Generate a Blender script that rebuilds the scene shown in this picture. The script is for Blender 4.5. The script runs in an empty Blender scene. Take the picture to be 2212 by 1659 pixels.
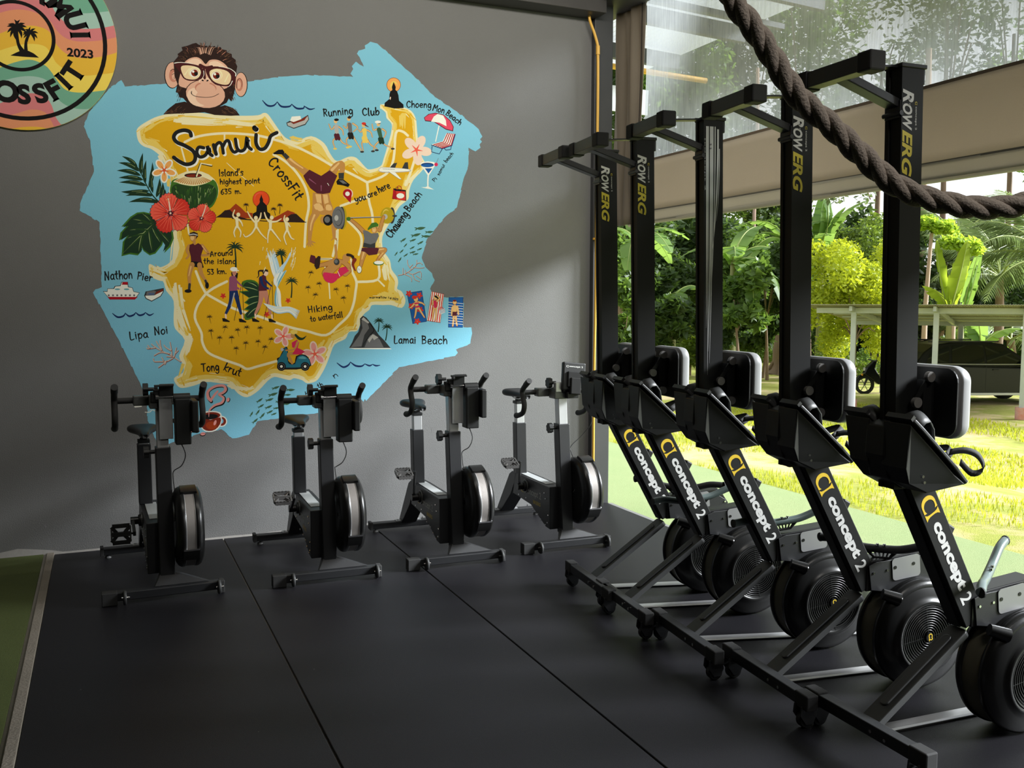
import bpy, bmesh, math, random
from math import sin, cos, pi, radians, sqrt, atan2
from mathutils import Vector, Matrix, noise as mnoise
random.seed(7)
C = bpy.context.scene.collection
SC = bpy.context.scene

# ---------------------------------------------------------------- camera
F = 2030.0; PCX, PCY = 1106.0, 829.5; EYE = 1.55
AX = Vector((0.91688086, -0.03205152, 0.39787208))   # world X in camera axes (right, down, forward)
AY = Vector((-0.39915616, -0.07852621, 0.91351409))
AZ = Vector((0.00196387, -0.99639668, -0.08479274))
cam_data = bpy.data.cameras.new('camera'); cam = bpy.data.objects.new('camera', cam_data); C.objects.link(cam)
rgt = Vector((AX[0], AY[0], AZ[0])); dwn = Vector((AX[1], AY[1], AZ[1])); fwd = Vector((AX[2], AY[2], AZ[2]))
cam.matrix_world = Matrix(((rgt[0], -dwn[0], -fwd[0], 0), (rgt[1], -dwn[1], -fwd[1], 0), (rgt[2], -dwn[2], -fwd[2], EYE), (0, 0, 0, 1)))
cam_data.sensor_width = 36; cam_data.lens = F * 36 / 2212; cam_data.clip_start = .05; cam_data.clip_end = 400
SC.camera = cam

def ray(px, py):
    c = Vector((px - PCX, py - PCY, F)); return Vector((AX.dot(c), AY.dot(c), AZ.dot(c)))
def on_y(px, py, Y): r = ray(px, py); return Vector((0, 0, EYE)) + r * (Y / r.y)
def on_x(px, py, X): r = ray(px, py); return Vector((0, 0, EYE)) + r * (X / r.x)
def on_z(px, py, z=0.): r = ray(px, py); return Vector((0, 0, EYE)) + r * ((z - EYE) / r.z)
def at_d(px, py, d): return Vector((0, 0, EYE)) + ray(px, py) * (d / F)

# ---------------------------------------------------------------- exposure, sky, sun, fill lights
vs = SC.view_settings; vs.view_transform = 'Standard'; vs.look = 'None'; vs.gamma = 1; vs.use_curve_mapping = False; vs.exposure = 0.0
SC.display_settings.display_device = 'sRGB'
SC.cycles.use_denoising = True
SC.cycles.max_bounces = 7; SC.cycles.diffuse_bounces = 3; SC.cycles.glossy_bounces = 3; SC.cycles.transparent_max_bounces = 16
SC.cycles.transmission_bounces = 4; SC.cycles.sample_clamp_indirect = 4; SC.cycles.caustics_reflective = False; SC.cycles.caustics_refractive = False
W = bpy.data.worlds.new('sky'); SC.world = W; W.use_nodes = True
nt = W.node_tree; bg = nt.nodes['Background']
tc = nt.nodes.new('ShaderNodeTexCoord'); sp = nt.nodes.new('ShaderNodeSeparateXYZ'); cr = nt.nodes.new('ShaderNodeValToRGB')
nt.links.new(tc.outputs['Generated'], sp.inputs[0]); nt.links.new(sp.outputs['Z'], cr.inputs[0]); nt.links.new(cr.outputs[0], bg.inputs[0])
cr.color_ramp.elements[0].position = 0.0; cr.color_ramp.elements[0].color = (.98, 1, 1, 1)
cr.color_ramp.elements[1].position = 1.0; cr.color_ramp.elements[1].color = (.86, .93, 1, 1)
bg.inputs[1].default_value = 1.2
def light(name, typ, loc, direction, energy, color=(1, 1, 1), **kw):
    d = bpy.data.lights.new(name, typ); d.energy = energy; d.color = color
    for k, v in kw.items(): setattr(d, k, v)
    o = bpy.data.objects.new(name, d); C.objects.link(o); o.location = loc
    o.rotation_euler = Vector(direction).to_track_quat('-Z', 'Y').to_euler(); return o
light('sun', 'SUN', (10, 0, 20), (-1, .42, -.555), 12.5, (.93, .97, 1), angle=radians(17))
# daylight through the open side of the hall is sampled through a portal in the opening
# added fill lights, unseen under the ceiling, to brighten the muralled wall
for lx, ly_, pw in ((.1, 3.8, 40), (2.6, 3.9, 48)):
    light('wall_fill_light', 'AREA', (lx, ly_, 3.93), (.05, .95, -.12), pw, (1, .95, .86), shape='RECTANGLE', size=1.8, size_y=.16)
light('front_fill_light', 'AREA', (2.2, -.2, 4.0), (.1, .5, -.7), 45, (1, .95, .88), shape='RECTANGLE', size=1.2, size_y=.6)  # unseen added fill that brightens the rope and the camera side
po = light('opening_portal', 'AREA', (3.9, 3.8, 1.95), (-1, 0, 0), 1, shape='RECTANGLE', size=5.6, size_y=3.8); po.data.cycles.is_portal = True

# ---------------------------------------------------------------- materials
MATS = {}
def mat(name, col, rough=.6, metal=0., spec=.5, noise=None, bump=None, emit=None, coat=0., alpha=None, transl=None):
    """noise=(scale, amount, col2[, stretch]) mixes a second colour; bump=(scale, strength)"""
    if name in MATS: return MATS[name]
    m = bpy.data.materials.new(name); m.use_nodes = True; n = m.node_tree.nodes; l = m.node_tree.links; b = n['Principled BSDF']
    b.inputs['Base Color'].default_value = (*col, 1); b.inputs['Roughness'].default_value = rough; b.inputs['Metallic'].default_value = metal
    b.inputs['Specular IOR Level'].default_value = spec
    if coat: b.inputs['Coat Weight'].default_value = coat
    tcn = n.new('ShaderNodeTexCoord')
    if noise:
        t = n.new('ShaderNodeTexNoise'); t.inputs['Scale'].default_value = noise[0]; t.inputs['Detail'].default_value = 6; t.inputs['Roughness'].default_value = .65
        src = tcn.outputs['Object']
        if len(noise) > 3:
            mp = n.new('ShaderNodeMapping'); mp.inputs['Scale'].default_value = noise[3]; l.new(src, mp.inputs[0]); src = mp.outputs[0]
        l.new(src, t.inputs['Vector'])
        r = n.new('ShaderNodeValToRGB'); r.color_ramp.elements[0].position = .5 - noise[1] * .5; r.color_ramp.elements[1].position = .5 + noise[1] * .5
        r.color_ramp.elements[0].color = (*col, 1); r.color_ramp.elements[1].color = (*noise[2], 1)
        l.new(t.outputs[0], r.inputs[0]); l.new(r.outputs[0], b.inputs['Base Color'])
    if bump:
        t2 = n.new('ShaderNodeTexNoise'); t2.inputs['Scale'].default_value = bump[0]; t2.inputs['Detail'].default_value = 5
        l.new(tcn.outputs['Object'], t2.inputs['Vector']); bp = n.new('ShaderNodeBump'); bp.inputs['Strength'].default_value = bump[1]
        bp.inputs['Distance'].default_value = .01; l.new(t2.outputs[0], bp.inputs['Height']); l.new(bp.outputs[0], b.inputs['Normal'])
    if emit: b.inputs['Emission Color'].default_value = (*emit[0], 1); b.inputs['Emission Strength'].default_value = emit[1]
    if transl:
        tr = n.new('ShaderNodeBsdfTranslucent'); mx = n.new('ShaderNodeMixShader'); mx.inputs[0].default_value = transl[1]
        tr.inputs[0].default_value = (*transl[0], 1)
        l.new(b.outputs[0], mx.inputs[1]); l.new(tr.outputs[0], mx.inputs[2]); l.new(mx.outputs[0], n['Material Output'].inputs[0])
    MATS[name] = m; return m
M = dict(
 metal=mat('black_powder_coat', (.014, .0145, .016), .42, bump=(600, .1)),
 satin=mat('satin_black_rail', (.008, .0085, .008), .6, spec=.22),
 plas=mat('black_plastic', (.011, .0115, .0115), .5, spec=.4),
 plas2=mat('charcoal_plastic', (.035, .036, .036), .5),
 gloss=mat('gloss_black_plastic', (.010, .010, .010), .3, spec=.4),
 rub=mat('black_rubber', (.02, .02, .02), .75),
 alu=mat('brushed_aluminium', (.75, .75, .76), .36, .55, noise=(6, .6, (.55, .55, .57), (1, 30, 30))),
 silver=mat('silver_plate', (.55, .56, .57), .38, .6),
 greycast=mat('grey_cast_bracket', (.13, .135, .13), .45, .4),
 chrome=mat('bright_steel', (.8, .8, .8), .18, 1.),
 mesh=mat('perforated_steel_band', (.24, .22, .205), .5, .4, bump=(900, .25)),
 meshd=mat('olive_mesh_band', (.10, .092, .062), .55, .2, bump=(900, .3)),
 wlet=mat('white_lettering', (.62, .62, .6), .5), ylet=mat('yellow_lettering', (.62, .5, .03), .5), glet=mat('gold_lettering', (.74, .50, .025), .5),
 dimlet=mat('dull_lettering', (.42, .42, .39), .5), dimgold=mat('dull_gold_lettering', (.6, .44, .07), .5),  # duller white and gold for the bike body lettering
 seat=mat('saddle_vinyl', (.010, .010, .011), .42, spec=.35), seatedge=mat('grey_seat_foam_edge', (.34, .345, .35), .42),
 grip=mat('grey_green_handle', (.12, .16, .155), .28),
 label=mat('pale_sticker', (.45, .47, .47), .4),
)

# ---------------------------------------------------------------- mesh helpers
class MB:
    def __init__(s): s.v = []; s.f = []; s.m = []; s.sm = []; s.mats = []; s.mi = 0
    def use(s, m):
        if m not in s.mats: s.mats.append(m)
        s.mi = s.mats.index(m); return s
    def add(s, vs_, fs, smooth=False):
        b = len(s.v); s.v += [tuple(p) for p in vs_]; s.f += [tuple(b + i for i in f) for f in fs]
        s.m += [s.mi] * len(fs); s.sm += [smooth] * len(fs); return s
    def box(s, lo, hi, mtx=None):
        x0, y0, z0 = lo; x1, y1, z1 = hi
        v = [Vector(p) for p in ((x0,y0,z0),(x1,y0,z0),(x1,y1,z0),(x0,y1,z0),(x0,y0,z1),(x1,y0,z1),(x1,y1,z1),(x0,y1,z1))]
        if mtx: v = [mtx @ p for p in v]
        return s.add(v, [(0,3,2,1),(4,5,6,7),(0,1,5,4),(1,2,6,5),(2,3,7,6),(3,0,4,7)])
    def bar(s, p0, p1, w, h, side=(0, 1, 0)):
        """box from p0 to p1; w along 'side', h across"""
        p0 = Vector(p0); p1 = Vector(p1); d = (p1 - p0); L = d.length; d.normalize(); a = Vector(side); a = (a - d * a.dot(d)).normalized(); b = d.cross(a)
        mtx = Matrix(((a.x, b.x, d.x, p0.x), (a.y, b.y, d.y, p0.y), (a.z, b.z, d.z, p0.z), (0, 0, 0, 1)))
        return s.box((-w/2, -h/2, 0), (w/2, h/2, L), mtx)
    def cyl(s, p0, p1, r0, r1=None, seg=20, caps=True):
        r1 = r0 if r1 is None else r1; p0 = Vector(p0); p1 = Vector(p1); d = (p1 - p0).normalized(); a = d.orthogonal().normalized(); b = d.cross(a)
        R0 = [p0 + (a * cos(2*pi*i/seg) + b * sin(2*pi*i/seg)) * r0 for i in range(seg)]; R1 = [p1 + (a * cos(2*pi*i/seg) + b * sin(2*pi*i/seg)) * r1 for i in range(seg)]
        s.add(R0 + R1, [(i, (i+1) % seg, seg + (i+1) % seg, seg + i) for i in range(seg)], True)
        if caps: s.add(R0, [tuple(reversed(range(seg)))]); s.add(R1, [tuple(range(seg))])
        return s
    def lathe(s, prof, c, axis='y', seg=48, smooth=True, closed=False):
        """prof: (radius, offset along axis)"""
        c = Vector(c); ax = {'x': Vector((1,0,0)), 'y': Vector((0,1,0)), 'z': Vector((0,0,1))}[axis]
        a = {'x': Vector((0,1,0)), 'y': Vector((0,0,1)), 'z': Vector((1,0,0))}[axis]; b = ax.cross(a)
        n = len(prof); v = []
        for r, t in prof: v += [c + ax * t + (a * cos(2*pi*i/seg) + b * sin(2*pi*i/seg)) * max(r, 1e-5) for i in range(seg)]
        f = []
        for k in range(n - 1 if not closed else n):
            k2 = (k + 1) % n
            for i in range(seg): f.append((k*seg + i, k*seg + (i+1) % seg, k2*seg + (i+1) % seg, k2*seg + i))
        return s.add(v, f, smooth)
    def tube(s, pts, r, seg=10, caps=True, rr=None):
        pts = [Vector(p) for p in pts]; n = len(pts); rings = []; a = None
        for i in range(n):
            d = (pts[min(i+1, n-1)] - pts[max(i-1, 0)]).normalized()
            a = d.orthogonal().normalized() if a is None else (a - d * a.dot(d)).normalized()
            b = d.cross(a); q = rr[i] if rr else r
            rings.append([pts[i] + (a * cos(2*pi*k/seg) + b * sin(2*pi*k/seg)) * q for k in range(seg)])
        s.add([p for R in rings for p in R], [(i*seg + k, i*seg + (k+1) % seg, (i+1)*seg + (k+1) % seg, (i+1)*seg + k) for i in range(n-1) for k in range(seg)], True)
        if caps: s.add(rings[0], [tuple(reversed(range(seg)))]); s.add(rings[-1], [tuple(range(seg))])
        return s
    def prism(s, poly, o, u, v, t):
        """poly in (u,v) extruded by vector t from o"""
        o = Vector(o); u = Vector(u); v = Vector(v); t = Vector(t); n = len(poly)
        A = [o + u*p[0] + v*p[1] for p in poly]; B = [p + t for p in A]
        nrm = u.cross(v); flip = (nrm.dot(t) > 0); area = sum(poly[i][0]*poly[(i+1) % n][1] - poly[(i+1) % n][0]*poly[i][1] for i in range(n))
        if area < 0: flip = not flip
        ra = tuple(range(n)); rb = tuple(range(n, 2*n))
        fs = [ra[::-1] if flip else ra, rb if flip else rb[::-1]]
        for i in range(n):
            j = (i+1) % n; q = (i, j, n+j, n+i); fs.append(q if flip else q[::-1])
        return s.add(A + B, fs)
    def build(s, name, m=None, parent=None, bevel=0, seg=2, **props):
        me = bpy.data.meshes.new(name); me.from_pydata(s.v, [], s.f)
        for q in ([m] if m else s.mats): me.materials.append(q)
        if not m: me.polygons.foreach_set('material_index', s.m)
        me.polygons.foreach_set('use_smooth', s.sm); me.update()
        o = bpy.data.objects.new(name, me); C.objects.link(o)
        if parent: o.parent = parent
        if bevel:
            b = o.modifiers.new('bevel', 'BEVEL'); b.width = bevel; b.segments = seg; b.limit_method = 'ANGLE'; b.angle_limit = radians(40); b.harden_normals = False
        for k, v in props.items(): o[k] = v
        if name in ('bolts', 'rivets', 'frame_bolts', 'foot_bolts', 'handle_web', 'lettering', 'sign_lettering'): o['kind'] = 'stuff'
        return o
def tag(o, label=None, cat=None, group=None, kind=None):
    if label: o['label'] = label
    if cat: o['category'] = cat
    if group: o['group'] = group
    if kind: o['kind'] = kind
    return o
def empty(name, loc=(0, 0, 0), rz=0.):
    o = bpy.data.objects.new(name, None); C.objects.link(o); o.location = loc; o.rotation_euler = (0, 0, rz); o.empty_display_size = .1; return o
def kids(o): return [c for c in bpy.data.objects if c.parent == o]
def copy_tree(o, parent=None):
    c = o.copy(); C.objects.link(c)
    if parent: c.parent = parent
    for ch in kids(o): copy_tree(ch, c)
    return c
_tc = {}
def text2d(body, size=1., bold=0., shear=0., space=1.):
    """triangles of a line of built-in-font text, starting at x=0"""
    key = (body, size, bold, shear, space)
    if key in _tc: return _tc[key]
    cu = bpy.data.curves.new('t', 'FONT'); cu.body = body; cu.size = size; cu.offset = bold; cu.shear = shear; cu.space_character = space; cu.resolution_u = 4
    o = bpy.data.objects.new('t', cu); C.objects.link(o)
    me = o.to_mesh(); v = [(p.co.x, p.co.y) for p in me.vertices]; f = [tuple(p.vertices) for p in me.polygons]
    o.to_mesh_clear(); bpy.data.objects.remove(o); bpy.data.curves.remove(cu); _tc[key] = (v, f); return v, f
def put_text(mb, body, size, o, u, v, n=None, off=.0008, bold=0., shear=0., space=1., sx=1., center=False):
    tv, tf = text2d(body, size, bold, shear, space)
    if not tv: return 0
    u = Vector(u).normalized(); v = Vector(v).normalized(); n = Vector(n) if n else u.cross(v); o = Vector(o)
    w = max(p[0] for p in tv) * sx; x0 = -w / 2 if center else 0
    mb.add([o + u * (x0 + p[0]*sx) + v * p[1] + n.normalized() * off for p in tv], tf); return w
def smooth_path(pts, n=6):
    P = [Vector(p) for p in pts]; out = []
    for i in range(len(P) - 1):
        p0 = P[max(i-1, 0)]; p1 = P[i]; p2 = P[i+1]; p3 = P[min(i+2, len(P)-1)]
        for k in range(n):
            t = k / n; out.append(.5*((2*p1) + (-p0+p2)*t + (2*p0-5*p1+4*p2-p3)*t*t + (-p0+3*p1-3*p2+p3)*t**3))
    out.append(P[-1]); return out

# ---------------------------------------------------------------- the hall
WY = 6.41
wall_m = mat('grey_wall_paint', (.145, .145, .142), .75, noise=(1.3, .7, (.17, .17, .168)), bump=(220, .25))
beam_m = mat('dark_steel_beam', (.035, .033, .032), .5, noise=(3, .6, (.05, .045, .043)))
col_m = mat('dark_steel_column', (.04, .041, .043), .5, noise=(5, .6, (.055, .055, .058)))
ceil_m = mat('ceiling_sheet', (.12, .12, .12), .6)
def structure(name, mb, m=None, **k):
    o = mb.build(name, m, **k); o['kind'] = 'structure'; return o
structure('wall_back', MB().box((-6, WY, -.05), (3.44, WY + .2, 4.2)), wall_m)
structure('wall_left', MB().box((-6.2, -5, -.05), (-6, WY + .2, 4.2)), wall_m)
structure('wall_rear', MB().box((-6.2, -5.2, -.05), (3.9, -5, 4.2)), wall_m)
structure('light_block_wall', MB().box((3.62, -5, -.05), (3.82, 1.1, 4.1)), wall_m)  # unseen wall, added to cut daylight reaching the left of the hall
structure('ceiling', MB().box((-6.2, -5.2, 4.1), (3.75, WY + .2, 4.2)), ceil_m)
structure('floor', MB().box((-6.2, -5.2, -.06), (3.62, WY + .05, -.012)), mat('concrete_slab', (.2, .19, .17), .85, noise=(6, .8, (.28, .26, .23)), bump=(60, .3)))
structure('trim_1', MB().box((-6, 6.22, 3.675), (3.46, 6.412, 3.93)).box((-6, 6.16, 3.9), (3.46, 6.412, 3.93)), beam_m, bevel=.004)
structure('trim_2', MB().box((3.42, -5, 3.79), (3.72, 6.75, 4.12)).box((3.40, -5, 3.77), (3.76, 6.75, 3.80)), beam_m, bevel=.004)
structure('sun_block_canopy', MB().box((3.74, -1.2, 4.12), (6.25, 5.15, 4.16)).box((6.2, -1.2, 3.98), (6.25, 5.15, 4.16)), ceil_m)  # unseen canopy, added to keep direct sun off the clear panel
structure('trim_3', MB().box((3.44, 6.36, -.02), (3.595, 6.56, 4.1)), col_m, bevel=.004)
structure('trim_4', MB().box((-.36, -5, -.012), (-.318, WY, .002)), mat('kerb_concrete', (.17, .15, .12), .8, noise=(9, .8, (.25, .22, .18)), bump=(90, .4)), bevel=.003)
# thin worn strip of bare plaster along the foot of the wall
mb = MB(); N = 90; top = []; bot = []
for i in range(N + 1):
    x = -2.2 + i * (5.6 / N); hh = (.012 if x < -.3 else .003) + .010 * mnoise.noise(Vector((x * 3, 0, 0))) + (.03 if -.75 < x < -.3 else 0) * (1 - abs(x + .52) / .23 if abs(x + .52) < .23 else 0)
    top.append((x, WY - .003, max(.002, hh))); bot.append((x, WY - .003, -.012))
mb.add(bot + top, [(i, i+1, N+1+i+1, N+1+i) for i in range(N)])
structure('baseboard_back', mb, mat('bare_plaster', (.3, .29, .27), .85, noise=(20, .8, (.42, .4, .38))))
# artificial turf inside, on the left
turf_m = mat('indoor_turf', (.055, .075, .012), .8, noise=(120, .6, (.11, .14, .03)), bump=(400, .8))
o = MB().box((-6, -5, -.012), (-.378, WY - .02, .0)).build('indoor_turf', turf_m); tag(o, 'green artificial turf lying indoors left of the black mats', 'turf', kind='stuff')
# rubber mats
rub_m = mat('rubber_mat', (.0048, .0045, .0062), .36, spec=.25, noise=(260, .35, (.015, .0145, .017)), bump=(420, .25))
# scattered pale dust specks on the rubber
nn = rub_m.node_tree; vo = nn.nodes.new('ShaderNodeTexVoronoi'); vo.inputs['Scale'].default_value = 7; tcn = nn.nodes.new('ShaderNodeTexCoord'); nn.links.new(tcn.outputs['Object'], vo.inputs['Vector'])
lt = nn.nodes.new('ShaderNodeMath'); lt.operation = 'LESS_THAN'; lt.inputs[1].default_value = .016; nn.links.new(vo.outputs['Distance'], lt.inputs[0])
mx = nn.nodes.new('ShaderNodeMix'); mx.data_type = 'RGBA'; pb = nn.nodes['Principled BSDF']; old = pb.inputs['Base Color'].links[0].from_socket
nn.links.new(lt.outputs[0], mx.inputs['Factor']); nn.links.new(old, mx.inputs['A']); mx.inputs['B'].default_value = (.22, .22, .22, 1); nn.links.new(mx.outputs['Result'], pb.inputs['Base Color'])
mats_ = [(-.316, .686, 'leftmost black rubber floor mat beside the green turf'), (.694, 1.684, 'middle black rubber floor mat between the two long seams'), (1.692, 3.585, 'right black rubber floor mat under the row of upright rowing machines')]
for x0, x1, lab in mats_:
    y1 = WY - .045 if x0 < 1 else WY - .02
    o = MB().box((x0, -4.9, -.0118), (x1, y1, 0)).build('rubber_mat', rub_m, bevel=.003); tag(o, lab, 'mat', 'black rubber floor mats')

# ---------------------------------------------------------------- yellow conduit on the corner column
yel = mat('yellow_conduit_plastic', (.75, .42, .06), .45)
pc = empty('conduit_pipe', (3.5, 6.33, 0))
pts = [(1283, 812), (1286.5, 640), (1289, 400), (1291.5, 200), (1291.5, 112), (1291, 98), (1284, 72), (1274.5, 45), (1272, 25), (1273.5, 10), (1279, 0), (1290, -14)]
wp = [on_y(p[0], p[1], 6.335) - Vector((3.5, 6.33, 0)) for p in pts]; wp.insert(0, wp[0] + Vector((0, 0, -.9)))
MB().tube(smooth_path(wp, 5), .0105, 10).build('pipe', yel, pc)
a_ = on_y(1291.5, 99, 6.335) - pc.location; b_ = on_y(1291.5, 118, 6.335) - pc.location
MB().cyl(a_, b_, .0145).build('coupling', yel, pc)
for q in ((1287.5, 516), (1290, 330)):
    c_ = on_y(*q, 6.345) - pc.location; MB().box(c_ + Vector((-.022, -.004, -.008)), c_ + Vector((.022, .014, .008))).build('clip', yel, pc, bevel=.002)
tag(pc, 'yellow conduit pipe climbing the dark corner column', 'pipe')
# ---------------------------------------------------------------- lettering helpers
def fit_text(mb, body, o, u, v, L, H, n, off=.0008, bold=.02, shear=0., space=1.):
    """lay text so that it fills length L along u and height H along v (o = lower left corner)"""
    tv, tf = text2d(body, 1., bold, shear, space)
    xs = [p[0] for p in tv]; ys = [p[1] for p in tv]; x0, x1, y0, y1 = min(xs), max(xs), min(ys), max(ys)
    u = Vector(u).normalized(); v = Vector(v).normalized(); o = Vector(o); n = Vector(n).normalized()
    mb.add([o + u * ((p[0]-x0)/(x1-x0)*L) + v * ((p[1]-y0)/(y1-y0)*H) + n * off for p in tv], tf)
def ring_logo(mb, o, u, v, H, n, off=.0009):
    """yellow round C beside a waisted upright I; returns its length"""
    u = Vector(u).normalized(); v = Vector(v).normalized(); o = Vector(o) + Vector(n).normalized() * off
    P = lambda x, y: o + u * (x*H) + v * (y*H)
    A = [(.5 + .5*cos(radians(a)), .5 + .5*sin(radians(a))) for a in range(90, 271, 12)] + [(.88, 0)]
    B = [(.64 + .39*cos(radians(a)), .5 + .39*sin(radians(a))) for a in range(50, 311, 13)]
    A = [(.88, 1)] + A; k = len(A); m = len(B)
    vs_ = [P(*p) for p in A] + [P(*p) for p in B]; fs = []
    for i in range(k - 1):
        j0 = round(i*(m-1)/(k-1)); j1 = round((i+1)*(m-1)/(k-1))
        fs.append((i, i+1, k+j1) if j0 == j1 else (i, i+1, k+j1, k+j0))
    mb.add(vs_, fs)
    I = [(.93, 0), (1.35, 0), (1.24, .14), (1.19, .32), (1.19, .68), (1.24, .86), (1.35, 1), (.93, 1), (1.04, .86), (1.07, .68), (1.07, .32), (1.04, .14)]
    mb.add([P(*p) for p in (I[0], I[1], I[2], I[11])], [(0, 1, 2, 3)]); mb.add([P(*p) for p in (I[11], I[2], I[3], I[10])], [(0, 1, 2, 3)])
    mb.add([P(*p) for p in (I[10], I[3], I[4], I[9])], [(0, 1, 2, 3)]); mb.add([P(*p) for p in (I[9], I[4], I[5], I[8])], [(0, 1, 2, 3)])
    mb.add([P(*p) for p in (I[8], I[5], I[6], I[7])], [(0, 1, 2, 3)]); return 1.4 * H
def arc_poly(pts): return pts
def rrect(x0, x1, y0, y1, r, k=5):
    out = []
    for cx_, cy_, a0 in ((x1-r, y0+r, -90), (x1-r, y1-r, 0), (x0+r, y1-r, 90), (x0+r, y0+r, 180)):
        out += [(cx_ + r*cos(radians(a0 + 90*i/k)), cy_ + r*sin(radians(a0 + 90*i/k))) for i in range(k+1)]
    return out

# ---------------------------------------------------------------- rowing machine, stood up on its front end
# local axes: x outwards (towards the lawn), y towards the muralled wall, z up; origin under the middle of the front foot
TB = Vector((.136, 0, .99)); TE = Vector((.445, 0, .430))         # centre line of the slanted main frame
TD = (TE - TB).normalized(); TN = Vector((-TD.z, 0, TD.x))         # along it, and across it (towards +x, up)
if TN.x < 0: TN = -TN
FW = Vector((.665, -.035, .2265))                                    # flywheel centre
def make_rower(striped=False, handle=0):
    r = empty('rowing_machine')
    # rail
    Rz0, Rz1 = .93, 2.318; lean = lambda z: .143 - .0215 * (z - .93)    # x of the near right edge
    mb = MB(); a, b = lean(Rz0), lean(Rz1)
    def prof(x, z): return [(x-.09, -.036, z), (x-.09, -.020, z), (x-.086, -.018, z), (x-.086, .018, z), (x-.09, .020, z), (x-.09, .036, z), (x, .036, z), (x, .016, z), (x-.012, .012, z), (x-.012, -.012, z), (x, -.016, z), (x, -.036, z)]
    A = prof(a, Rz0); B = prof(b, Rz1); n = len(A)
    mb.add(A + B, [(i, n+i, n+(i+1) % n, (i+1) % n) for i in range(n)] + [tuple(range(n)), tuple(range(2*n-1, n-1, -1))])
    rail = mb.build('rail', M['satin'], r)
    MB().box((b-.094, -.039, Rz1-.002), (b+.014, .039, Rz1+.012)).box((b+.001, -.030, Rz1-.05), (b+.014, .030, Rz1)).build('rail_end_cap', M['plas'], r, bevel=.003)
    MB().bar((a+.001 - .0022, 0, Rz0 + .1), (b+.001, 0, Rz1 - .004), .060, .003).build('roller_track', M['alu'], r)
    mb = MB(); nY = (0, -1, 0); U = Vector((-.0215 * -1, 0, -1)).normalized(); V = Vector((1, 0, .0215)).normalized()
    if not striped:
        o0 = Vector((lean(2.247) - .086, -.036, 2.247))
        mb.use(M['wlet']); fit_text(mb, 'R', o0, U, V, .042, .046, nY, bold=.035, shear=.28); fit_text(mb, 'OW', o0 + U*.046, U, V, .086, .040, nY, bold=.035, shear=.28)
        mb.use(M['ylet']); fit_text(mb, 'ERG', o0 + U*.130, U, V, .150, .043, nY, bold=.035, shear=.28)
        s0 = Vector((lean(2.21) - .034, -.036, 2.21)); mb.use(M['ylet']); q = ring_logo(mb, s0, U, V, .0085, nY); mb.use(M['wlet']); fit_text(mb, 'concept 2', s0 + U*.016, U, V, .075, .009, nY, bold=.01)
        mb.build('lettering', None, r)
    else:
        S = mat('silver_stripe', (.6, .61, .62), .4); mb.use(S)
        for k, (x, w, tp, bt, dx) in enumerate(((.010, .0035, 2.29, 1.45, 0), (.017, .0025, 2.29, 1.25, .0), (.028, .0045, 2.29, 1.35, -.008), (.0375, .003, 2.29, 1.3, -.012), (.05, .002, 2.29, 1.6, -.016), (.062, .0035, 2.28, 1.75, -.026), (.071, .0015, 2.2, 1.9, -.012))):
            N = 14; Lf = []; Rt = []
            for i in range(N + 1):
                t = i / N; z = tp + (bt - tp) * t; ww = 2.3*w * (1 - t*t) + .0004; xx = lean(z) - .09 + x + dx * t**2.5
                Lf.append((xx, -.0366, z)); Rt.append((xx + ww, -.0366, z))
            mb.add(Lf + Rt, [(i, i+1, N+2+i, N+1+i) for i in range(N)])
        mb.build('striped_decal', None, r)
        mb = MB().use(M['label']); s0 = Vector((lean(2.24) - .088, -.036, 2.24)); ring_logo(mb, s0, U, V, .006, nY); fit_text(mb, 'concept 2', s0 + U*.014, U, V, .2, .006, nY, bold=.0); mb.build('lettering', None, r)
    # rear foot (now at the top) on its arm
    Ta = Vector((-.205, 0, 2.285)); att = Vector((lean(2.21) - .088, 0, 2.20))
    MB().bar(att + Vector((.01, 0, 0)), Ta + Vector((.012, 0, -.012)), .052, .028).build('foot_arm', M['metal'], r, bevel=.003)
    MB().box((b-.12, -.02, Rz1+.001), (b-.09, .02, Rz1+.006)).bar((b-.30, 0, Rz1-.012), (b-.08, 0, Rz1+.004), .04, .006).build('top_strap', M['metal'], r)
    MB().box((att.x-.006, -.034, att.z-.045), (att.x+.02, .034, att.z+.012)).cyl((att.x-.004, -.04, att.z-.03), (att.x-.004, .04, att.z-.03), .008).build('arm_bracket', M['metal'], r, bevel=.002)
    mb = MB().use(M['chrome'])
    for dz in (-.004, -.02): mb.cyl((att.x + .03, -.0385, att.z + dz + .02), (att.x + .03, -.036, att.z + dz + .02), .0035, seg=8)
    mb.build('bolts', None, r)
    ft = MB().box((Ta.x-.026, -.155, Ta.z-.027), (Ta.x+.026, .155, Ta.z+.024)).build('rear_foot', M['metal'], r, bevel=.003)
    for s in (-1, 1):
        y0, y1 = sorted((s*.115, s*.175)); MB().box((Ta.x-.031, y0, Ta.z-.032), (Ta.x+.031, y1, Ta.z+.029)).build('rubber_foot', M['rub'], ft, bevel=.006)
    # seat on its carriage
    sz = 1.225; rx = lean(sz)
    MB().prism(rrect(-.145, .145, -.115, .115, .045), (rx+.062, 0, sz), (0, 1, 0), (0, 0, 1), (.008, 0, 0)).build('seat_pan', M['plas'], r, bevel=.002)
    st = MB(); N = 44; pr = rrect(-.15, .15, -.122, .122, .05, 10)
    rings = []
    for (dx, sc) in ((.0695, .985), (.078, 1.0), (.100, 1.0), (.112, .97), (.118, .90), (.117, .6), (.113, .3), (.112, .02)):
        rings.append([(rx + dx + (.010*(abs(p[0])/.15)**2 if sc > .5 else 0), p[0]*sc, sz + p[1]*sc) for p in pr])
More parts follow.
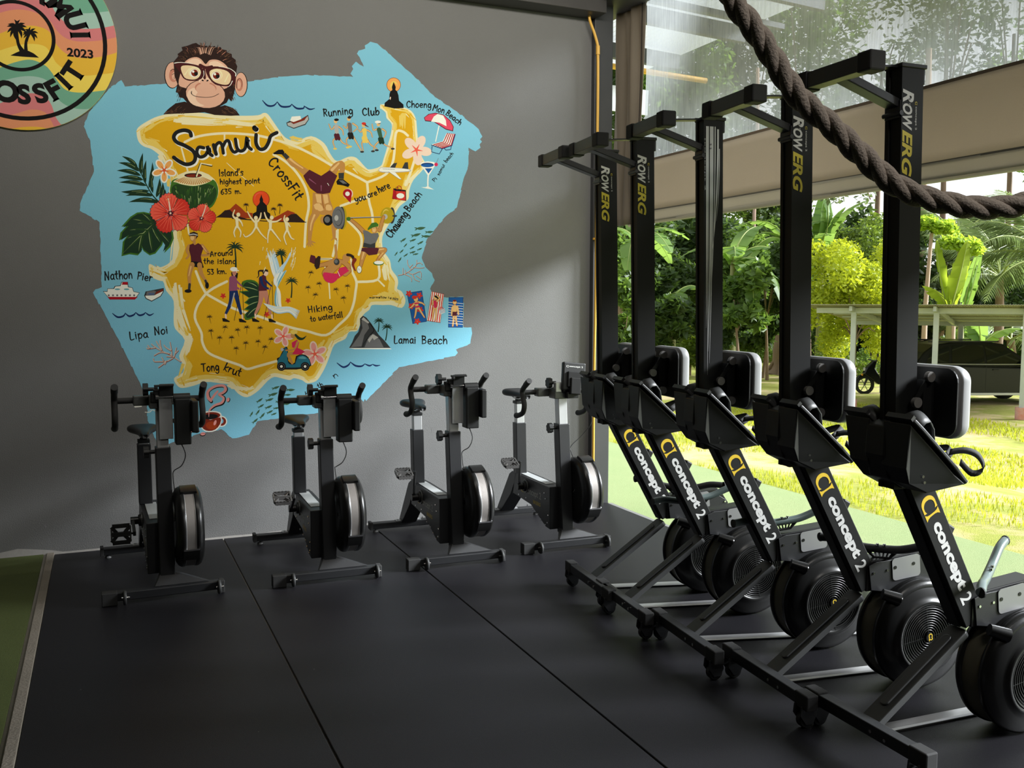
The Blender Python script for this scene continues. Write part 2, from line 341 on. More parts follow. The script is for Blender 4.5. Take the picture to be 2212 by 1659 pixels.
    n = len(pr); st.add([p for R in rings for p in R], [(k*n+i, k*n+(i+1) % n, (k+1)*n+(i+1) % n, (k+1)*n+i) for k in range(len(rings)-1) for i in range(n)] + [tuple(range(n))[::-1]], True)
    st.build('seat', M['seatedge'], r)
    cg = MB().box((rx+.016, -.05, sz-.07), (rx+.062, -.043, sz+.07)).box((rx+.016, .043, sz-.07), (rx+.062, .05, sz+.07)).box((rx+.05, -.05, sz-.07), (rx+.063, .05, sz+.07)).build('seat_carriage', M['plas'], r, bevel=.002)
    for dy in (-1, 1):
        for dz, xx in ((.085, .024), (-.085, .024), (.0, -.03)):
            MB().cyl((rx+xx+.006, dy*.052, sz+dz), (rx+xx+.006, dy*.068, sz+dz), .0175, seg=22).build('roller', M['chrome'] if 0 else mat('grey_roller', (.22, .21, .2), .5), cg, bevel=.002)
    MB().bar((rx-.03, -.055, sz), (rx+.035, -.055, sz+.085), .004, .018).build('roller_link', M['plas'], cg)
    # main frame and its lettering
    mb = MB(); mb.bar(TB, TE, .086, .098); mb.build('main_frame', M['satin'], r, bevel=.004)
    mb = MB().bar(TB + TN*-.051 + TD*.02 + Vector((0, .008, 0)), TE + TN*-.051 + Vector((0, .008, 0)), .052, .005); mb.build('frame_channel', M['plas2'], r)
    mb = MB().use(M['glet']); lo = TB + TD*.105 + TN*-.033 + Vector((0, -.043, 0)); q = ring_logo(mb, lo, TD, TN, .064, nY, .0008)
    mb.use(M['wlet']); fit_text(mb, 'concept', lo + TD*(q + .018) + TN*.001, TD, TN, .285, .056, nY, bold=.045); fit_text(mb, '2', lo + TD*(q + .325) + TN*.006, TD, TN, .034, .052, nY, bold=.02)
    mb.build('lettering', None, r)
    MB().box((-.012, -.02, -.018), (.03, .02, .018), Matrix.Translation(TB + TD*.30 + TN*.052) @ Matrix.Rotation(radians(-60), 4, 'Y')).build('handle_hook', M['plas'], r, bevel=.006)
    # foot stretchers
    H0 = Vector((.0, 0, 1.180)); H1 = Vector((.255, 0, .955)); fd = (H1 - H0).normalized(); fn = Vector((-fd.z, 0, fd.x)); fn = fn if fn.z > 0 else -fn
    for s in (-1, 1):
        y0, y1 = (-.158, -.042) if s < 0 else (.042, .158); L = (H1 - H0).length
        outl = [(0, .012), (.010, .0), (.06, -.003), (L*.75, .0), (L, .01), (L + .012, .03), (L + .012, .09), (L, .108), (L*.5, .116), (.03, .118), (.008, .112), (0, .10)]
        mb = MB().prism(outl, H0 + Vector((0, y0, 0)), fd, Vector((0, 1, 0)), fn * .014)
        fp = mb.build('footplate', M['plas2'], r, bevel=.004)
        # side flange and moulded heel cup
        mb = MB(); e = H0 + Vector((0, (y0 + y1)/2, 0))
        mb.prism([(0, -.056), (.014, -.054), (.014, .054), (0, .056)], e + fd*-.006, fd, Vector((0, 1, 0)), fn*.018)
        N = 9; rows = []
        for i in range(N):
            t = -1 + 2*i/(N-1); rows.append(t)
        v = []; f = []
        for j, (dd, hh, w) in enumerate(((.025, .008, .05), (.03, .045, .047), (.045, .066, .042), (.078, .062, .038), (.125, .016, .034))):
            for t in rows: v.append(e + fd*(dd + .03*t*t) + fn*(hh*(1 - .25*t*t)) + Vector((0, w*t, 0)))
        for j in range(4):
            for i in range(N-1): f.append((j*N+i, j*N+i+1, (j+1)*N+i+1, (j+1)*N+i))
        mb.add(v, f, True); hc = mb.build('heel_cup', M['plas2'], fp); hc.modifiers.new('t', 'SOLIDIFY').thickness = .006
        # strap arching over the plate
        c0 = H0 + fd*(L*.60) + Vector((0, y0 + .01, 0)); c1 = H0 + fd*(L*.60) + Vector((0, y1 - .01, 0)); k = .055 + .022*((handle * 7 + s * 3) % 5)/4
        path = []
        for i in range(11):
            t = i/10; path.append(c0.lerp(c1, t) + fn*(.012 + k*sin(pi*t)) + fd*(.035*sin(pi*t)))
        mb = MB(); wv = fd*.015
        mb.add([p - wv for p in path] + [p + wv for p in path], [(i, i+1, 12+i, 11+i) for i in range(10)], True); sp_ = mb.build('strap', M['rub'], r); sp_.modifiers.new('t', 'SOLIDIFY').thickness = .003
        ta = c0 + fn*.03; tl = [ta, ta + fd*.03 + fn*.035 + Vector((0, -.02, 0)), ta + fd*.075 + fn*.05 + Vector((0, -.035, 0)), ta + fd*.12 + fn*.03 + Vector((0, -.04, 0)), ta + fd*.10 + fn*-.005 + Vector((0, -.03, 0)), ta + fd*.05 + fn*.0 + Vector((0, -.012, 0))]
        if s < 0 and handle % 5 != 1:
            tl = smooth_path(tl, 4); mb = MB(); wv = (fd*.4 + fn*-.9).normalized()*.011
            mb.add([p - wv for p in tl] + [p + wv for p in tl], [(i, i+1, len(tl)+i+1, len(tl)+i) for i in range(len(tl)-1)], True); q_ = mb.build('strap_tail', M['rub'], r); q_.modifiers.new('t', 'SOLIDIFY').thickness = .003
    mb = MB().prism([(.0, 1.15), (.13, 1.18), (.17, 1.06), (.245, .965), (.26, .945), (.20, .925), (.08, .935), (.02, .97), (-.005, 1.05)], (0, -.045, 0), (1, 0, 0), (0, 0, 1), (0, .09, 0))
    mb.build('stretcher_bracket', M['plas'], r, bevel=.006)
    for sg in (-1, 1):
        pr_ = [(.0, 1.168), (.09, 1.09), (.20, .99), (.250, .955), (.10, .932), (.03, .965), (.0, 1.02)]
        yo = [.150, .150, .150, .146, .095, .085, .120] if sg > 0 else [.150, .150, .150, .150, .130, .120, .140]
        A_ = [(x, sg*.03, z) for x, z in pr_]; B_ = [(p[0], sg*y, p[1]) for p, y in zip(pr_, yo)]; n_ = len(A_)
        MB().add(A_ + B_, [tuple(range(n_)), tuple(range(2*n_-1, n_-1, -1))] + [(i, n_+i, n_+(i+1) % n_, (i+1) % n_) for i in range(n_)]).build('stretcher_tray', M['plas'], r, bevel=.004)
    mb = MB()
    mb.cyl((.055, -.158, .995), (.055, -.148, .995), .005, seg=8).cyl((.062, -.158, .975), (.062, -.148, .975), .005, seg=8); mb.build('bolts', M['chrome'], r)
    # front foot with castors, and the pressed leg up to the frame
    fb = MB().box((-.022, -.285, .085), (.022, .285, .130)).build('front_foot', M['metal'], r, bevel=.003)
    for s in (-1, 1):
        y0, y1 = sorted((s*.215, s*.292)); MB().box((-.0245, y0, .078), (.0245, y1, .136)).build('rubber_foot', M['rub'], fb, bevel=.005)
        yc = s*.245
        cb = MB().prism([(-.03, .09), (.03, .09), (.036, .05), (.020, .02), (-.008, .018), (-.034, .055)], (0, yc-.024, 0), (1, 0, 0), (0, 0, 1), (0, .006, 0)).prism([(-.03, .09), (.03, .09), (.036, .05), (.020, .02), (-.008, .018), (-.034, .055)], (0, yc+.018, 0), (1, 0, 0), (0, 0, 1), (0, .006, 0)).build('castor_fork', M['metal'], r, bevel=.0015)
        wl = MB().lathe([(.004, -.016), (.029, -.016), (.033, -.011), (.033, .011), (.029, .016), (.004, .016)], (.004, yc, .0335), 'y', 24, False).build('castor_wheel', M['plas'], cb, bevel=.001)
    mb = MB()
    for y, z in ((-.05, .108), (-.115, .104)): mb.lathe([(.0001, -.001), (.006, -.001), (.006, .003), (.0001, .003)], (-.027, y, z), 'x', 10, False)
    mb.build('foot_bolts', M['chrome'], fb)
    L0 = Vector((.02, 0, .118)); L1 = Vector((.415, 0, .395)); ld = (L1 - L0).normalized(); ln = Vector((-ld.z, 0, ld.x)); LL = (L1 - L0).length
    u_ = ld; v_ = Vector((0, 1, 0)); n_ = ln if ln.x < 0 else -ln
    mb = MB().prism(rrect(-.01, LL, -.040, .040, .014, 3), L0 - n_*.02, u_, v_, n_*.026)
    mb.prism(rrect(.07, LL - .05, -.017, .017, .016, 6), L0 + n_*.0055, u_, v_, n_*.009); mb.build('pressed_leg', M['plas2'], r, bevel=.004)
    # chain housing
    HZ = .47
    mb = MB().prism([(.425, .515), (.44, .415), (.56, .395), (.60, .435), (.80, .425), (.775, .495), (.70, .540), (.46, .528)], (0, -.052, 0), (1, 0, 0), (0, 0, 1), (0, .008, 0)).prism([(.425, .515), (.44, .415), (.56, .395), (.60, .435), (.80, .425), (.775, .495), (.70, .540), (.46, .528)], (0, .044, 0), (1, 0, 0), (0, 0, 1), (0, .008, 0))
    mb.build('chain_housing_plate', M['metal'], r, bevel=.002)
    mb = MB().bar((.435, 0, .520), (.735, 0, .546), .085, .022).bar((.735, 0, .546), (.79, 0, .468), .085, .02).box((.42, -.046, .41), (.50, .046, .50)).build('housing_lid', M['gloss'], r, bevel=.004)
    pl = [(p[0], p[1]) for p in rrect(-.068, .068, -.045, .045, .015)]
    mb = MB().prism(pl, (.605, -.0535, .497), Vector((1, 0, .10)).normalized(), (-.1, 0, 1), (0, -.0025, 0)); cp = mb.build('guide_plate', mat('satin_steel_plate', (.30, .30, .31), .4, .5), r)
    mb = MB()
    for dx in (-.045, .045): mb.cyl((.595 + dx, -.0565, .505 + dx*.1), (.595 + dx, -.0575, .505 + dx*.1), .007, seg=14)
    mb.build('plate_hole', M['gloss'], cp)
    mb = MB()
    for x, z in ((.45, .485), (.515, .492), (.77, .485)): mb.lathe([(.0001, -.003), (.005, -.003), (.0055, .002)], (x, -.0525, z), 'y', 10, False)
    mb.build('rivets', M['chrome'], r)
    # flywheel cage: back rim, mesh band, front dome with ringed grille
    c = FW
    MB().lathe([(.01, .085), (.17, .085), (.213, .078), (.2255, .062), (.2255, .046), (.216, .042)], c, 'y', 72).build('back_rim', M['gloss'], r)
    MB().lathe([(.2185, .043), (.2185, -.030)], c, 'y', 72).build('mesh_band', M['meshd'], r)
    MB().lathe([(.216, -.028), (.2245, -.032), (.225, -.052), (.214, -.066), (.192, -.077), (.166, -.084), (.150, -.088), (.146, -.094), (.134, -.098), (.131, -.092), (.118, -.0905)], c, 'y', 72).build('front_dome', M['gloss'], r)
    MB().lathe([(.0, .0), (.131, .0), (.131, -.004), (0, -.004)], c + Vector((0, -.058, 0)), 'y', 48, False).build('fan_disc', M['rub'], r)
    mb = MB()
    for k in range(11):
        q = .128 - k*.0098; mb.lathe([(q, -.089), (q - .0016, -.0935), (q - .0042, -.0935), (q - .0052, -.089), (q - .003, -.087)], c, 'y', 56, True, True)
    for a_ in (8, 98, 188, 278):
        d = Vector((cos(radians(a_)), 0, sin(radians(a_)))); mb.bar(c + d*.018 + Vector((0, -.090, 0)), c + d*.130 + Vector((0, -.090, 0)), .005, .0035)
    mb.build('ring_grille', M['gloss'], r)
    hb = MB().lathe([(.0, -.099), (.017, -.099), (.019, -.094), (.019, -.088)], c, 'y', 24, False).build('hub_cap', M['gloss'], r)
    mb = MB().use(M['glet']); fit_text(mb, 'C2', c + Vector((.002, -.099, .014)) + Vector((-.011, 0, 0)), (.15, 0, -1), (1, 0, .15), .03, .019, nY, .0006, bold=.03); mb.build('hub_lettering', None, hb)
    # curved sheet over the upper front, and the knuckle beside the frame foot
    mb = MB(); N = 16; v = []; f = []
    for j, (rr, yy) in enumerate(((.223, .02), (.225, -.03), (.219, -.06), (.2, -.078))):
        for i in range(N+1): a_ = radians(60 + 70*i/N); v.append(c + Vector((rr*cos(a_), yy, rr*sin(a_))))
    for j in range(3):
        for i in range(N): f.append((j*(N+1)+i, j*(N+1)+i+1, (j+1)*(N+1)+i+1, (j+1)*(N+1)+i))
    mb.add(v, f, True); sh = mb.build('top_shroud', M['gloss'], r); sh.modifiers.new('t', 'SOLIDIFY').thickness = .004
    kn = MB().cyl((.475, -.075, .405), (.535, -.105, .385), .021, .026, 18).cyl((.535, -.105, .385), (.541, -.108, .383), .015, .012, 14).build('damper_knuckle', M['gloss'], r)
    # bright steel crescent standing in for a highlight on the dome
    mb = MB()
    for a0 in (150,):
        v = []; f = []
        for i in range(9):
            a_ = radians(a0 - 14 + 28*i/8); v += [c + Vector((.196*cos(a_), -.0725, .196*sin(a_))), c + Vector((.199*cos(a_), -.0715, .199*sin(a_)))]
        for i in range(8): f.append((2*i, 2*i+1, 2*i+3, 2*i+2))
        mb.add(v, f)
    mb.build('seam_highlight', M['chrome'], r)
    # handle resting on the housing, chain end bolts
    HC = [Vector((.50, -.03, .575)), Vector((.42, .05, .575)), Vector((.47, -.02, .585)), Vector((.50, -.03, .575)), Vector((.50, -.04, .60))][handle % 5]
    ha = [-40, -8, -12, -52, 32][handle % 5]; hr = Matrix.Translation(HC) @ Matrix.Rotation(radians(ha), 4, 'Z') @ Matrix.Rotation(radians([0, -8, -8, -3, -10][handle % 5]), 4, 'Y')
    pth = smooth_path([(-.235, -.015, .03), (-.17, -.008, .028), (-.10, -.002, .008), (-.05, 0, 0), (.05, 0, 0), (.10, -.002, .008), (.17, -.008, .028), (.235, -.015, .03)], 4)
    hm = M['grip'] if handle in (1, 2, 4) else M['plas2']
    h_ = MB().tube([hr @ p for p in pth], .0165, 14).build('handle', hm, r)
    mb = MB()
    for k in range(6): x = -.05 + .02*k; mb.bar(hr @ Vector((x, 0, -.004)), hr @ Vector((x*.55, .004, -.038)), .004, .006)
    mb.tube([hr @ Vector(p) for p in ((-.055, 0, -.012), (-.028, .004, -.038), (.028, .004, -.038), (.055, 0, -.012))], .006, 8); mb.build('handle_web', M['plas'], h_)
    mb = MB()
    for x in (-.012, .014): mb.lathe([(.0001, 0), (.006, 0), (.006, .008), (.0001, .008)], hr @ Vector((x, -.01, .014)), 'z', 10, False)
    mb.build('chain_bolt', M['chrome'], h_)
    e0 = hr @ Vector((-.237, -.015, .03)); mb = MB()
    for s in (-1, 1): mb.lathe([(.0001, 0), (.0185, .0), (.0185, .006), (.0001, .006)], hr @ Vector((s*.238, -.015, .03)), 'x', 14, False)
    mb.build('grip_end', M['rub'], h_)
    return r
rower_spots = [(2.308, 4.275, -5.5, 0, 'upright black rowing machine farthest away, next to the corner column and yellow pipe'),
 (2.293, 3.898, -6, 1, 'upright black rowing machine second from the wall, just behind the one with silver stripes'),
 (2.303, 3.377, -6, 2, 'upright black rowing machine with silver-striped rail, middle of the row'),
 (2.342, 2.875, -5, 3, 'upright black rowing machine with the rope crossing the top of its rail lettering'),
 (2.372, 2.384, -1.5, 4, 'nearest upright black rowing machine, flywheel cut by the right picture edge')]
for x, y, a_, k, lab in rower_spots:
    r = make_rower(k == 2, k); r.location = (x, y, 0); r.rotation_euler = (0, 0, radians(a_)); tag(r, lab, 'rowing machine', 'rowing machines stood on end in a row')
# bright metal strips lying on the mats between the machines
for k, ((a_, b_), lab) in enumerate(zip((((1322, 1268), (1445, 1263)), ((1378, 1312), (1533, 1304)), ((1515, 1382), (1693, 1374)), ((1690, 1470), (1875, 1448)), ((1910, 1576), (2105, 1537))),
        ('farthest thin bright metal strip on the floor behind the far castors', 'second farthest bright metal strip on the mat by the second flywheel', 'middle bright metal strip on the mat beside the third flywheel', 'bright metal strip on the mat by the fourth flywheel', 'nearest and widest bright metal strip on the mat at lower right'))):
    pa, pb = on_z(*a_), on_z(*b_); d = (pb - pa).normalized(); pb = pb + d * .35; pa = pa - d * .0; L = (pb - pa).length; s = Vector((-d.y, d.x, 0))
    t = empty('floor_strip', pa); t.rotation_euler = (0, 0, atan2(d.y, d.x))
    MB().prism([(-.03, 0), (.03, 0), (.03, .006), (.022, .010), (-.022, .010), (-.03, .006)], (0, 0, .001), (0, 1, 0), (0, 0, 1), (L, 0, 0)).build('channel', M['alu'], t)
    MB().box((0, -.034, .0005), (L, -.030, .006)).box((0, .030, .0005), (L, .034, .006)).build('edge_lip', M['rub'], t)
    tag(t, lab, 'metal strip', 'bright metal strips on the floor')
# ---------------------------------------------------------------- stationary bike
# local axes: x to the right, y towards the wall, z up; origin on the floor under the handlebar post
def make_bike(seat_z, bar_z, crank, folded=True):
    b = empty('stationary_bike')
    PX0, PX1 = -.028, .048
    ly = lambda z: .10 * (z - .1)                    # the post leans back
    # frame body
    MB().prism([(.62, .385), (.06, .385), (.035, .39), (.03, .115), (.10, .12), (.34, .215), (.66, .235)], (-.085, 0, 0), (0, 1, 0), (0, 0, 1), (.11, 0, 0)).build('frame_body', M['metal'], b, bevel=.004)
    MB().prism([(.60, .3865), (.22, .3865), (.15, .3865), (.15, .388), (.60, .388)], (-.062, 0, 0), (0, 1, 0), (0, 0, 1), (.062, 0, 0)).build('top_label', M['label'], b)
    mb = MB().use(M['dimgold']); nX = (-1, 0, 0); q = ring_logo(mb, (-.085, .52, .275), (0, -1, 0), (0, 0, 1), .062, nX, .0008); mb.use(M['dimlet'])
    fit_text(mb, 'concept', (-.085, .42, .268), (0, -1, 0), (0, 0, 1), .20, .05, nX, bold=.02); fit_text(mb, '2', (-.085, .20, .28), (0, -1, 0), (0, 0, 1), .03, .045, nX, bold=.01)
    mb.use(M['dimgold']); fit_text(mb, 'BIKEERG', (-.085, .30, .232), (0, -1, 0), (0, 0, 1), .12, .024, nX, bold=.03); mb.build('lettering', None, b)
    mb = MB()
    for y, z in ((.42, .245), (.12, .335), (.10, .30), (.30, .19), (.55, .245), (.22, .175), (.17, .15), (.07, .15), (.06, .2), (.1, .13), (.40, .20)):
        mb.lathe([(.0001, -.0885), (.0055, -.0875), (.006, -.085)], (0, y, z), 'x', 8, False)
    mb.build('frame_bolts', M['chrome'], b)
    # front post
    def lean_box(z0, z1, w, d, x=.01, y=0):
        m = MB(); a, c = ly(z0) + y, ly(z1) + y
        v = [(x-w/2, a-d/2, z0), (x+w/2, a-d/2, z0), (x+w/2, a+d/2, z0), (x-w/2, a+d/2, z0), (x-w/2, c-d/2, z1), (x+w/2, c-d/2, z1), (x+w/2, c+d/2, z1), (x-w/2, c+d/2, z1)]
        return m.add(v, [(0,3,2,1),(4,5,6,7),(0,1,5,4),(1,2,6,5),(2,3,7,6),(3,0,4,7)])
    lean_box(.095, .79, .076, .082).build('front_post', M['metal'], b, bevel=.004)
    lean_box(.60, bar_z + .005, .058, .062).build('inner_post', M['silver'], b, bevel=.003)
    ky = ly(.78); kb = MB().cyl((-.03, ky - .005, .765), (-.062, ky - .005, .765), .011, seg=12).build('post_knob', M['plas'], b)
    def knob(c, d, rad, parent):
        mb = MB(); d = Vector(d).normalized(); c = Vector(c); a = d.orthogonal().normalized(); e = d.cross(a); n = 40; R = []
        for t in (0, .026):
            R.append([c + d*t + (a*cos(2*pi*i/n) + e*sin(2*pi*i/n)) * (rad * (1 + .10*cos(7*2*pi*i/n))) for i in range(n)])
        mb.add(R[0] + R[1], [(i, (i+1) % n, n+(i+1) % n, n+i) for i in range(n)], True); mb.add(R[0], [tuple(range(n))[::-1]]); mb.add(R[1], [tuple(range(n))]); return mb.build('knob_grip', M['plas'], parent, bevel=.002)
    knob((-.06, ky - .005, .765), (-1, 0, 0), .030, kb)
    # handlebar clamp and bar
    cy = ly(bar_z); B0 = Vector((.01, cy, bar_z))
    MB().box((-.05, cy - .045, bar_z - .035), (.062, cy + .05, bar_z + .035)).box((-.125, cy + .05, bar_z - .026), (.10, cy + .115, bar_z + .028)).build('bar_clamp', M['greycast'], b, bevel=.006)
    hy = cy + .10; hz = bar_z
    hb = MB().tube([(-.215, hy, hz), (.225, hy, hz)], .0165, 14).build('handlebar', M['rub'], b)
    for s in (-1, 1):
        x = s * .222 + .005
        pth = smooth_path([(x, hy - .125, hz + .085), (x, hy - .07, hz + .055), (x, hy - .012, hz + .012), (x, hy - .022, hz - .03), (x, hy - .045, hz - .075), (x, hy - .025, hz - .125), (x, hy + .04, hz - .150), (x, hy + .09, hz - .158)], 4)
        MB().tube(pth, .0175, 12, rr=[.0185 if i < 5 or i > len(pth) - 4 else .0165 for i in range(len(pth))]).build('drop_grip', M['rub'], hb)
    kz = bar_z + .045; kb2 = MB().cyl((-.02, cy + .01, kz + .02), (-.055, cy + .01, kz + .02), .010, seg=12).build('clamp_knob', M['plas'], b); knob((-.052, cy + .01, kz + .02), (-1, 0, 0), .031, kb2)
    if folded:
        # phone holder arm, folded monitor at its side
        ay = cy - .065
        MB().box((-.006, ay - .006, bar_z - .195), (.062, ay + .002, bar_z + .035)).cyl((.012, ay - .0075, bar_z - .175), (.012, ay - .005, bar_z - .175), .009, seg=16).cyl((.052, ay - .0075, bar_z - .187), (.052, ay - .005, bar_z - .187), .003, seg=8).build('monitor_arm', M['silver'], b, bevel=.002)
        MB().tube([(-.02, ay - .016, bar_z + .03), (.085, ay - .016, bar_z + .03)], .005, 10).cyl((-.022, ay - .016, bar_z + .03), (-.008, ay - .016, bar_z + .03), .012).build('hinge_pin', M['chrome'], b)
        ph = MB().prism([(0, .04), (.0, .105), (-.05, .112), (-.052, .10), (-.014, .094), (-.012, .04)], (-.004, ay - .004, bar_z - .01), (0, 1, 0), (0, 0, 1), (.072, 0, 0))
        ph.box((-.03, ay - .07, bar_z + .088), (.066, ay - .045, bar_z + .098)).box((-.03, ay - .075, bar_z + .075), (-.012, ay - .06, bar_z + .09)); ph.build('phone_holder', M['plas'], b, bevel=.003)
        MB().box((.07, ay - .045, bar_z - .225), (.150, ay + .045, bar_z + .02)).cyl((.066, ay - .01, bar_z + .022), (.150, ay - .01, bar_z + .022), .024, seg=18).build('monitor_mount', M['plas'], b, bevel=.006)
        mo = MB().box((.150, ay - .085, bar_z - .16), (.185, ay + .085, bar_z + .01)).build('monitor', M['plas'], b, bevel=.007)
        mb = MB()
        for k in range(5): mb.box((.185, ay - .06 + .025*k, bar_z - .05), (.1865, ay - .048 + .025*k, bar_z - .045))
        mb.build('monitor_button', M['label'], mo)
        MB().box((-.045, cy - .06, bar_z + .0), (.02, cy - .02, bar_z + .055)).box((-.03, cy - .07, bar_z + .04), (.005, cy - .03, bar_z + .07)).build('tilt_bracket', M['plas'], b, bevel=.005)
    else:
        R = Matrix.Translation((.075, cy - .055, bar_z + .105)) @ Matrix.Rotation(radians(-8), 4, 'X') @ Matrix.Rotation(radians(6), 4, 'Y')
        mo = MB().box((-.078, -.016, -.09), (.078, .022, .09), R).build('monitor', M['plas'], b, bevel=.008)
        MB().box((-.05, -.030, -.07), (.052, -.014, .03), R).box((-.034, -.045, -.115), (.036, -.014, -.01), R).build('monitor_back', M['gloss'], mo, bevel=.005)
        nf = R.to_3x3() @ Vector((0, -1, 0)); ux = R.to_3x3() @ Vector((1, 0, 0)); uz = R.to_3x3() @ Vector((0, 0, 1))
        mb = MB().use(M['wlet']); o0 = R @ Vector((-.06, -.016, .055)); q = ring_logo(mb, o0, ux, uz, .013, nf, .001); fit_text(mb, 'concept 2', o0 + ux*(q + .003), ux, uz, .095, .014, nf, .001, bold=.02); mb.build('lettering', None, mo)
        MB().cyl((.0, cy - .05, bar_z + .025), (.105, cy - .05, bar_z + .025), .02, seg=18).box((.02, cy - .085, bar_z - .03), (.10, cy - .03, bar_z + .01)).build('monitor_mount', M['plas'], b, bevel=.004)
        MB().box((-.045, cy - .05, bar_z + .01), (.02, cy - .01, bar_z + .07)).build('post_cap', M['silver'], b, bevel=.003)
    # cable
    if folded: cp = [(.09, cy - .06, bar_z - .2), (.12, cy - .07, bar_z - .28), (.10, cy - .07, bar_z - .34), (.06, cy - .06, bar_z - .37), (.055, .02, .62), (.062, .0, .50), (.052, -.02, .40)]
    else: cp = [(.11, cy - .09, bar_z + .07), (.15, cy - .1, bar_z - .05), (.19, cy - .09, bar_z - .18), (.14, cy - .06, bar_z - .27), (.06, .03, bar_z - .34), (.06, .02, .60), (.10, .0, .50), (.09, -.02, .42), (.05, -.03, .36)]
    MB().tube(smooth_path(cp, 6), .0028, 6).build('cable', M['rub'], b)
    # seat post and saddle
    sl = lambda z: .60 + .05 * (z - .385)
    def sbox(z0, z1, w, d):
        a, c = sl(z0), sl(z1); v = [(-.055-w/2, a-d/2, z0), (-.055+w/2, a-d/2, z0), (-.055+w/2, a+d/2, z0), (-.055-w/2, a+d/2, z0), (-.055-w/2, c-d/2, z1), (-.055+w/2, c-d/2, z1), (-.055+w/2, c+d/2, z1), (-.055-w/2, c+d/2, z1)]
        return MB().add(v, [(0,3,2,1),(4,5,6,7),(0,1,5,4),(1,2,6,5),(2,3,7,6),(3,0,4,7)])
    sbox(.385, .735, .074, .070).build('seat_tube', M['metal'], b, bevel=.004); sbox(.55, seat_z - .035, .056, .05).build('seat_post', M['silver'], b, bevel=.003)
    sy = sl(seat_z); MB().box((-.088, sy - .03, seat_z - .05), (-.022, sy + .035, seat_z - .03)).box((-.075, sy - .02, seat_z - .03), (-.035, sy + .02, seat_z - .008)).build('seat_clamp', M['plas'], b, bevel=.003)
    mb = MB()
    for s in (-1, 1): mb.tube(smooth_path([(-.055 + s*.045, sy + .10, seat_z + .02), (-.055 + s*.022, sy + .04, seat_z - .012), (-.055 + s*.02, sy - .05, seat_z - .012), (-.055 + s*.012, sy - .12, seat_z + .012)], 4), .0035, 6)
    mb.build('saddle_rails', M['chrome'], b)
    rows = [(-.168, .014, .004), (-.15, .026, .014), (-.10, .030, .020), (-.04, .040, .022), (.02, .062, .026), (.07, .086, .034), (.105, .090, .036), (.13, .074, .028), (.145, .04, .012)]
    v = []; f = []; n = 16
    for (dy, w, hh) in rows:
        for i in range(n):
            a_ = 2*pi*i/n; cxx = cos(a_); szz = sin(a_)
            lob = .010 * (abs(cxx)**2) * (w/.085); v.append((-.055 + w*cxx, sy + dy, seat_z + .018 + (hh + lob if szz > 0 else .020 + .012*abs(cxx)) * szz + (lob - .004 if szz >= 0 else 0)))
    for k in range(len(rows)-1):
        for i in range(n): f.append((k*n+i, k*n+(i+1) % n, (k+1)*n+(i+1) % n, (k+1)*n+i))
    f += [tuple(range(n)), tuple(range(len(rows)*n - 1, (len(rows)-1)*n - 1, -1))]
    sd = MB().add(v, f, True).build('saddle', M['seat'], b); sd.modifiers.new('s', 'SUBSURF').levels = 1; sd.modifiers['s'].render_levels = 1
    # rear leg and feet
    MB().prism([(.62, .33), (.70, .22), (.90, .055), (.98, .055), (.73, .36), (.68, .386), (.60, .386)], (-.085, 0, 0), (0, 1, 0), (0, 0, 1), (.105, 0, 0)).build('rear_leg', M['metal'], b, bevel=.004)
    rf = MB().box((-.30, .905, .022), (.25, .965, .062)).build('rear_foot', M['metal'], b, bevel=.004)
    MB().box((-.305, .90, .018), (-.285, .97, .07)).build('end_cap', M['rub'], rf, bevel=.003); MB().box((.235, .90, .018), (.255, .97, .07)).build('end_cap', M['rub'], rf, bevel=.003)
    MB().box((-.12, .91, .062), (.055, .96, .068)).build('foot_plate', M['silver'], rf)
    for x in (-.26, .21): MB().cyl((x, .935, .001), (x, .935, .014), .02, .017).cyl((x, .935, .012), (x, .935, .03), .006, seg=8).build('levelling_pad', mat('clear_grey_pad', (.2, .2, .2), .4), rf)
    mb = MB()
    for x in (-.105, .035): mb.cyl((x, .935, .066), (x, .935, .074), .008, seg=8)
    mb.build('foot_bolts', M['chrome'], rf)
    ff = MB().box((-.30, -.085, .022), (.285, -.035, .068)).build('front_foot', M['metal'], b, bevel=.005)
    MB().box((-.315, -.088, .002), (-.24, -.032, .070)).build('end_cap', M['rub'], ff, bevel=.004); MB().box((.264, -.088, .002), (.292, -.03, .070)).build('end_cap', M['rub'], ff, bevel=.004)
    mb = MB().add([(-.06, -.062, .070), (.215, -.062, .070), (.22, -.048, .070), (-.06, -.038, .070), (-.028, -.035, .128), (.048, -.035, .128), (.048, .02, .128), (-.028, .02, .128)], [(0,1,4), (1,5,4), (1,2,6,5), (3,0,4,7), (2,3,7,6), (4,5,6,7), (0,3,2,1)])
    mb.build('foot_gusset', M['metal'], b, bevel=.002)
    for x in (-.205, .262):
        w = MB().lathe([(.003, -.008), (.034, -.008), (.0375, -.003), (.0375, .003), (.034, .008), (.003, .008)], (x, -.095, .040), 'x', 28, False).build('transport_wheel', M['plas2'], b, bevel=.001)
        MB().cyl((x - .016, -.095, .040), (x + .022, -.095, .040), .006, seg=10).build('axle', M['chrome'], w)
    # cranks and pedals
    hx, hyy, hz2 = -.10, .43, .325
    MB().lathe([(.0, -.006), (.03, -.006), (.034, 0), (.034, .02)], (hx, hyy, hz2), 'x', 24, False).build('crank_boss', M['plas'], b); MB().lathe([(.036, 0), (.046, 0), (.046, .006), (.036, .006)], (hx + .008, hyy, hz2), 'x', 28, False, True).build('bearing_ring', M['greycast'], b)
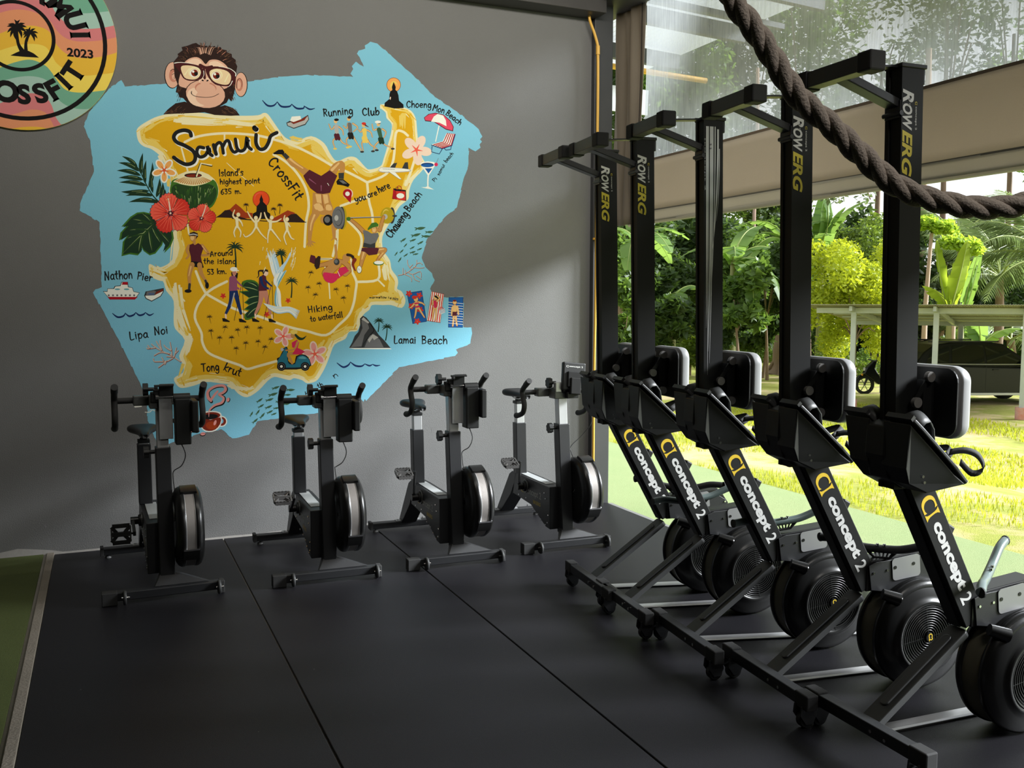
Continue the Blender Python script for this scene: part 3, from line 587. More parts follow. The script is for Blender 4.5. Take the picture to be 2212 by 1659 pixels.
    for s in (-1, 1):
        a_ = radians(crank + (0 if s < 0 else 180)); d = Vector((0, cos(a_), sin(a_))); x = hx - .035 if s < 0 else .062
        c0 = Vector((x, hyy, hz2)); c1 = c0 + d * .165
        MB().bar(c0 - d*.02, c1 + d*.012, .016, .026, (1, 0, 0)).cyl(c0 + Vector((-s*.03, 0, 0)), c0 + Vector((s*.012, 0, 0)), .022, seg=18).build('crank', M['gloss'], b, bevel=.003)
        px = c1.x + s * .07; R = Matrix.Translation((px, c1.y, c1.z)) @ Matrix.Rotation(radians(14 + crank*.1 if crank < 180 else 78), 4, 'X')
        pm = mat('grey_pedal_alloy', (.16, .155, .15), .35, .6) if crank < 150 else M['plas']
        mb = MB()
        for yy in (-.045, .045): mb.bar(R @ Vector((-.042, yy, 0)), R @ Vector((.048, yy, 0)), .022, .010, (0, 0, 1))
        for xx in (-.046, .05): mb.bar(R @ Vector((xx, -.045 if xx > 0 else -.03, 0)), R @ Vector((xx, .045 if xx > 0 else .03, 0)), .022, .008, (0, 0, 1))
        for t in (-1, 1): mb.bar(R @ Vector((-.02, t*.008, 0)), R @ Vector((-.046, t*.042, 0)), .018, .007, (0, 0, 1)).bar(R @ Vector((.02, t*.008, 0)), R @ Vector((.05, t*.042, 0)), .018, .007, (0, 0, 1))
        mb.bar(R @ Vector((-.046, 0, 0)), R @ Vector((.05, 0, 0)), .024, .022, (0, 0, 1)); mb.cyl(R @ Vector((-.05, 0, 0)), R @ Vector((.06, 0, 0)) if s < 0 else R @ Vector((.06, 0, 0)), .006, seg=8)
        mb.tube([(c1.x, c1.y, c1.z), (px, c1.y, c1.z)], .006, 8)
        for t in (-.03, -.01, .01, .03):
            for yy in (-.045, .045): mb.bar(R @ Vector((t, yy, -.016)), R @ Vector((t, yy, .016)), .004, .004, (1, 0, 0))
        mb.build('pedal', pm, b)
    # fan
    c = Vector((.115, 0, .365)); q = M['gloss']
    fn_ = MB().lathe([(.01, -.052), (.10, -.058), (.155, -.066), (.185, -.062), (.205, -.050), (.213, -.036), (.213, -.022), (.207, -.018)], c, 'x', 72).build('fan_cover', q, b)
    MB().lathe([(.207, .026), (.213, .030), (.213, .046), (.203, .062), (.18, .072), (.10, .07), (.01, .07)], c, 'x', 72).build('fan_back', q, b)
    MB().lathe([(.2095, -.020), (.2095, .028)], c, 'x', 72).build('fan_mesh_band', M['mesh'], b)
    MB().lathe([(.2100, -.0215), (.2115, -.0205), (.2115, -.0185), (.2100, -.0185)], c, 'x', 72).lathe([(.2100, .0265), (.2115, .0265), (.2115, .0285), (.2100, .0295)], c, 'x', 72).build('band_edge', M['silver'], b)
    def clip(a0, a1, name, m_, o_=.0):
        v = []; f = []; k = 6
        for i in range(k+1):
            a_ = radians(a0 + (a1 - a0)*i/k)
            for (rr, xx) in ((.206, -.040), (.2205 + o_, -.036), (.2205 + o_, .044), (.206, .048)): v.append(c + Vector((xx, rr*cos(a_), rr*sin(a_))))
        for i in range(k):
            for j in range(3): f.append((i*4+j, i*4+j+1, (i+1)*4+j+1, (i+1)*4+j))
        f += [(0, 1, 2, 3), (k*4+3, k*4+2, k*4+1, k*4)]; MB().add(v, f).build(name, m_, b)
    clip(96, 116, 'top_clip', q, .006); clip(203, 220, 'lower_clip', q, .002); clip(200.5, 203, 'clip_edge', M['chrome'], .003)
    return b
bikes = [((-.0024, 3.3396), (.3713, 3.2886), 1.0, .79, 1.03, 192, True, 'stationary bike standing leftmost, under the painted coral, its crank lowered'),
 ((.5247, 3.2976), (.9101, 3.2857), -1.8, .81, 1.0, 145, True, 'second stationary bike from the left, in front of the painted scooter and green fish'),
 ((1.0268, 3.3139), (1.4085, 3.3029), -1.7, .875, 1.035, 100, True, 'third stationary bike from the left, standing against bare grey wall'),
 ((1.5230, 3.3724), (1.8981, 3.3299), -1.5, .915, .985, 93, False, 'rightmost stationary bike near the corner column, its monitor raised')]
BK = []
for a_, c_, rz, szt, bz, cr_, fo, lab in bikes:
    b = make_bike(szt, bz, cr_, fo); mx_ = (a_[0] + c_[0]) / 2 * EYE; my_ = (a_[1] + c_[1]) / 2 * EYE
    b.location = (mx_ + (.012 if mx_ > .5 else -.02), my_ + .085, 0); b.rotation_euler = (0, 0, radians(rz)); tag(b, lab, 'exercise bike', 'stationary bikes in front of the mural'); BK.append(b)

# ---------------------------------------------------------------- roll-down blind across the open side, curtain, rope
BX = 3.78
pvc = bpy.data.materials.new('clear_weathered_plastic'); pvc.use_nodes = True; n = pvc.node_tree.nodes; l = pvc.node_tree.links; n.remove(n['Principled BSDF'])
tcn = n.new('ShaderNodeTexCoord'); mp = n.new('ShaderNodeMapping'); mp.inputs['Scale'].default_value = (1, 26, 1.5); t1 = n.new('ShaderNodeTexNoise'); t1.inputs['Scale'].default_value = 2.2; t1.inputs['Detail'].default_value = 8; t1.inputs['Roughness'].default_value = .7
l.new(tcn.outputs['Object'], mp.inputs[0]); l.new(mp.outputs[0], t1.inputs['Vector'])
t3 = n.new('ShaderNodeTexNoise'); t3.inputs['Scale'].default_value = 1.6; t3.inputs['Detail'].default_value = 4; l.new(tcn.outputs['Object'], t3.inputs['Vector'])
ad = n.new('ShaderNodeMath'); ad.operation = 'ADD'; l.new(t1.outputs[0], ad.inputs[0]); l.new(t3.outputs[0], ad.inputs[1])
r1 = n.new('ShaderNodeMapRange'); r1.inputs['From Min'].default_value = .75; r1.inputs['From Max'].default_value = 1.3; r1.inputs['To Min'].default_value = .42; r1.inputs['To Max'].default_value = .9; l.new(ad.outputs[0], r1.inputs['Value'])
tp = n.new('ShaderNodeBsdfTransparent'); tp.inputs[0].default_value = (.93, .95, .97, 1); tl_ = n.new('ShaderNodeBsdfTranslucent'); tl_.inputs[0].default_value = (.30, .32, .34, 1); df = n.new('ShaderNodeBsdfDiffuse'); df.inputs[0].default_value = (.6, .62, .64, 1)
m1 = n.new('ShaderNodeMixShader'); m1.inputs[0].default_value = .35; l.new(tl_.outputs[0], m1.inputs[1]); l.new(df.outputs[0], m1.inputs[2])
m2 = n.new('ShaderNodeMixShader'); l.new(r1.outputs[0], m2.inputs[0]); l.new(tp.outputs[0], m2.inputs[1]); l.new(m1.outputs[0], m2.inputs[2]); l.new(m2.outputs[0], n['Material Output'].inputs[0])
canvas = mat('beige_canvas', (.43, .38, .31), .8, noise=(2.2, .7, (.49, .44, .36), (1, 1, .5)), bump=(300, .2), transl=((.5, .44, .35), .42))
hem_m = mat('grey_canvas_hem', (.45, .43, .33), .7, noise=(4, .7, (.52, .5, .4)), transl=((.55, .5, .4), .32))
bl = empty('roller_blind', (BX, 1.2, 2.16))
def sheet(y0, y1, z0, z1, amp, ny=60, nz=6, x=0., freq=.8):
    mb = MB(); v = []
    for j in range(nz+1):
        for i in range(ny+1):
            y = y0 + (y1-y0)*i/ny; z = z0 + (z1-z0)*j/nz
            v.append((x + amp*mnoise.noise(Vector((y*freq, z*.7, x))), y - 1.2, z - 2.16))
    return mb.add(v, [(j*(ny+1)+i, j*(ny+1)+i+1, (j+1)*(ny+1)+i+1, (j+1)*(ny+1)+i) for j in range(nz) for i in range(ny)], True)
sheet(1.15, 6.20, 2.60, 3.95, .03).build('clear_panel', pvc, bl)
for nm, z0, z1, m_, x in (('canvas_band', 2.235, 2.625, canvas, -.004), ('bottom_hem', 2.165, 2.245, hem_m, -.010)):
    o = sheet(1.15, 6.42, z0, z1, .03, x=x).build(nm, m_, bl); o.modifiers.new('t', 'SOLIDIFY').thickness = .004
sheet(1.15, 6.42, 2.612, 2.628, .03, nz=1, x=-.009).build('seam_tape', mat('brown_seam_tape', (.13, .095, .06), .8), bl)
sheet(1.15, 6.42, 2.240, 2.250, .03, nz=1, x=-.014).build('stitch_line', mat('grey_stitching', (.13, .12, .09), .8), bl)
MB().tube([(0, -.05, .005), (0, 5.2, .005)], .018, 12).build('weight_bar', hem_m, bl)
tag(bl, 'roll-down blind of clear plastic and beige canvas across the open side', 'blind')
# bunched beige canvas strip by the column
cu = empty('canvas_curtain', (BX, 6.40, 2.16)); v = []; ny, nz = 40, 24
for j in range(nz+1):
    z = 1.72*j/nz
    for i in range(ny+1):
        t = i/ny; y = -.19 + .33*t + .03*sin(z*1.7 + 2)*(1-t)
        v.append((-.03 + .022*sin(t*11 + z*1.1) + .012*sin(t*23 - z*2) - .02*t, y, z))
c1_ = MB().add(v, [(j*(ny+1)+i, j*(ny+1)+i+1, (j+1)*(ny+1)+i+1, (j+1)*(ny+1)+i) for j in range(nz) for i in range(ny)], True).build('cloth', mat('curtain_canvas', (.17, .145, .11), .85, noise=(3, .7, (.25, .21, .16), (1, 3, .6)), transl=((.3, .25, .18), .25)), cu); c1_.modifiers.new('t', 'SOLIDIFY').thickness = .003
v = []
for j in range(nz+1):
    z = 1.72*j/nz; y = -.192 + .03*sin(z*1.7 + 2); v += [(-.045, y - .006, z), (-.045, y + .006, z)]
MB().add(v, [(2*j, 2*j+1, 2*j+3, 2*j+2) for j in range(nz)]).build('edge_binding', mat('dark_binding', (.03, .022, .018), .7), cu)
tag(cu, 'bunched beige canvas curtain hanging between corner column and clear panel', 'curtain')

# three-strand rope, hanging in a slack loop well in front of the machines
rp = [(1380, -1500, 2.0), (1420, -700, 2.0), (1480, -300, 2.0), (1530, -110, 2.0), (1583, 0, 2.0), (1628, 62, 2.0), (1665, 118, 2.0), (1722, 206, 2.0), (1795, 272, 2.0), (1868, 342, 2.0), (1932, 398, 2.0), (2000, 428, 2.0), (2090, 447, 2.0), (2160, 448, 2.0), (2212, 440, 2.0), (2300, 415, 2.02), (2420, 350, 2.05), (2560, 200, 2.1), (2680, -100, 2.15), (2760, -700, 2.2), (2790, -1500, 2.2)]
P = smooth_path([at_d(a, b_, d) for a, b_, d in rp], 22)
Q = [P[0]]                                                     # resample at equal steps
for p in P[1:]:
    while (p - Q[-1]).length > .0125: Q.append(Q[-1] + (p - Q[-1]).normalized() * .0125)
P = Q; rope_m = mat('manila_rope', (.33, .275, .235), .9, noise=(140, .7, (.56, .485, .42)), bump=(180, .5))
rope = empty('climbing_rope', P[0]); a = None
frames = []
for i in range(len(P)):
    d = (P[min(i+1, len(P)-1)] - P[max(i-1, 0)]).normalized(); a = d.orthogonal().normalized() if a is None else (a - d*a.dot(d)).normalized(); frames.append((a.copy(), d.cross(a)))
for k in range(3):
    pts = [P[i] - P[0] + (frames[i][0]*cos(i*.0125/.165*2*pi + k*2*pi/3) + frames[i][1]*sin(i*.0125/.165*2*pi + k*2*pi/3)) * .0118 for i in range(len(P))]
    MB().tube(pts, .0142, 12).build('strand', rope_m, rope)
tag(rope, 'thick twisted brown climbing rope hanging in a slack loop at upper right', 'rope')
# ---------------------------------------------------------------- the painted mural: thin coats of paint on the wall
ILL = .90
def paint(r, g, b):
    lin = [((c/255 + .055)/1.055)**2.4 if c > 10 else c/255/12.92 for c in (r, g, b)]; q = tuple(min(.9, c/ILL) for c in lin)
    return mat('paint_%02x%02x%02x' % (r, g, b), q, .85, spec=.2, bump=(220, .12))
PAINT = {k: v for k, v in dict(
 sea=(122,186,209), sea2=(104,166,192), cream=(236,222,178), pale=(228,198,96), yel=(216,164,22), yel2=(206,150,16), road=(238,222,182), navy=(22,44,92), ink=(28,28,28), brown=(44,28,24),
 fur=(96,66,48), skin=(216,168,144), skin2=(190,126,104), skin3=(232,198,172), lens=(226,200,158), frame=(70,26,28), white=(236,232,222), blk=(20,18,18), grn=(36,66,30), grn2=(62,108,36), leafd=(26,52,34), leafl=(150,170,110),
 org=(238,164,88), org2=(214,84,46), red=(206,52,40), red2=(232,92,74), mar=(82,30,42), tan=(190,136,72), tan2=(226,182,118), gry=(106,106,108), gry2=(176,174,170), dk=(52,54,56), sun=(226,76,30), rust=(158,58,22),
 dred=(168,18,34), blue=(28,88,158), pink=(228,152,146), pink2=(244,206,186), pink3=(214,70,96), hot=(206,40,84), teal=(40,112,132), teal2=(98,164,176), purple=(140,76,104), lb=(176,206,222), lb2=(212,226,230), olive=(176,152,24), coral=(168,128,112), coral2=(206,184,168), choc=(124,40,22), lav=(58,92,66)).items()}
for k in list(PAINT): PAINT[k] = paint(*PAINT[k])
mural = empty('wall_mural', (0, WY, 0)); tag(mural, 'painted island map mural on blue ground covering the grey wall', 'mural')
LAY = [0]; LAYERS = {}
from mathutils.geometry import tessellate_polygon
class Coat:
    def __init__(s, name, z=None): s.name = name; s.mb = MB(); s.z = z or (0, 0, 1.)
    def P(s, p, off):
        q = on_y(s.z[0] + p[0]/s.z[2], s.z[1] + p[1]/s.z[2], WY - off); return (q.x, q.y - WY, q.z)
    def off(s, pts=None, pad=2.):
        """next free coat over the cells this shape touches, so the paint stays thin"""
        if pts is None: return .0008
        cells = set()
        for x, y in pts:
            x = s.z[0] + x/s.z[2]; y = s.z[1] + y/s.z[2]
            for i in range(int((x - pad)//6), int((x + pad)//6) + 1):
                for j in range(int((y - pad)//6), int((y + pad)//6) + 1): cells.add((i, j))
        k = 1 + max(LAYERS.get(c, 0) for c in cells)
        for c in cells: LAYERS[c] = k
        return .0008 + k*.000012
    def area(s, pts):
        xs_ = [p[0] for p in pts]; ys_ = [p[1] for p in pts]; st_ = 5*s.z[2]; out = []
        x = min(xs_)
        while x <= max(xs_) + st_:
            y = min(ys_)
            while y <= max(ys_) + st_: out.append((min(x, max(xs_)), min(y, max(ys_)))); y += st_
            x += st_
        return out
    def poly(s, c, pts, sm=0):
        if sm:
            pts = list(pts); n = len(pts); out = []
            for i in range(n):
                p0, p1, p2, p3 = pts[i-1], pts[i], pts[(i+1) % n], pts[(i+2) % n]
                for k in range(sm):
                    t = k/sm; out.append(tuple(.5*((2*p1[j]) + (-p0[j]+p2[j])*t + (2*p0[j]-5*p1[j]+4*p2[j]-p3[j])*t*t + (-p0[j]+3*p1[j]-3*p2[j]+p3[j])*t**3) for j in (0, 1)))
            pts = out
        o = s.off(s.area(pts)); s.mb.use(PAINT[c]); s.mb.add([s.P(p, o) for p in pts], [tuple(t) for t in tessellate_polygon([[Vector((p[0], p[1], 0)) for p in pts]])]); return s
    def ell(s, c, cx, cy, rx, ry=None, rot=0, n=20):
        ry = rx if ry is None else ry; a = radians(rot)
        return s.poly(c, [(cx + rx*cos(t)*cos(a) - ry*sin(t)*sin(a), cy + rx*cos(t)*sin(a) + ry*sin(t)*cos(a)) for t in [2*pi*i/n for i in range(n)]])
    def st(s, c, pts, w, sm=4, w1=None, cap=True):
        """brush stroke; w..w1 widths; list w = width per given point"""
        n0 = len(pts); ws = list(w) if isinstance(w, (list, tuple)) else [w + ((w if w1 is None else w1) - w)*i/max(1, n0-1) for i in range(n0)]
        if sm and n0 > 2:
            q = smooth_path([(p[0], p[1], ws[i]) for i, p in enumerate(pts)], sm); pts = [(p.x, p.y) for p in q]; ws = [max(.2, p.z) for p in q]
        o = s.off(pts, max(ws)/2/s.z[2] + 1); s.mb.use(PAINT[c]); L = []; R = []; n = len(pts)
        for i in range(n):
            a, b = pts[max(i-1, 0)], pts[min(i+1, n-1)]; dx, dy = b[0]-a[0], b[1]-a[1]; l_ = math.hypot(dx, dy) or 1; h = ws[i]/2
            L.append(s.P((pts[i][0] - dy/l_*h, pts[i][1] + dx/l_*h), o)); R.append(s.P((pts[i][0] + dy/l_*h, pts[i][1] - dx/l_*h), o))
        s.mb.add(L + R, [(i, i+1, n+i+1, n+i) for i in range(n-1)])
        if cap:
            for e in (0, n-1):
                if ws[e]*1. / s.z[2] > 1.2: s.mb.add([s.P((pts[e][0] + ws[e]/2*cos(2*pi*k/10), pts[e][1] + ws[e]/2*sin(2*pi*k/10)), o + .000003) for k in range(10)], [tuple(range(10))])
        return s
    def leaf(s, c, a, b, w, bend=0., hi=None):
        dx, dy = b[0]-a[0], b[1]-a[1]; L = math.hypot(dx, dy); nx, ny = -dy/L, dx/L; up = []; dn = []
        for i in range(9):
            t = i/8; q = w/2*sin(pi*t**.75)**.9 if 0 < t < 1 else 0; bx = a[0] + dx*t + nx*bend*sin(pi*t); by = a[1] + dy*t + ny*bend*sin(pi*t)
            up.append((bx + nx*q, by + ny*q)); dn.append((bx - nx*q, by - ny*q))
        s.poly(c, up + dn[-2:0:-1])
        if hi: s.st(hi, [((up[i][0]*.7 + dn[i][0]*.3), (up[i][1]*.7 + dn[i][1]*.3)) for i in (2, 3, 4, 5)], w*.10, 2, w*.04, False)
        return s
    def done(s, label=None):
        o = s.mb.build(s.name, None, mural)
        if label: o['label'] = label
        return o
def bloom(c, cx, cy, R, rot, edge, mid, core, n=5):
    for k in range(n):
        a = radians(rot + 360/n*k); ux, uy = cos(a), sin(a)
        c.ell(edge, cx + ux*R*.56, cy + uy*R*.56, R*.46, R*.30, math.degrees(a)); c.ell(mid, cx + ux*R*.54, cy + uy*R*.54, R*.36, R*.20, math.degrees(a))
        c.st(core, [(cx + ux*R*.04, cy + uy*R*.04), (cx + ux*R*.42, cy + uy*R*.42)], R*.13, 0, R*.02, False)
    c.ell(core, cx, cy, R*.09)
def hib(c, cx, cy, R, rot, tip):
    for k in range(5):
        a = radians(rot + 72*k); pts = []
        for i in range(15):
            t = -1 + i/7; rr = R*(.62 + .38*cos(t*1.25)**.6 + .03*(-1)**i); pts.append((cx + rr*cos(a + t*.60), cy + rr*sin(a + t*.60)))
        c.poly('mar', [(cx, cy)] + [(cx + (p[0]-cx)*1.03, cy + (p[1]-cy)*1.03) for p in pts]); c.poly('red' if k % 2 else 'red2', [(cx, cy)] + pts)
        for t in (-.4, -.2, 0, .2, .4): c.st('red' if not k % 2 else 'red2', [(cx + R*.2*cos(a+t), cy + R*.2*sin(a+t)), (cx + R*.85*cos(a+t*1.15), cy + R*.85*sin(a+t*1.15))], R*.05, 0, R*.02, False)
        c.st('mar', [(cx, cy), (cx + R*.38*cos(a), cy + R*.38*sin(a))], R*.06, 0, R*.01, False)
        c.st('mar', [(cx + R*.3*cos(a+.63), cy + R*.3*sin(a+.63)), (cx + R*.93*cos(a+.63), cy + R*.93*sin(a+.63))], R*.018, 0, None, False)
    c.st('pink2', [(cx, cy), ((cx*.4+tip[0]*.6)+4, cy*.4+tip[1]*.6), tip], R*.09, 3, R*.05)
    for k in range(6): c.ell('mar', cx + R*.1*cos(k), cy + R*.1*sin(k), R*.05, n=8)
    for k in range(5): c.ell('org', tip[0] + R*.09*cos(k*1.3), tip[1] + R*.12*sin(k*1.3), R*.03, n=6)
def tuft(c, x, y, h, lean=0, col='ink', R=None):
    R = R or h*.42; c.st(col, [(x, y), (x + lean*.4, y + h*.5), (x + lean, y + h)], h*.09, 3, h*.03, False)
    for k in range(7):
        a = radians(-168 + 56*k*.98) if k < 7 else 0; a = radians((-175, -140, -95, -50, -10, 25, 155)[k]); c.leaf(col, (x, y), (x + R*cos(a), y + R*.85*sin(a)), R*.17, R*.1*(1 if cos(a) < 0 else -1))
def palm(c, x, y, base, col='grn', R=60):
    c.st(col, [(x, y), ((x+base[0])/2 + 4, (y+base[1])/2), base], R*.14, 3, R*.2, False)
    for a in (-178, -150, -118, -85, -52, -25, 2, 30, 150): a = radians(a); c.leaf(col, (x, y), (x + R*cos(a), y + R*.9*sin(a) + R*.15), R*.17, R*.16*(1 if cos(a) < 0 else -1))

# -- blue ground and island
G_ = Coat('sea_paint')
sea = [(262,173),(270,187),(354,181),(420,180),(540,176),(587,168),(657,162),(763,166),(757,159),(763,149),(760,143),(769,133),(786,144),(777,124),(771,116),(775,109),(789,105),(788,98),(800,90),(815,94),(893,163),(940,210),(987,241),(1034,279),(1042,295),(1037,301),(1041,306),(1036,312),(1038,319),(1027,327),(1012,319),(1012,354),(998,401),(987,448),(960,470),(938,497),(922,517),(911,557),(919,577),(933,590),(939,605),(929,624),(938,640),(966,643),(1001,641),(1001,707),(1018,707),(1020,720),(1016,742),(985,755),(989,762),(983,769),(862,793),(791,866),(788,862),(785,868),(781,863),(777,868),(775,860),(740,880),(686,892),(556,910),(538,939),(520,944),(502,947),(478,927),(449,933),(429,937),(365,959),(339,955),(319,909),(317,859),(289,800),(269,760),(248,719),(218,663),(201,632),(206,625),(220,620),(218,560),(215,480),(172,455),(173,440),(203,370),(195,304),(181,273),(192,243),(235,192)]
dens = []
for i in range(len(sea)):
    a, b = sea[i], sea[(i+1) % len(sea)]; L = math.hypot(b[0]-a[0], b[1]-a[1]); n = max(1, int(L/7))
    for k in range(n):
        t = k/n; j = 1.0 if k else 0; dens.append((a[0]+(b[0]-a[0])*t + j*random.uniform(-.9, .9), a[1]+(b[1]-a[1])*t + j*random.uniform(-.9, .9)))
G_.poly('sea', dens)
for i in range(0, len(sea)):                       # dry-brush ends along the border
    a, b = sea[i], sea[(i+1) % len(sea)]
    for t in (.2, .5, .8):
        x, y = a[0]+(b[0]-a[0])*t, a[1]+(b[1]-a[1])*t; L = math.hypot(b[0]-a[0], b[1]-a[1])
        if L > 25 and t < .3: G_.st('sea', [(x, y), (x + (b[0]-a[0])/L*9, y + (b[1]-a[1])/L*9)], 2.6, 0, 1, False)
G_.done('blue painted sea')
I_ = Coat('island_paint')
isl = [(295,286),(299,275),(318,262),(342,251),(377,244),(412,242),(464,247),(516,250),(557,249),(569,244),(579,247),(594,268),(616,297),(641,304),(672,294),(700,309),(714,333),(728,348),(752,339),(770,341),(789,361),(799,366),(822,359),(829,342),(839,309),(845,286),(846,268),(835,255),(833,243),(821,232),(829,225),(879,234),(897,253),(901,283),(905,320),(912,340),(918,352),(914,366),(893,389),(884,412),(882,430),(864,445),(853,463),(838,488),(826,512),(828,540),(842,562),(846,582),(858,599),(860,613),(858,624),(868,630),(876,649),(868,665),(845,659),(827,659),(804,659),(798,669),(785,680),(778,700),(771,715),(754,717),(746,732),(723,744),(713,767),(704,790),(694,809),(683,823),(664,828),(652,821),(635,817),(625,821),(600,815),(590,815),(578,823),(558,844),(534,858),(514,850),(498,832),(475,828),(445,825),(419,833),(395,838),(383,833),(376,817),(395,805),(396,789),(387,769),(399,735),(379,711),(375,690),(375,650),(359,628),(351,606),(327,598),(322,586),(323,570),(343,578),(369,565),(381,535),(374,517),(374,499),(372,440),(368,385),(354,351),(345,336),(327,322),(310,316),(299,305)]
def inset(pts, d, seed):
    n = len(pts); ar = sum(pts[i][0]*pts[(i+1) % n][1] - pts[(i+1) % n][0]*pts[i][1] for i in range(n)); sg = 1 if ar > 0 else -1; out = []
    for i in range(n):
        a, b = pts[i-1], pts[(i+1) % n]; dx, dy = b[0]-a[0], b[1]-a[1]; l_ = math.hypot(dx, dy) or 1
        k = d*(1 + .45*mnoise.noise(Vector((pts[i][0]*.03, pts[i][1]*.03, seed)))); k *= .55 if (820 < pts[i][0] < 920 and pts[i][1] < 370) else 1
        out.append((pts[i][0] - sg*dy/l_*k, pts[i][1] + sg*dx/l_*k))
    return out
I_.poly('cream', isl, 3); i1 = inset(isl, 8, 1); i2 = inset(isl, 17, 5)
I_.poly('pale', i1, 2); I_.poly('yel', i2, 2)
rnd = random.Random(3)
for i in range(len(isl)):                                       # sandy brush marks along the coast
    a, b = isl[i], isl[(i+1) % len(isl)]; c_, d_ = i2[i], i2[(i+1) % len(isl)]; L = math.hypot(b[0]-a[0], b[1]-a[1])
    for k in range(max(1, int(L/7))):
        t = rnd.random(); u_ = rnd.uniform(.3, 1.25); x = a[0] + (b[0]-a[0])*t; y = a[1] + (b[1]-a[1])*t; x2 = c_[0] + (d_[0]-c_[0])*t; y2 = c_[1] + (d_[1]-c_[1])*t
        px_, py_ = x + (x2-x)*u_, y + (y2-y)*u_; ex, ey = (b[0]-a[0])/L, (b[1]-a[1])/L; l_ = rnd.uniform(5, 13)
        I_.st(rnd.choice(['pale', 'cream', 'pale', 'yel']), [(px_ - ex*l_, py_ - ey*l_), (px_ + ex*l_, py_ + ey*l_)], rnd.uniform(1, 3), 0, .8, False)
for (x, y, rx, ry, r0, cc) in ((430,262,60,8,2,'cream'),(520,268,40,7,6,'cream'),(352,360,8,26,-20,'cream'),(372,395,10,14,0,'pale'),(345,590,18,12,20,'cream'),(385,640,9,34,-8,'cream'),(396,690,10,30,-20,'cream'),(405,745,9,26,12,'cream'),(402,800,12,20,20,'pale'),(520,835,30,7,5,'cream'),(640,800,26,6,0,'pale'),(735,720,26,8,-30,'pale'),(840,640,26,7,10,'pale'),(835,590,7,22,-10,'cream'),(690,330,26,7,40,'pale'),(640,300,16,5,10,'pale'),(872,260,9,18,0,'pale'),(780,366,20,7,30,'pale'),(376,540,7,34,6,'cream'),(380,480,7,22,2,'cream'),(690,760,7,30,25,'pale')):
    for k in range(7):
        o1, o2 = rnd.uniform(-1, 1), rnd.uniform(-1, 1); a = radians(r0); ux, uy = (cos(a), sin(a)) if rx > ry else (-sin(a), cos(a)); big, sml = max(rx, ry), min(rx, ry)
        cxx, cyy = x - uy*sml*o1, y + ux*sml*o1; I_.st(cc, [(cxx - ux*big*(1-abs(o1)*.5), cyy - uy*big*(1-abs(o1)*.5)), (cxx + ux*big*.3, cyy + uy*big*.3 + 1.5), (cxx + ux*big*(1-abs(o2)*.5), cyy + uy*big*(1-abs(o2)*.5))], sml*.55, 3, 1.2, False)
I_.done('yellow island shape with sandy edges')
R_ = Coat('road_lines')
for pts in ([(399,307),(431,294),(485,288),(551,292),(598,303),(640,317),(690,342),(723,361),(747,370),(775,384),(793,394)], [(793,394),(834,376),(850,344),(855,288),(869,284),(881,293)], [(793,394),(797,434),(804,463),(806,500)], [(895,347),(886,375),(876,400)], [(736,445),(761,436),(795,425)],
 [(392,320),(407,375)], [(404,477),(408,505)], [(423,586),(435,616),(445,634)], [(445,634),(462,622),(490,608)], [(445,634),(458,642),(506,667),(558,683),(620,705),(662,715),(704,724),(733,701),(754,680),(764,655),(768,630),(770,609),(762,590)], [(770,609),(816,604),(818,572)], [(816,604),(830,618)],
 [(445,634),(427,659),(421,687),(435,719),(437,739),(449,761),(478,775),(518,789),(534,797),(558,791),(598,780)], [(485,288),(485,302)], [(591,334),(614,347),(640,372),(661,408),(667,445),(661,481),(658,533)], [(752,477),(777,504),(781,526),(775,550)], [(728,499),(724,530),(719,553)], [(762,590),(758,560)]):
    R_.st('road', pts, 5.4 if len(pts) > 2 else 3.6, 4)
R_.st('cream', [(490,352),(510,370),(548,402)], 1.2, 3)
R_.done('cream painted roads')
W_ = Coat('wave_marks')
for pts in ([(567,217),(578,228),(591,228),(599,220)], [(599,220),(608,230),(625,230),(630,225)], [(630,225),(641,234),(655,234),(657,229)], [(657,229),(669,236),(680,234)], [(243,677),(254,685),(266,683),(271,676)], [(271,677),(279,683),(289,680),(293,675)], [(293,675),(301,681),(310,679),(314,675)], [(314,675),(323,681),(332,677)],
 [(728,784),(741,793),(752,789),(757,782)], [(757,782),(768,790),(781,791),(788,786)], [(788,786),(798,790),(805,787)], [(805,787),(812,790),(821,789)]): W_.st('navy', pts, [1.6, 4, 3.6, 1.4] if len(pts) == 4 else [1.6, 3.6, 1.2], 4)
W_.done('navy wave strokes')

# -- monkey wearing glasses
ZB = (160, 60, 4.608); k_ = Coat('painted_monkey', ZB); rnd = random.Random(5)
k_.poly('brown', [(888,862),(930,815),(960,790),(1010,752),(1100,735),(1180,760),(1400,800),(1500,770),(1560,790),(1610,820),(1650,872),(1560,876),(1400,868),(1300,842),(1150,850),(1000,856)])
for i in range(46): x = rnd.uniform(920, 1110) if i % 2 else rnd.uniform(1470, 1610); y = 845 - (1 - abs(x - (1050 if i % 2 else 1540))/150)*70*rnd.random(); k_.st('fur', [(x, y), (x + (-28 if i % 2 else 28), y + 22)], 5, 0, 1, False)
k_.ell('blk', 978, 472, 79, 134); k_.ell('skin', 980, 470, 73, 128); k_.ell('skin2', 990, 474, 44, 66); k_.ell('skin', 1000, 480, 26, 42); k_.st('brown', [(960,430),(985,412),(1010,440),(1015,480),(990,515)], 6, 4, 3); k_.st('brown', [(975,470),(995,455),(1005,480),(990,500)], 5, 4, 2)
k_.ell('blk', 1662, 566, 66, 124); k_.ell('skin', 1660, 565, 60, 118); k_.ell('skin2', 1645, 565, 36, 66); k_.ell('skin', 1640, 568, 20, 42); k_.st('brown', [(1620,600),(1625,530),(1650,505),(1672,540),(1668,590)], 6, 4, 3)
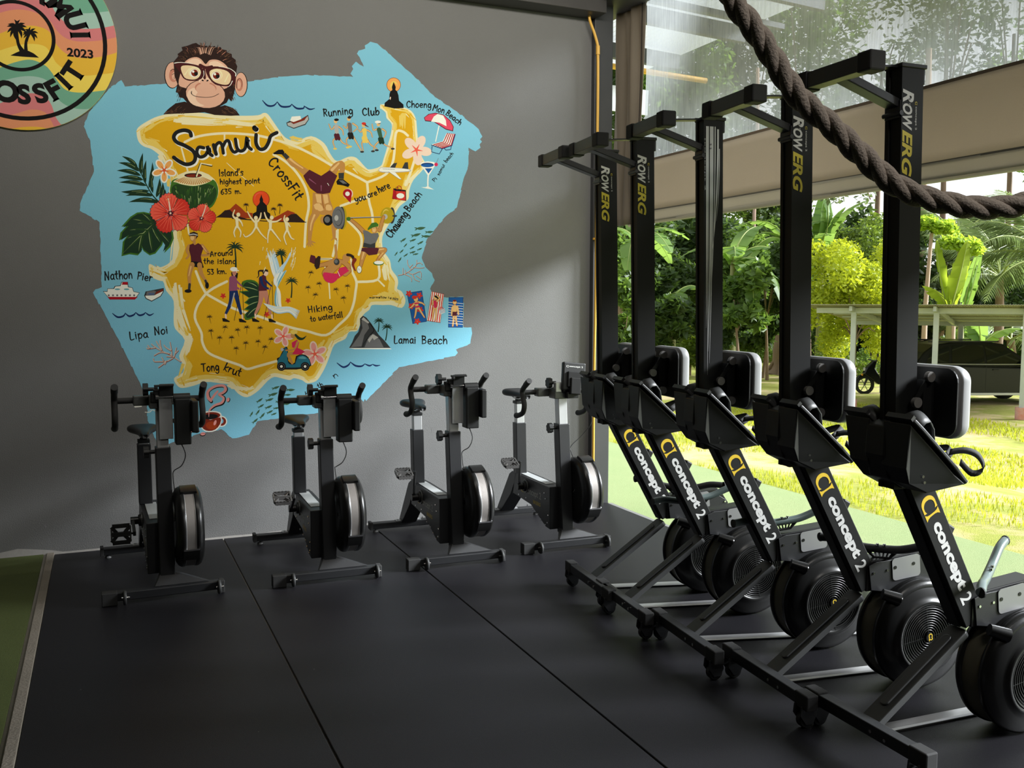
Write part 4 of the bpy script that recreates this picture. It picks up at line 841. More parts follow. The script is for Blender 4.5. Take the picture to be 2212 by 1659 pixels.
hd = [(990,340),(1040,280),(1030,262),(1080,225),(1070,192),(1130,178),(1180,158),(1215,150),(1240,168),(1290,182),(1320,178),(1332,205),(1350,172),(1370,190),(1400,180),(1410,195),(1460,192),(1470,214),(1520,224),(1520,244),(1570,262),(1572,292),(1610,320),(1608,350),(1625,384),(1616,430),(1612,500),(1600,620),(1580,700),(1565,735),(1540,705),(1520,745),(1450,785),(1350,822),(1250,812),(1150,772),(1085,700),(1050,692),(1035,650),(1012,640),(1022,590),(1030,560),(1000,480)]
k_.poly('brown', hd)
for i in range(110):
    a = radians(rnd.uniform(-170, -10)); r_ = rnd.uniform(.62, .97); x = 1310 + 300*r_*cos(a); y = 400 + 240*r_*sin(a); q = rnd.uniform(24, 46); k_.st(rnd.choice(['fur', 'fur', 'blk', 'skin2']), [(x, y), (x + q*.5*cos(a) + q*.25, y + q*.7*sin(a)), (x + q*cos(a), y + q*1.0*sin(a))], rnd.uniform(3, 7), 2, 1, False)
for i in range(20): x = 1300 + rnd.uniform(-60, 60); k_.st('skin', [(x, 250 + abs(x-1300)*.4), (x + (x-1300)*.5, 205), (x + (x-1300)*.9, 195)], 4, 3, 1, False)
for i in range(40):
    s = rnd.choice((-1, 1)); x = 1310 + s*rnd.uniform(225, 285); y = rnd.uniform(560, 720); k_.st(rnd.choice(['fur', 'blk']), [(x, y), (x + s*14, y + 30)], 6, 0, 1, False)
k_.poly('skin', [(1040,560),(1070,420),(1095,350),(1150,305),(1220,292),(1270,318),(1310,362),(1350,322),(1420,318),(1480,345),(1530,395),(1566,480),(1520,600),(1300,640),(1110,600)], 3)
k_.poly('skin3', [(1120,345),(1170,312),(1230,310),(1270,345),(1230,372),(1150,362)], 3); k_.poly('skin3', [(1350,345),(1410,332),(1470,360),(1500,395),(1420,388),(1350,385)], 3)
k_.ell('brown', 1308, 662, 205, 146, 8); k_.ell('skin', 1308, 660, 196, 138, 8); k_.ell('skin3', 1230, 690, 110, 88, 30); k_.ell('skin', 1330, 690, 120, 84, 0); k_.ell('skin2', 1310, 600, 108, 62, 4); k_.ell('skin', 1312, 612, 100, 60, 4)
k_.ell('skin3', 1302, 528, 62, 34); k_.ell('skin', 1304, 540, 52, 28); k_.ell('blk', 1280, 524, 12, 7, 30); k_.ell('blk', 1328, 526, 12, 7, -30)
k_.st('blk', [(1172,632),(1168,656),(1210,682),(1300,692),(1380,686),(1442,656)], 6, 5, 5); k_.st('blk', [(1166,640),(1172,660)], 7)
for (fr, inn, e) in (([(1000,362),(1060,346),(1180,362),(1272,395),(1290,480),(1240,520),(1150,528),(1088,502),(1052,440),(1020,400)], [(1064,392),(1110,374),(1200,384),(1256,420),(1252,478),(1204,514),(1116,506),(1080,462)], (1196, 450)),
                     ([(1310,405),(1400,384),(1500,398),(1604,440),(1612,478),(1592,560),(1534,582),(1424,572),(1368,532),(1330,480)], [(1350,434),(1420,406),(1520,430),(1562,480),(1548,550),(1500,568),(1412,546),(1364,502)], (1412, 476))):
    k_.poly('frame', fr, 3); k_.poly('lens', inn, 3); k_.ell('cream', e[0] + 4, e[1] - 6, 62, 56); k_.ell('lens', e[0] + 4, e[1], 52, 48); k_.ell('white', e[0], e[1] + 2, 44, 40)
    k_.ell('choc', e[0] + 4, e[1], 34); k_.ell('blk', e[0] + 18, e[1] + 8, 19); k_.ell('white', e[0] - 10, e[1] - 14, 12)
k_.st('cream', [(1100,470),(1150,400)], 14, 0, 6, False); k_.st('cream', [(1500,540),(1540,460)], 14, 0, 6, False)
k_.st('frame', [(1255,372),(1310,398),(1370,388)], 30, 3, 30); k_.st('frame', [(1288,420),(1300,500)], 34, 0, 26); k_.st('white', [(1000,352),(1060,344),(1180,356)], 9, 3, 3); k_.st('white', [(1440,386),(1540,402),(1604,446),(1608,480)], 4, 3, 9); k_.st('white', [(1290,430),(1292,470),(1278,500)], 7, 3, 3); k_.st('white', [(1576,530),(1556,570),(1530,590)], 8, 3, 3)
k_.done('painted monkey with maroon glasses')

# -- the island's name in thick brush script
s_ = Coat('painted_title', ZB)
SAM = [([(1165,1075),(1150,1035),(1090,1020),(1020,1042),(992,1090),(1022,1138),(1100,1172),(1180,1222),(1208,1280),(1188,1338),(1120,1360),(1050,1332),(992,1290)], 38), ([(1290,1195),(1240,1190),(1222,1240),(1250,1285),(1304,1270),(1336,1212),(1326,1180),(1340,1240),(1374,1272)], 34), ([(1388,1166),(1414,1258)], 36), ([(1404,1220),(1412,1170),(1446,1142),(1472,1170),(1486,1248)], 32), ([(1478,1190),(1510,1130),(1540,1130),(1562,1200),(1592,1238),(1624,1226)], 32), ([(1606,1108),(1622,1196),(1660,1228),(1704,1196),(1720,1090),(1732,1176),(1764,1210)], 33), ([(1812,1064),(1812,1150),(1846,1206),(1898,1200),(1936,1140),(1958,1078),(2018,1044)], 36), ([(1796,996),(1800,1004)], 50)]
for p, w in SAM: s_.st('white', [(x + 14, y + 12) for x, y in p], w + 6, 5)
for p, w in SAM: s_.st('ink', p, w, 5)
s_.done('Samui in thick black brush lettering')

# -- stroke alphabet for the brush captions: unit x-height .6, ascender 1, descender -.35
GL = {
'a': (.5, ['.45,.55 .25,.62 .05,.35 .15,.05 .4,.15 .45,.55 .45,.1 .55,0']), 'b': (.5, ['.08,1 .08,0', '.08,.3 .3,.6 .5,.35 .35,0 .08,.08']), 'c': (.45, ['.45,.5 .25,.6 .05,.3 .2,0 .45,.1']), 'd': (.5, ['.45,.5 .2,.6 .05,.25 .25,0 .45,.2', '.47,1 .45,0']), 'e': (.48, ['.08,.3 .42,.35 .35,.58 .12,.55 .05,.2 .25,0 .48,.1']), 'f': (.35, ['.4,.95 .25,1 .18,.7 .15,-.2', '.02,.55 .35,.58']),
'g': (.5, ['.45,.5 .2,.62 .05,.3 .2,.02 .43,.25 .46,.58 .44,-.2 .2,-.38 .02,-.22']), 'h': (.5, ['.08,1 .08,0', '.08,.3 .3,.62 .45,.4 .47,0']), 'i': (.2, ['.1,.58 .1,0', '.1,.8 .12,.86']), 'k': (.45, ['.08,1 .08,0', '.42,.6 .1,.3 .45,0']), 'l': (.22, ['.1,1 .1,.1 .2,0']), 'm': (.75, ['.08,.6 .08,0', '.08,.35 .25,.6 .36,.4 .38,0', '.38,.35 .55,.6 .67,.4 .7,0']), 'n': (.5, ['.08,.6 .08,0', '.08,.35 .28,.62 .43,.4 .46,0']),
'o': (.5, ['.28,.6 .06,.4 .1,.08 .3,0 .48,.25 .42,.52 .28,.6']), 'p': (.5, ['.08,.6 .07,-.38', '.08,.4 .3,.62 .48,.35 .3,0 .09,.1']), 'r': (.4, ['.08,.6 .08,0', '.08,.35 .22,.58 .38,.55']), 's': (.42, ['.4,.52 .2,.6 .08,.45 .35,.25 .3,.02 .04,.06']), 't': (.38, ['.2,.95 .18,.15 .36,.02', '.02,.62 .38,.64']), 'u': (.5, ['.06,.6 .1,.1 .3,0 .44,.3 .45,.6 .46,.1 .56,0']), 'w': (.65, ['.05,.6 .1,.05 .3,.1 .34,.5 .38,.05 .58,.15 .62,.6']), 'y': (.5, ['.06,.6 .12,.2 .4,.25 .46,.6 .4,-.1 .2,-.36 .02,-.25']),
'A': (.6, ['.05,0 .3,.95 .55,0', '.14,.35 .48,.35']), 'B': (.55, ['.08,1 .08,0', '.05,.98 .4,.9 .38,.6 .1,.52 .45,.42 .45,.1 .05,0']), 'C': (.6, ['.55,.8 .35,.97 .08,.7 .08,.25 .3,0 .6,.15']), 'F': (.5, ['.1,1 .08,0', '.05,.97 .5,1', '.08,.52 .42,.54']), 'H': (.6, ['.08,1 .08,0', '.5,1 .5,0', '.08,.5 .5,.52']), 'I': (.2, ['.1,1 .1,0']), 'L': (.5, ['.1,1 .08,.02 .48,.05']), 'M': (.75, ['.05,0 .12,.98 .38,.4 .62,1 .7,0']), 'N': (.65, ['.08,0 .1,1', '.1,1 .52,.02', '.52,.02 .56,1']),
'P': (.5, ['.1,1 .08,0', '.05,.95 .42,.92 .46,.6 .1,.45']), 'R': (.55, ['.1,1 .08,0', '.05,.95 .42,.9 .4,.6 .1,.5', '.2,.5 .5,0']), 'T': (.6, ['.3,.95 .28,0', '.0,.95 .6,.98']), "'": (.15, ['.1,1 .05,.75']), '.': (.2, ['.08,.03 .12,.03']), '-': (.35, ['.08,.35 .28,.36']),
'0': (.5, ['.28,.95 .06,.6 .1,.1 .3,0 .48,.4 .42,.9 .28,.95']), '1': (.3, ['.08,.8 .2,.98 .18,0']), '2': (.5, ['.06,.75 .25,.97 .44,.75 .05,.02 .5,.04']), '3': (.48, ['.08,.92 .42,.88 .2,.55 .45,.35 .3,0 .04,.08']), '5': (.5, ['.45,.95 .12,.95 .1,.55 .4,.5 .42,.1 .06,.03']), '6': (.5, ['.42,.95 .12,.6 .08,.2 .3,0 .46,.25 .3,.48 .1,.32']), '4': (.5, ['.3,.95 .05,.35 .48,.35', '.35,.7 .35,0']), ' ': (.35, [])}
def script(c, txt, p0, p1, h, w, col='ink', arc=0., jit=.03, halo=None):
    rr = random.Random(len(txt)*7 + int(p0[0])); adv = [GL[ch][0] + .12 for ch in txt]; T = sum(adv); L = math.hypot(p1[0]-p0[0], p1[1]-p0[1]); ux, uy = (p1[0]-p0[0])/L, (p1[1]-p0[1])/L; x = 0
    for pas in ((1, halo), (0, col)):
        if pas[1] is None: continue
        x = 0
        for ch, a_ in zip(txt, adv):
            t = (x + a_/2)/T; by = arc*4*t*(1-t); sl = arc*4*(1-2*t)/L; a2 = math.atan2(uy, ux) + math.atan(-sl); cx_ = p0[0] + ux*L*(x/T) + uy*by*1, ; bx = p0[0] + ux*L*(x/T) + uy*by; byy = p0[1] + uy*L*(x/T) - ux*by
            dy_ = rr.uniform(-jit, jit)*h
            for g in GL[ch][1]:
                pts = []
                for q in g.split():
                    gx, gy = map(float, q.split(',')); gx = gx*L/T; gy = gy*h
                    pts.append((bx + cos(a2)*gx + sin(a2)*gy, byy + dy_ + sin(a2)*gx - cos(a2)*gy))
                c.st(pas[1], pts, w*(1.5 if pas[0] else 1.15), 4 if len(pts) > 2 else 0, w*(1.5 if pas[0] else .75), True)
            x += a_
T_ = Coat('painted_captions')
script(T_, "Island's", (473,381), (527,379), 14.5, 2.4); script(T_, 'highest point', (475,398), (563,396), 11.5, 2.3); script(T_, '635 m.', (477,420), (523,418), 11.5, 2.3)
script(T_, 'Running', (699,252), (764,246), 16, 2.6); script(T_, 'Club', (783,250), (821,248), 16, 2.8)
script(T_, 'Choeng', (878,232), (933,233), 14, 2.4); script(T_, 'Mon', (934,238), (960,246), 14, 2.3); script(T_, 'Beach', (962,247), (994,272), 12, 2.3)
script(T_, 'CrossFit', (577,353), (641,436), 22, 3.6, arc=3); script(T_, 'you', (768,437), (792,430), 14, 2.6); script(T_, 'are', (796,428), (817,420), 12.5, 2.4); script(T_, 'here', (819,417), (845,405), 15, 2.5)
script(T_, 'Chaweng', (845,515), (884,462), 17, 3.0); script(T_, 'Beach', (884,458), (913,420), 15, 2.6); script(T_, 'Pi', (939,394), (946,386), 8, 1.5); script(T_, 'samui', (949,380), (962,356), 7, 1.5); script(T_, 'beach', (964,352), (981,332), 8, 1.5)
script(T_, 'Nathon', (226,605), (288,601), 18, 2.8); script(T_, 'Pier', (296,603), (330,608), 16, 2.8); script(T_, 'Lipa', (281,735), (322,728), 17, 2.7); script(T_, 'Noi', (334,724), (365,720), 17, 2.7)
script(T_, 'Around', (454,554), (504,551), 11.5, 2.3); script(T_, 'the island', (440,570), (511,570), 12, 2.2); script(T_, '53 km.', (448,593), (491,591), 11.5, 2.3)
script(T_, 'Hiking', (666,676), (720,669), 13.5, 2.4); script(T_, 'to waterfall', (671,695), (742,685), 12, 2.1); script(T_, 'Lamai', (851,742), (900,742), 16, 2.6); script(T_, 'Beach', (911,743), (968,743), 17, 2.6); script(T_, 'Tong', (436,803), (475,800), 17, 2.8); script(T_, 'krut', (482,798), (520,814), 17, 2.8, arc=-1)
script(T_, 'marmellow', (798,645), (836,644), 4.6, 1.2); script(T_, '1-6-2023', (838,645), (860,649), 4, 1.1)
script(T_, 'fee', (366,916), (393,914), 15, 3, arc=1); script(T_, 'Ha', (660,855), (676,852), 8.5, 1.9); script(T_, 'th', (688,839), (700,833), 10, 1.9); script(T_, 'n', (722,818), (733,811), 12, 1.9)
T_.done('black brush-lettered place names')

# -- leaves, coconut, flowers
ZD = (220, 300, 5.53); f_ = Coat('painted_plants', ZD)
f_.st('leafd', [(705,775),(620,690),(560,600),(500,480),(440,360),(380,290)], 16, 5, 8)
for a, b, w, bd in (((430,350),(238,206),50,22),((450,390),(196,284),54,26),((470,440),(176,378),56,22),((500,490),(200,464),56,16),((540,560),(204,520),52,22),((570,620),(226,632),58,-10),((620,680),(282,680),58,28),((690,760),(320,756),62,30),((470,430),(490,166),52,-12),((520,540),(530,254),48,-16),((560,590),(604,278),50,18),((610,650),(590,360),46,-14),((650,700),(690,470),52,16),((690,740),(728,520),52,16),((705,770),(756,600),52,18)): f_.leaf('leafd', a, b, w, bd, 'leafl'); 
mon = [(580,890),(500,872),(420,880),(340,930),(232,1050),(300,1036),(222,1120),(205,1215),(310,1150),(250,1230),(235,1402),(330,1378),(430,1392),(476,1340),(466,1280),(500,1340),(572,1392),(640,1370),(720,1270),(735,1225),(772,1280),(745,1365),(820,1290),(860,1190),(850,1110),(760,1020),(680,1000),(640,930)]
f_.poly('grn2', mon); f_.poly('leafd', [(p[0]*.93 + 38, p[1]*.93 + 78) for p in mon])
for a, b in (((620,1010),(230,1390)),((600,1010),(420,1010)),((560,1080),(330,1090)),((520,1120),(300,1190)),((480,1140),(440,1350)),((560,1100),(600,1340)),((600,1060),(700,1240)),((640,1030),(810,1240)),((600,1000),(480,890)),((590,1010),(370,960))): f_.leaf('leafl', a, b, 8, 6); f_.leaf('grn', (a[0] + 20, a[1] + 20), (b[0] + 14, b[1] - 14), 22, 8)
f_.ell('cream', 1100, 620, 298, 242); f_.poly('grn2', [(820,560),(850,490),(960,470),(1100,500),(1260,480),(1350,500),(1390,600),(1370,720),(1290,830),(1100,860),(950,830),(850,740),(815,640)], 4)
f_.poly('grn', [(830,600),(900,540),(1080,570),(1280,540),(1370,620),(1330,760),(1230,830),(1090,842),(960,810),(870,720)], 4); rnd = random.Random(8)
for i in range(54): x = rnd.uniform(850, 1350); q = 1 - ((x-1100)/290)**2; y = 560 + rnd.uniform(0, 170)*q; f_.st(rnd.choice(['grn2', 'grn2', 'leafl', 'leafd']), [(x, y), (x + (1100-x)*.08, y + 60*q + 12)], rnd.uniform(4, 14), 0, 2, False)
f_.poly('cream', [(855,508),(940,460),(1000,425),(1090,408),(1190,418),(1290,460),(1325,480),(1290,510),(1200,545),(1090,562),(960,545),(890,520)], 3)
for i in range(17): t = i/16; xa = 990 + 210*t; xb = 880 + 420*t; f_.st('tan', [(xa, 456 + 12*sin(pi*t)), (xb, 505 + 42*sin(pi*t))], 4, 0, 17, False)
f_.ell('brown', 1090, 436, 105, 27); f_.ell('choc', 1095, 440, 88, 18); f_.st('blk', [(1125,450),(1180,296),(1310,320)], 26, 0, 24); f_.st('cream', [(1132,446),(1186,292),(1310,314)], 18, 0, 16)
bloom(f_, 745, 375, 150, -90 - 36, 'white', 'org', 'org2')
hib(f_, 820, 890, 240, -100, (792, 712)); hib(f_, 1190, 950, 172, -80, (1245, 790)); f_.done('painted coconut, leaves and red hibiscus')
fl = Coat('painted_blossoms', (540, 60, 4.254)); bloom(fl, 1530, 1122, 140, -62, 'pink2', 'pink2', 'red2'); fl.z = (600, 530, 4.809); bloom(fl, 58, 945, 112, -70, 'pink2', 'pink', 'red2'); bloom(fl, 385, 1128, 132, -100, 'pink2', 'pink', 'red2')
fl.z = (180, 560, 5.027)
for x, y in ((1518, 398), (1992, 598)): bloom(fl, x, y, 32, 20, 'red', 'red', 'dred')
fl.z = (600, 530, 4.809); bloom(fl, 107, 573, 28, 20, 'red', 'red', 'dred'); fl.done('painted pink frangipani blossoms')
# -- people and scenes in the mural
p_ = Coat('painted_figures', (220, 300, 5.53)); S = p_.st
def fig(c, col, head, hr, torso, limbs, tw=40, lw=26, lw1=12, edge='tan'):
    for q, a in ((6, edge), (0, col)):
        if a is None: continue
        for l_ in limbs: c.st(a, l_, lw + q, 3, lw1 + q)
        c.st(a, torso, tw + q, 0, tw*.8 + q); c.ell(a, head[0], head[1], hr + q/2, hr*1.1 + q/2)
# mountains, sun and seated silhouette
p_.poly('rust', [(1470,855),(1530,840),(1600,773),(1660,820),(1720,880),(1800,885),(1800,950),(1600,945)]); p_.poly('brown', [(1362,937),(1420,900),(1470,852),(1530,848),(1580,895),(1650,930),(1800,975),(1560,944)])
p_.z = (560, 300, 5.53); p_.poly('rust', [(150,955),(230,915),(340,853),(420,880),(450,930),(300,985),(160,985)]); p_.poly('brown', [(330,935),(380,900),(440,893),(480,930),(556,1000),(440,998),(330,985)]); p_.z = (220, 300, 5.53)
p_.st('brown', [(1560,948),(1800,968),(2010,985),(2440,995)], 14, 3, 8); p_.ell('rust', 1903, 722, 103); p_.ell('sun', 1900, 720, 96); p_.ell('red2', 1888, 706, 66); p_.ell('sun', 1898, 718, 70)
bud = [(1905,662),(1914,695),(1926,722),(1926,752),(1950,775),(1972,800),(1978,870),(2012,895),(2014,955),(1800,960),(1803,893),(1846,870),(1850,805),(1880,772),(1888,750),(1884,722),(1896,695)]
p_.poly('blk', bud)
for x, y, b in ((1722,790,(1730,860)), (2052,840,(2072,915)), (2127,795,(2122,895))): palm(p_, x, y, b, 'brown', 40)
for q in (dict(head=(1630,905), torso=[(1612,950),(1618,1050)], limbs=[[(1600,955),(1566,915),(1586,850)],[(1640,965),(1668,1000),(1682,1042)],[(1604,1050),(1578,1115),(1592,1172)],[(1625,1050),(1660,1110),(1652,1172)]]),
 dict(head=(1840,945), torso=[(1842,985),(1842,1055)], limbs=[[(1822,990),(1780,940),(1740,870)],[(1862,985),(1892,940),(1902,885)],[(1834,1060),(1790,1130),(1720,1172),(1692,1140)],[(1856,1060),(1900,1130),(1966,1196)]]),
 dict(head=(2030,940), torso=[(2015,985),(2012,1080)], limbs=[[(1995,985),(1962,940),(1942,880)],[(2040,990),(2090,985),(2142,955)],[(2000,1085),(1985,1150),(1982,1240)],[(2030,1085),(2080,1150),(2134,1222)]]),
 dict(head=(2212,960), torso=[(2205,1005),(2215,1095)], limbs=[[(2195,1000),(2176,960),(2186,915)],[(2225,1010),(2250,1050)],[(2205,1100),(2176,1170),(2205,1262)],[(2225,1105),(2260,1180),(2296,1200)]])): fig(p_, 'cream', hr=22, tw=38, lw=22, lw1=10, **q)
for x, y, b in ((1590,1300,(1600,1540)),): palm(p_, x, y, b, 'leafd', 110)
palm(p_, 2140, 1360, (2165, 1500), 'leafd', 76)
# runner in maroon vest
p_.st('tan', [(1045,1275),(1016,1330),(1040,1390),(1010,1430)], 40, 3, 24); p_.st('tan', [(1195,1275),(1250,1340),(1275,1385),(1120,1390)], 44, 3, 26); p_.st('tan2', [(1200,1280),(1248,1345)], 12, 0, 8)
p_.ell('tan', 1092, 1172, 42, 52); p_.ell('tan2', 1080, 1180, 24, 34); p_.poly('brown', [(1040,1160),(1050,1125),(1100,1108),(1145,1128),(1150,1165),(1120,1200),(1130,1160)]); p_.st('gry2', [(1046,1146),(1096,1138),(1140,1150)], 14, 3); p_.st('tan', [(1104,1215),(1106,1250)], 34)
p_.poly('mar', [(1050,1265),(1090,1250),(1110,1270),(1150,1245),(1180,1262),(1212,1310),(1182,1400),(1196,1475),(1068,1462),(1062,1400),(1042,1330)]); p_.poly('blk', [(1066,1460),(1198,1474),(1218,1535),(1180,1552),(1130,1530),(1050,1522)])
p_.z = (180, 560, 5.027); p_.st('tan', [(1180,60),(1152,160),(1156,280)], 60, 3, 30); p_.st('tan2', [(1168,80),(1146,180)], 16, 0, 8); p_.st('tan', [(1262,60),(1284,160),(1338,240)], 54, 3, 26); p_.st('dk', [(1154,272),(1150,320)], 28); p_.ell('blk', 1138, 345, 38, 19); p_.st('dk', [(1326,232),(1342,270)], 24); p_.ell('blk', 1344, 284, 20, 36)
# hikers with poles, in front of a big leaf
le = [(1740,235),(1820,222),(1890,250),(1925,330),(1935,420),(1925,520),(1890,600),(1830,645),(1760,660),(1750,600),(1800,560),(1740,545),(1800,500),(1745,470),(1800,420),(1690,350),(1790,340),(1715,290)]
p_.poly('grn2', le, 2); p_.poly('leafd', [(p[0]*.86 + 262, p[1]*.9 + 44) for p in le], 2)
for a, b in (((1900,340),(1720,300)),((1905,400),(1760,440)),((1900,460),(1770,520)),((1890,520),(1780,620)),((1890,300),(1780,250))): p_.leaf('leafl', a, b, 8, 8)
for X, top, leg, cap in ((0, 'purple', 'navy', 1), (322, 'mar', 'skin2', 0)):
    hx = 1640 + X*1.03; p_.st(leg, [(1615+X,350),(1600+X,470),(1548+X,590)], 60, 3, 28); p_.st(leg, [(1650+X,350),(1680+X,470),(1712+X*.995,590)], 56, 3, 28)
    if X == 0: p_.st('gry2', [(1640,370),(1605,510)], 14, 0, 10)
    for (x, y) in ((1545+X, 655), (1725+X, 660)): p_.st('skin3', [(x, y-55), (x + 4, y-18)], 18); p_.poly('blk', [(x-38,y-15),(x-10,y-15),(x+48,y+18),(x+40,y+28),(x-30,y+22)])
    p_.poly(top, [(1585+X,200),(1630+X,168),(1660+X,180),(1670+X,240),(1672+X,340),(1580+X,345)]); p_.st(top if X == 0 else 'navy', [(1605+X,200),(1628+X,280),(1692+X,322)], 32, 3, 20); p_.ell('skin2', 1705+X, 322, 16, 10); p_.st(top if X == 0 else 'navy', [(1655+X,230),(1720+X,290)], 22, 0, 16)
    p_.ell('skin3', hx + (4 if X == 0 else 10), 148, 27, 34)
    if cap: p_.poly('blk', [(1605,140),(1680,150),(1672,215),(1640,170),(1610,180)]); p_.ell('skin2', 1640, 150, 22, 28); p_.ell('white', 1634, 108, 40, 24); p_.st('white', [(1640,122),(1686,124)], 10)
    else: p_.poly('brown', [(1940,130),(1965,105),(2005,115),(2008,140),(1975,130),(1955,170)]); p_.st('brown', [(1945,125),(1905,130),(1905,180),(1885,200)], 22, 3, 6)
    for a, b in (((1728+X, 240), (1742+X, 640)), ((1712+X, 300), (1638+X, 668))): p_.st('blk', [a, b], 5, 0, 5)
# waterfall
p_.z = (560, 300, 5.53); rnd = random.Random(12)
for i in range(30):
    t = rnd.random(); x = 95 + 90*t; p_.st(rnd.choice(['lb2', 'lb', 'white', 'lb']), [(x, 1330 + rnd.uniform(0, 80)), (x + 25, 1440), (x + 60, 1580), (x + 110 - 40*t, 1700)], [4, 14, 18, 14], 4, None, False)
for i in range(22):
    t = rnd.random(); p_.st(rnd.choice(['lb2', 'white', 'lb']), [(400 - 40*t, 1330 + 40*t), (350 - 30*t, 1440 + 20*t), (300 - 40*t, 1530), (250 - 60*t, 1640), (180, 1740)], [3, 10, 14, 16, 12], 4, None, False)
for i in range(30): x = rnd.choice((rnd.uniform(0, 190), rnd.uniform(380, 440))); y = rnd.uniform(1250, 1560); p_.st('cream', [(x, y), (x - 10, y + 45)], 9, 0, 3, False)
p_.z = (600, 530, 4.809)
for i in range(44):
    t = rnd.random(); p_.st(rnd.choice(['lb2', 'lb', 'white', 'white', 'teal2']), [(90 - 110*t, 260 + 40*t), (20 - 60*t, 380), (-20 + 40*t, 480), (-30 + 60*t, 590), (50*t - 10, 650)], [8, 12, 12, 10, 6], 4, None, False)
for i in range(16): t = i/16; p_.st(rnd.choice(['white', 'lb', 'cream']), [(-150 + 60*t, 600 + 60*t), (0, 640 + 70*t), (120, 640 + 60*t), (230 - 40*t, 680 + 90*t)], [3, 8, 8, 3], 4, None, False)
for x, y, b, R in ((30, 95, (48, 200), 66), (145, 375, (140, 545), 72)): palm(p_, x, y, b, 'leafd', R)
# small palms scattered on the yellow ground
for x, y, h, l_ in ((345,285,60,-25),(315,440,60,5),(430,400,55,15),(392,515,55,-25),(605,460,60,22),(725,425,65,0),(682,548,60,16)): tuft(p_, x, y, h, l_, 'blk', 36)
p_.z = (180, 560, 5.027)
for x, y, h, l_ in ((1370,628,72,18),(1385,780,90,15),(1540,740,62,-20),(1675,770,72,16),(1775,742,72,0),(1920,748,74,-4),(1480,855,72,-4),(1610,852,66,4),(1660,970,70,4),(1765,912,76,-8),(1898,896,58,0),(1972,955,76,-26),(2040,870,60,-28)): tuft(p_, x, y, h, l_, 'blk', 38)
# hand-stander
p_.z = (560, 300, 5.53)
p_.st('tan', [(330,225),(400,290),(470,335),(590,425)], [46, 74, 66, 96], 4); p_.st('tan2', [(370,240),(430,290),(520,350)], 26, 3, 14); p_.st('tan', [(860,420),(920,330),(975,300)], 104, 3, 80); p_.st('tan2', [(870,370),(950,290)], 34, 0, 20); p_.st('tan', [(990,310),(990,380),(978,420)], 72, 3, 52)
p_.poly('dk', [(270,190),(310,165),(362,215),(325,250)]); p_.poly('blk', [(162,172),(230,130),(280,128),(302,160),(290,188),(240,184),(180,184)]); p_.poly('dk', [(946,408),(1014,404),(1010,480),(950,476)]); p_.poly('blk', [(920,510),(945,478),(1004,482),(1082,545),(1064,577),(1000,556),(930,545)]); p_.poly('gry', [(950,495),(1000,495),(1050,535),(1000,535)])
p_.poly('tan', [(640,640),(832,650),(850,740),(884,830),(900,900),(880,940),(740,905),(680,882),(630,880),(636,760)]); p_.poly('tan2', [(670,660),(740,665),(745,770),(690,760)]); p_.poly('tan2', [(760,665),(815,665),(830,760),(780,780)]); p_.poly('tan2', [(650,790),(720,770),(770,850),(690,860)], 2); p_.poly('tan2', [(800,790),(850,790),(870,850),(800,850)], 2); p_.st('choc', [(745,660),(755,760),(775,830)], 5, 3)
p_.poly('mar', [(600,368),(740,442),(840,375),(932,440),(880,560),(845,645),(760,658),(690,650),(610,590),(560,510),(526,440)]); p_.st('purple', [(600,480),(680,540)], 14, 0, 6); p_.st('purple', [(740,560),(740,620)], 14, 0, 8); p_.st('white', [(815,530),(835,560)], 7, 0, 4)
p_.st('tan', [(680,890),(625,980),(610,1080),(600,1210)], [90, 78, 60, 42], 4); p_.st('tan2', [(660,910),(622,1010),(612,1090)], 24, 3, 12); p_.st('tan', [(885,900),(890,1060),(895,1175)], [64, 52, 36], 4)
for q in ((568,1272),(592,1286),(618,1284),(645,1270),(668,1240)): p_.st('tan', [(602,1215), q], 22, 0, 10)
for q in ((950,1212),(940,1224),(860,1212)): p_.st('tan', [(895,1180), q], 20, 0, 10)
p_.ell('tan', 765, 965, 34, 44); p_.ell('blk', 822, 970, 60, 66); p_.ell('gry', 812, 965, 34, 38)
# bar with plates and lifter
p_.ell('olive', 1000, 945, 46, 138); p_.ell('dk', 985, 945, 40, 136); p_.ell('gry', 945, 942, 76, 136); p_.ell('dk', 945, 942, 50, 100); p_.ell('gry', 942, 940, 46, 94); p_.ell('gry2', 922, 945, 24, 34); p_.st('ink', [(1050,944),(1620,930)], 16, 0, 14); p_.st('gry2', [(1050,941),(1490,931)], 9, 0, 8)
p_.ell('dk', 1585, 915, 36, 98); p_.ell('olive', 1530, 915, 80, 98); p_.ell('pale', 1515, 900, 40, 60); p_.ell('olive', 1520, 912, 44, 60); p_.ell('gry2', 1505, 930, 28, 32); p_.st('dk', [(1600,920),(1636,920)], 20)
for c, q in (('choc', 8), ('tan', 0)):
    p_.st(c, [(1245,1105),(1160,1020),(1078,955)], 46 + q, 3, 30 + q); p_.st(c, [(1440,1090),(1462,1010),(1486,930)], 44 + q, 3, 30 + q); p_.st(c, [(1260,1340),(1240,1400),(1212,1520)], 78 + q, 3, 32 + q); p_.st(c, [(1400,1335),(1500,1325)], 66 + q, 0, 50 + q); p_.st(c, [(1500,1330),(1410,1450)], 48 + q, 0, 26 + q)
p_.st('tan2', [(1250,1350),(1226,1440)], 22, 0, 8); p_.st('tan2', [(1420,1325),(1490,1315)], 20, 0, 10); p_.st('tan2', [(1480,1360),(1430,1420)], 12, 0, 6); p_.ell('grn2', 1068, 956, 26, 24)
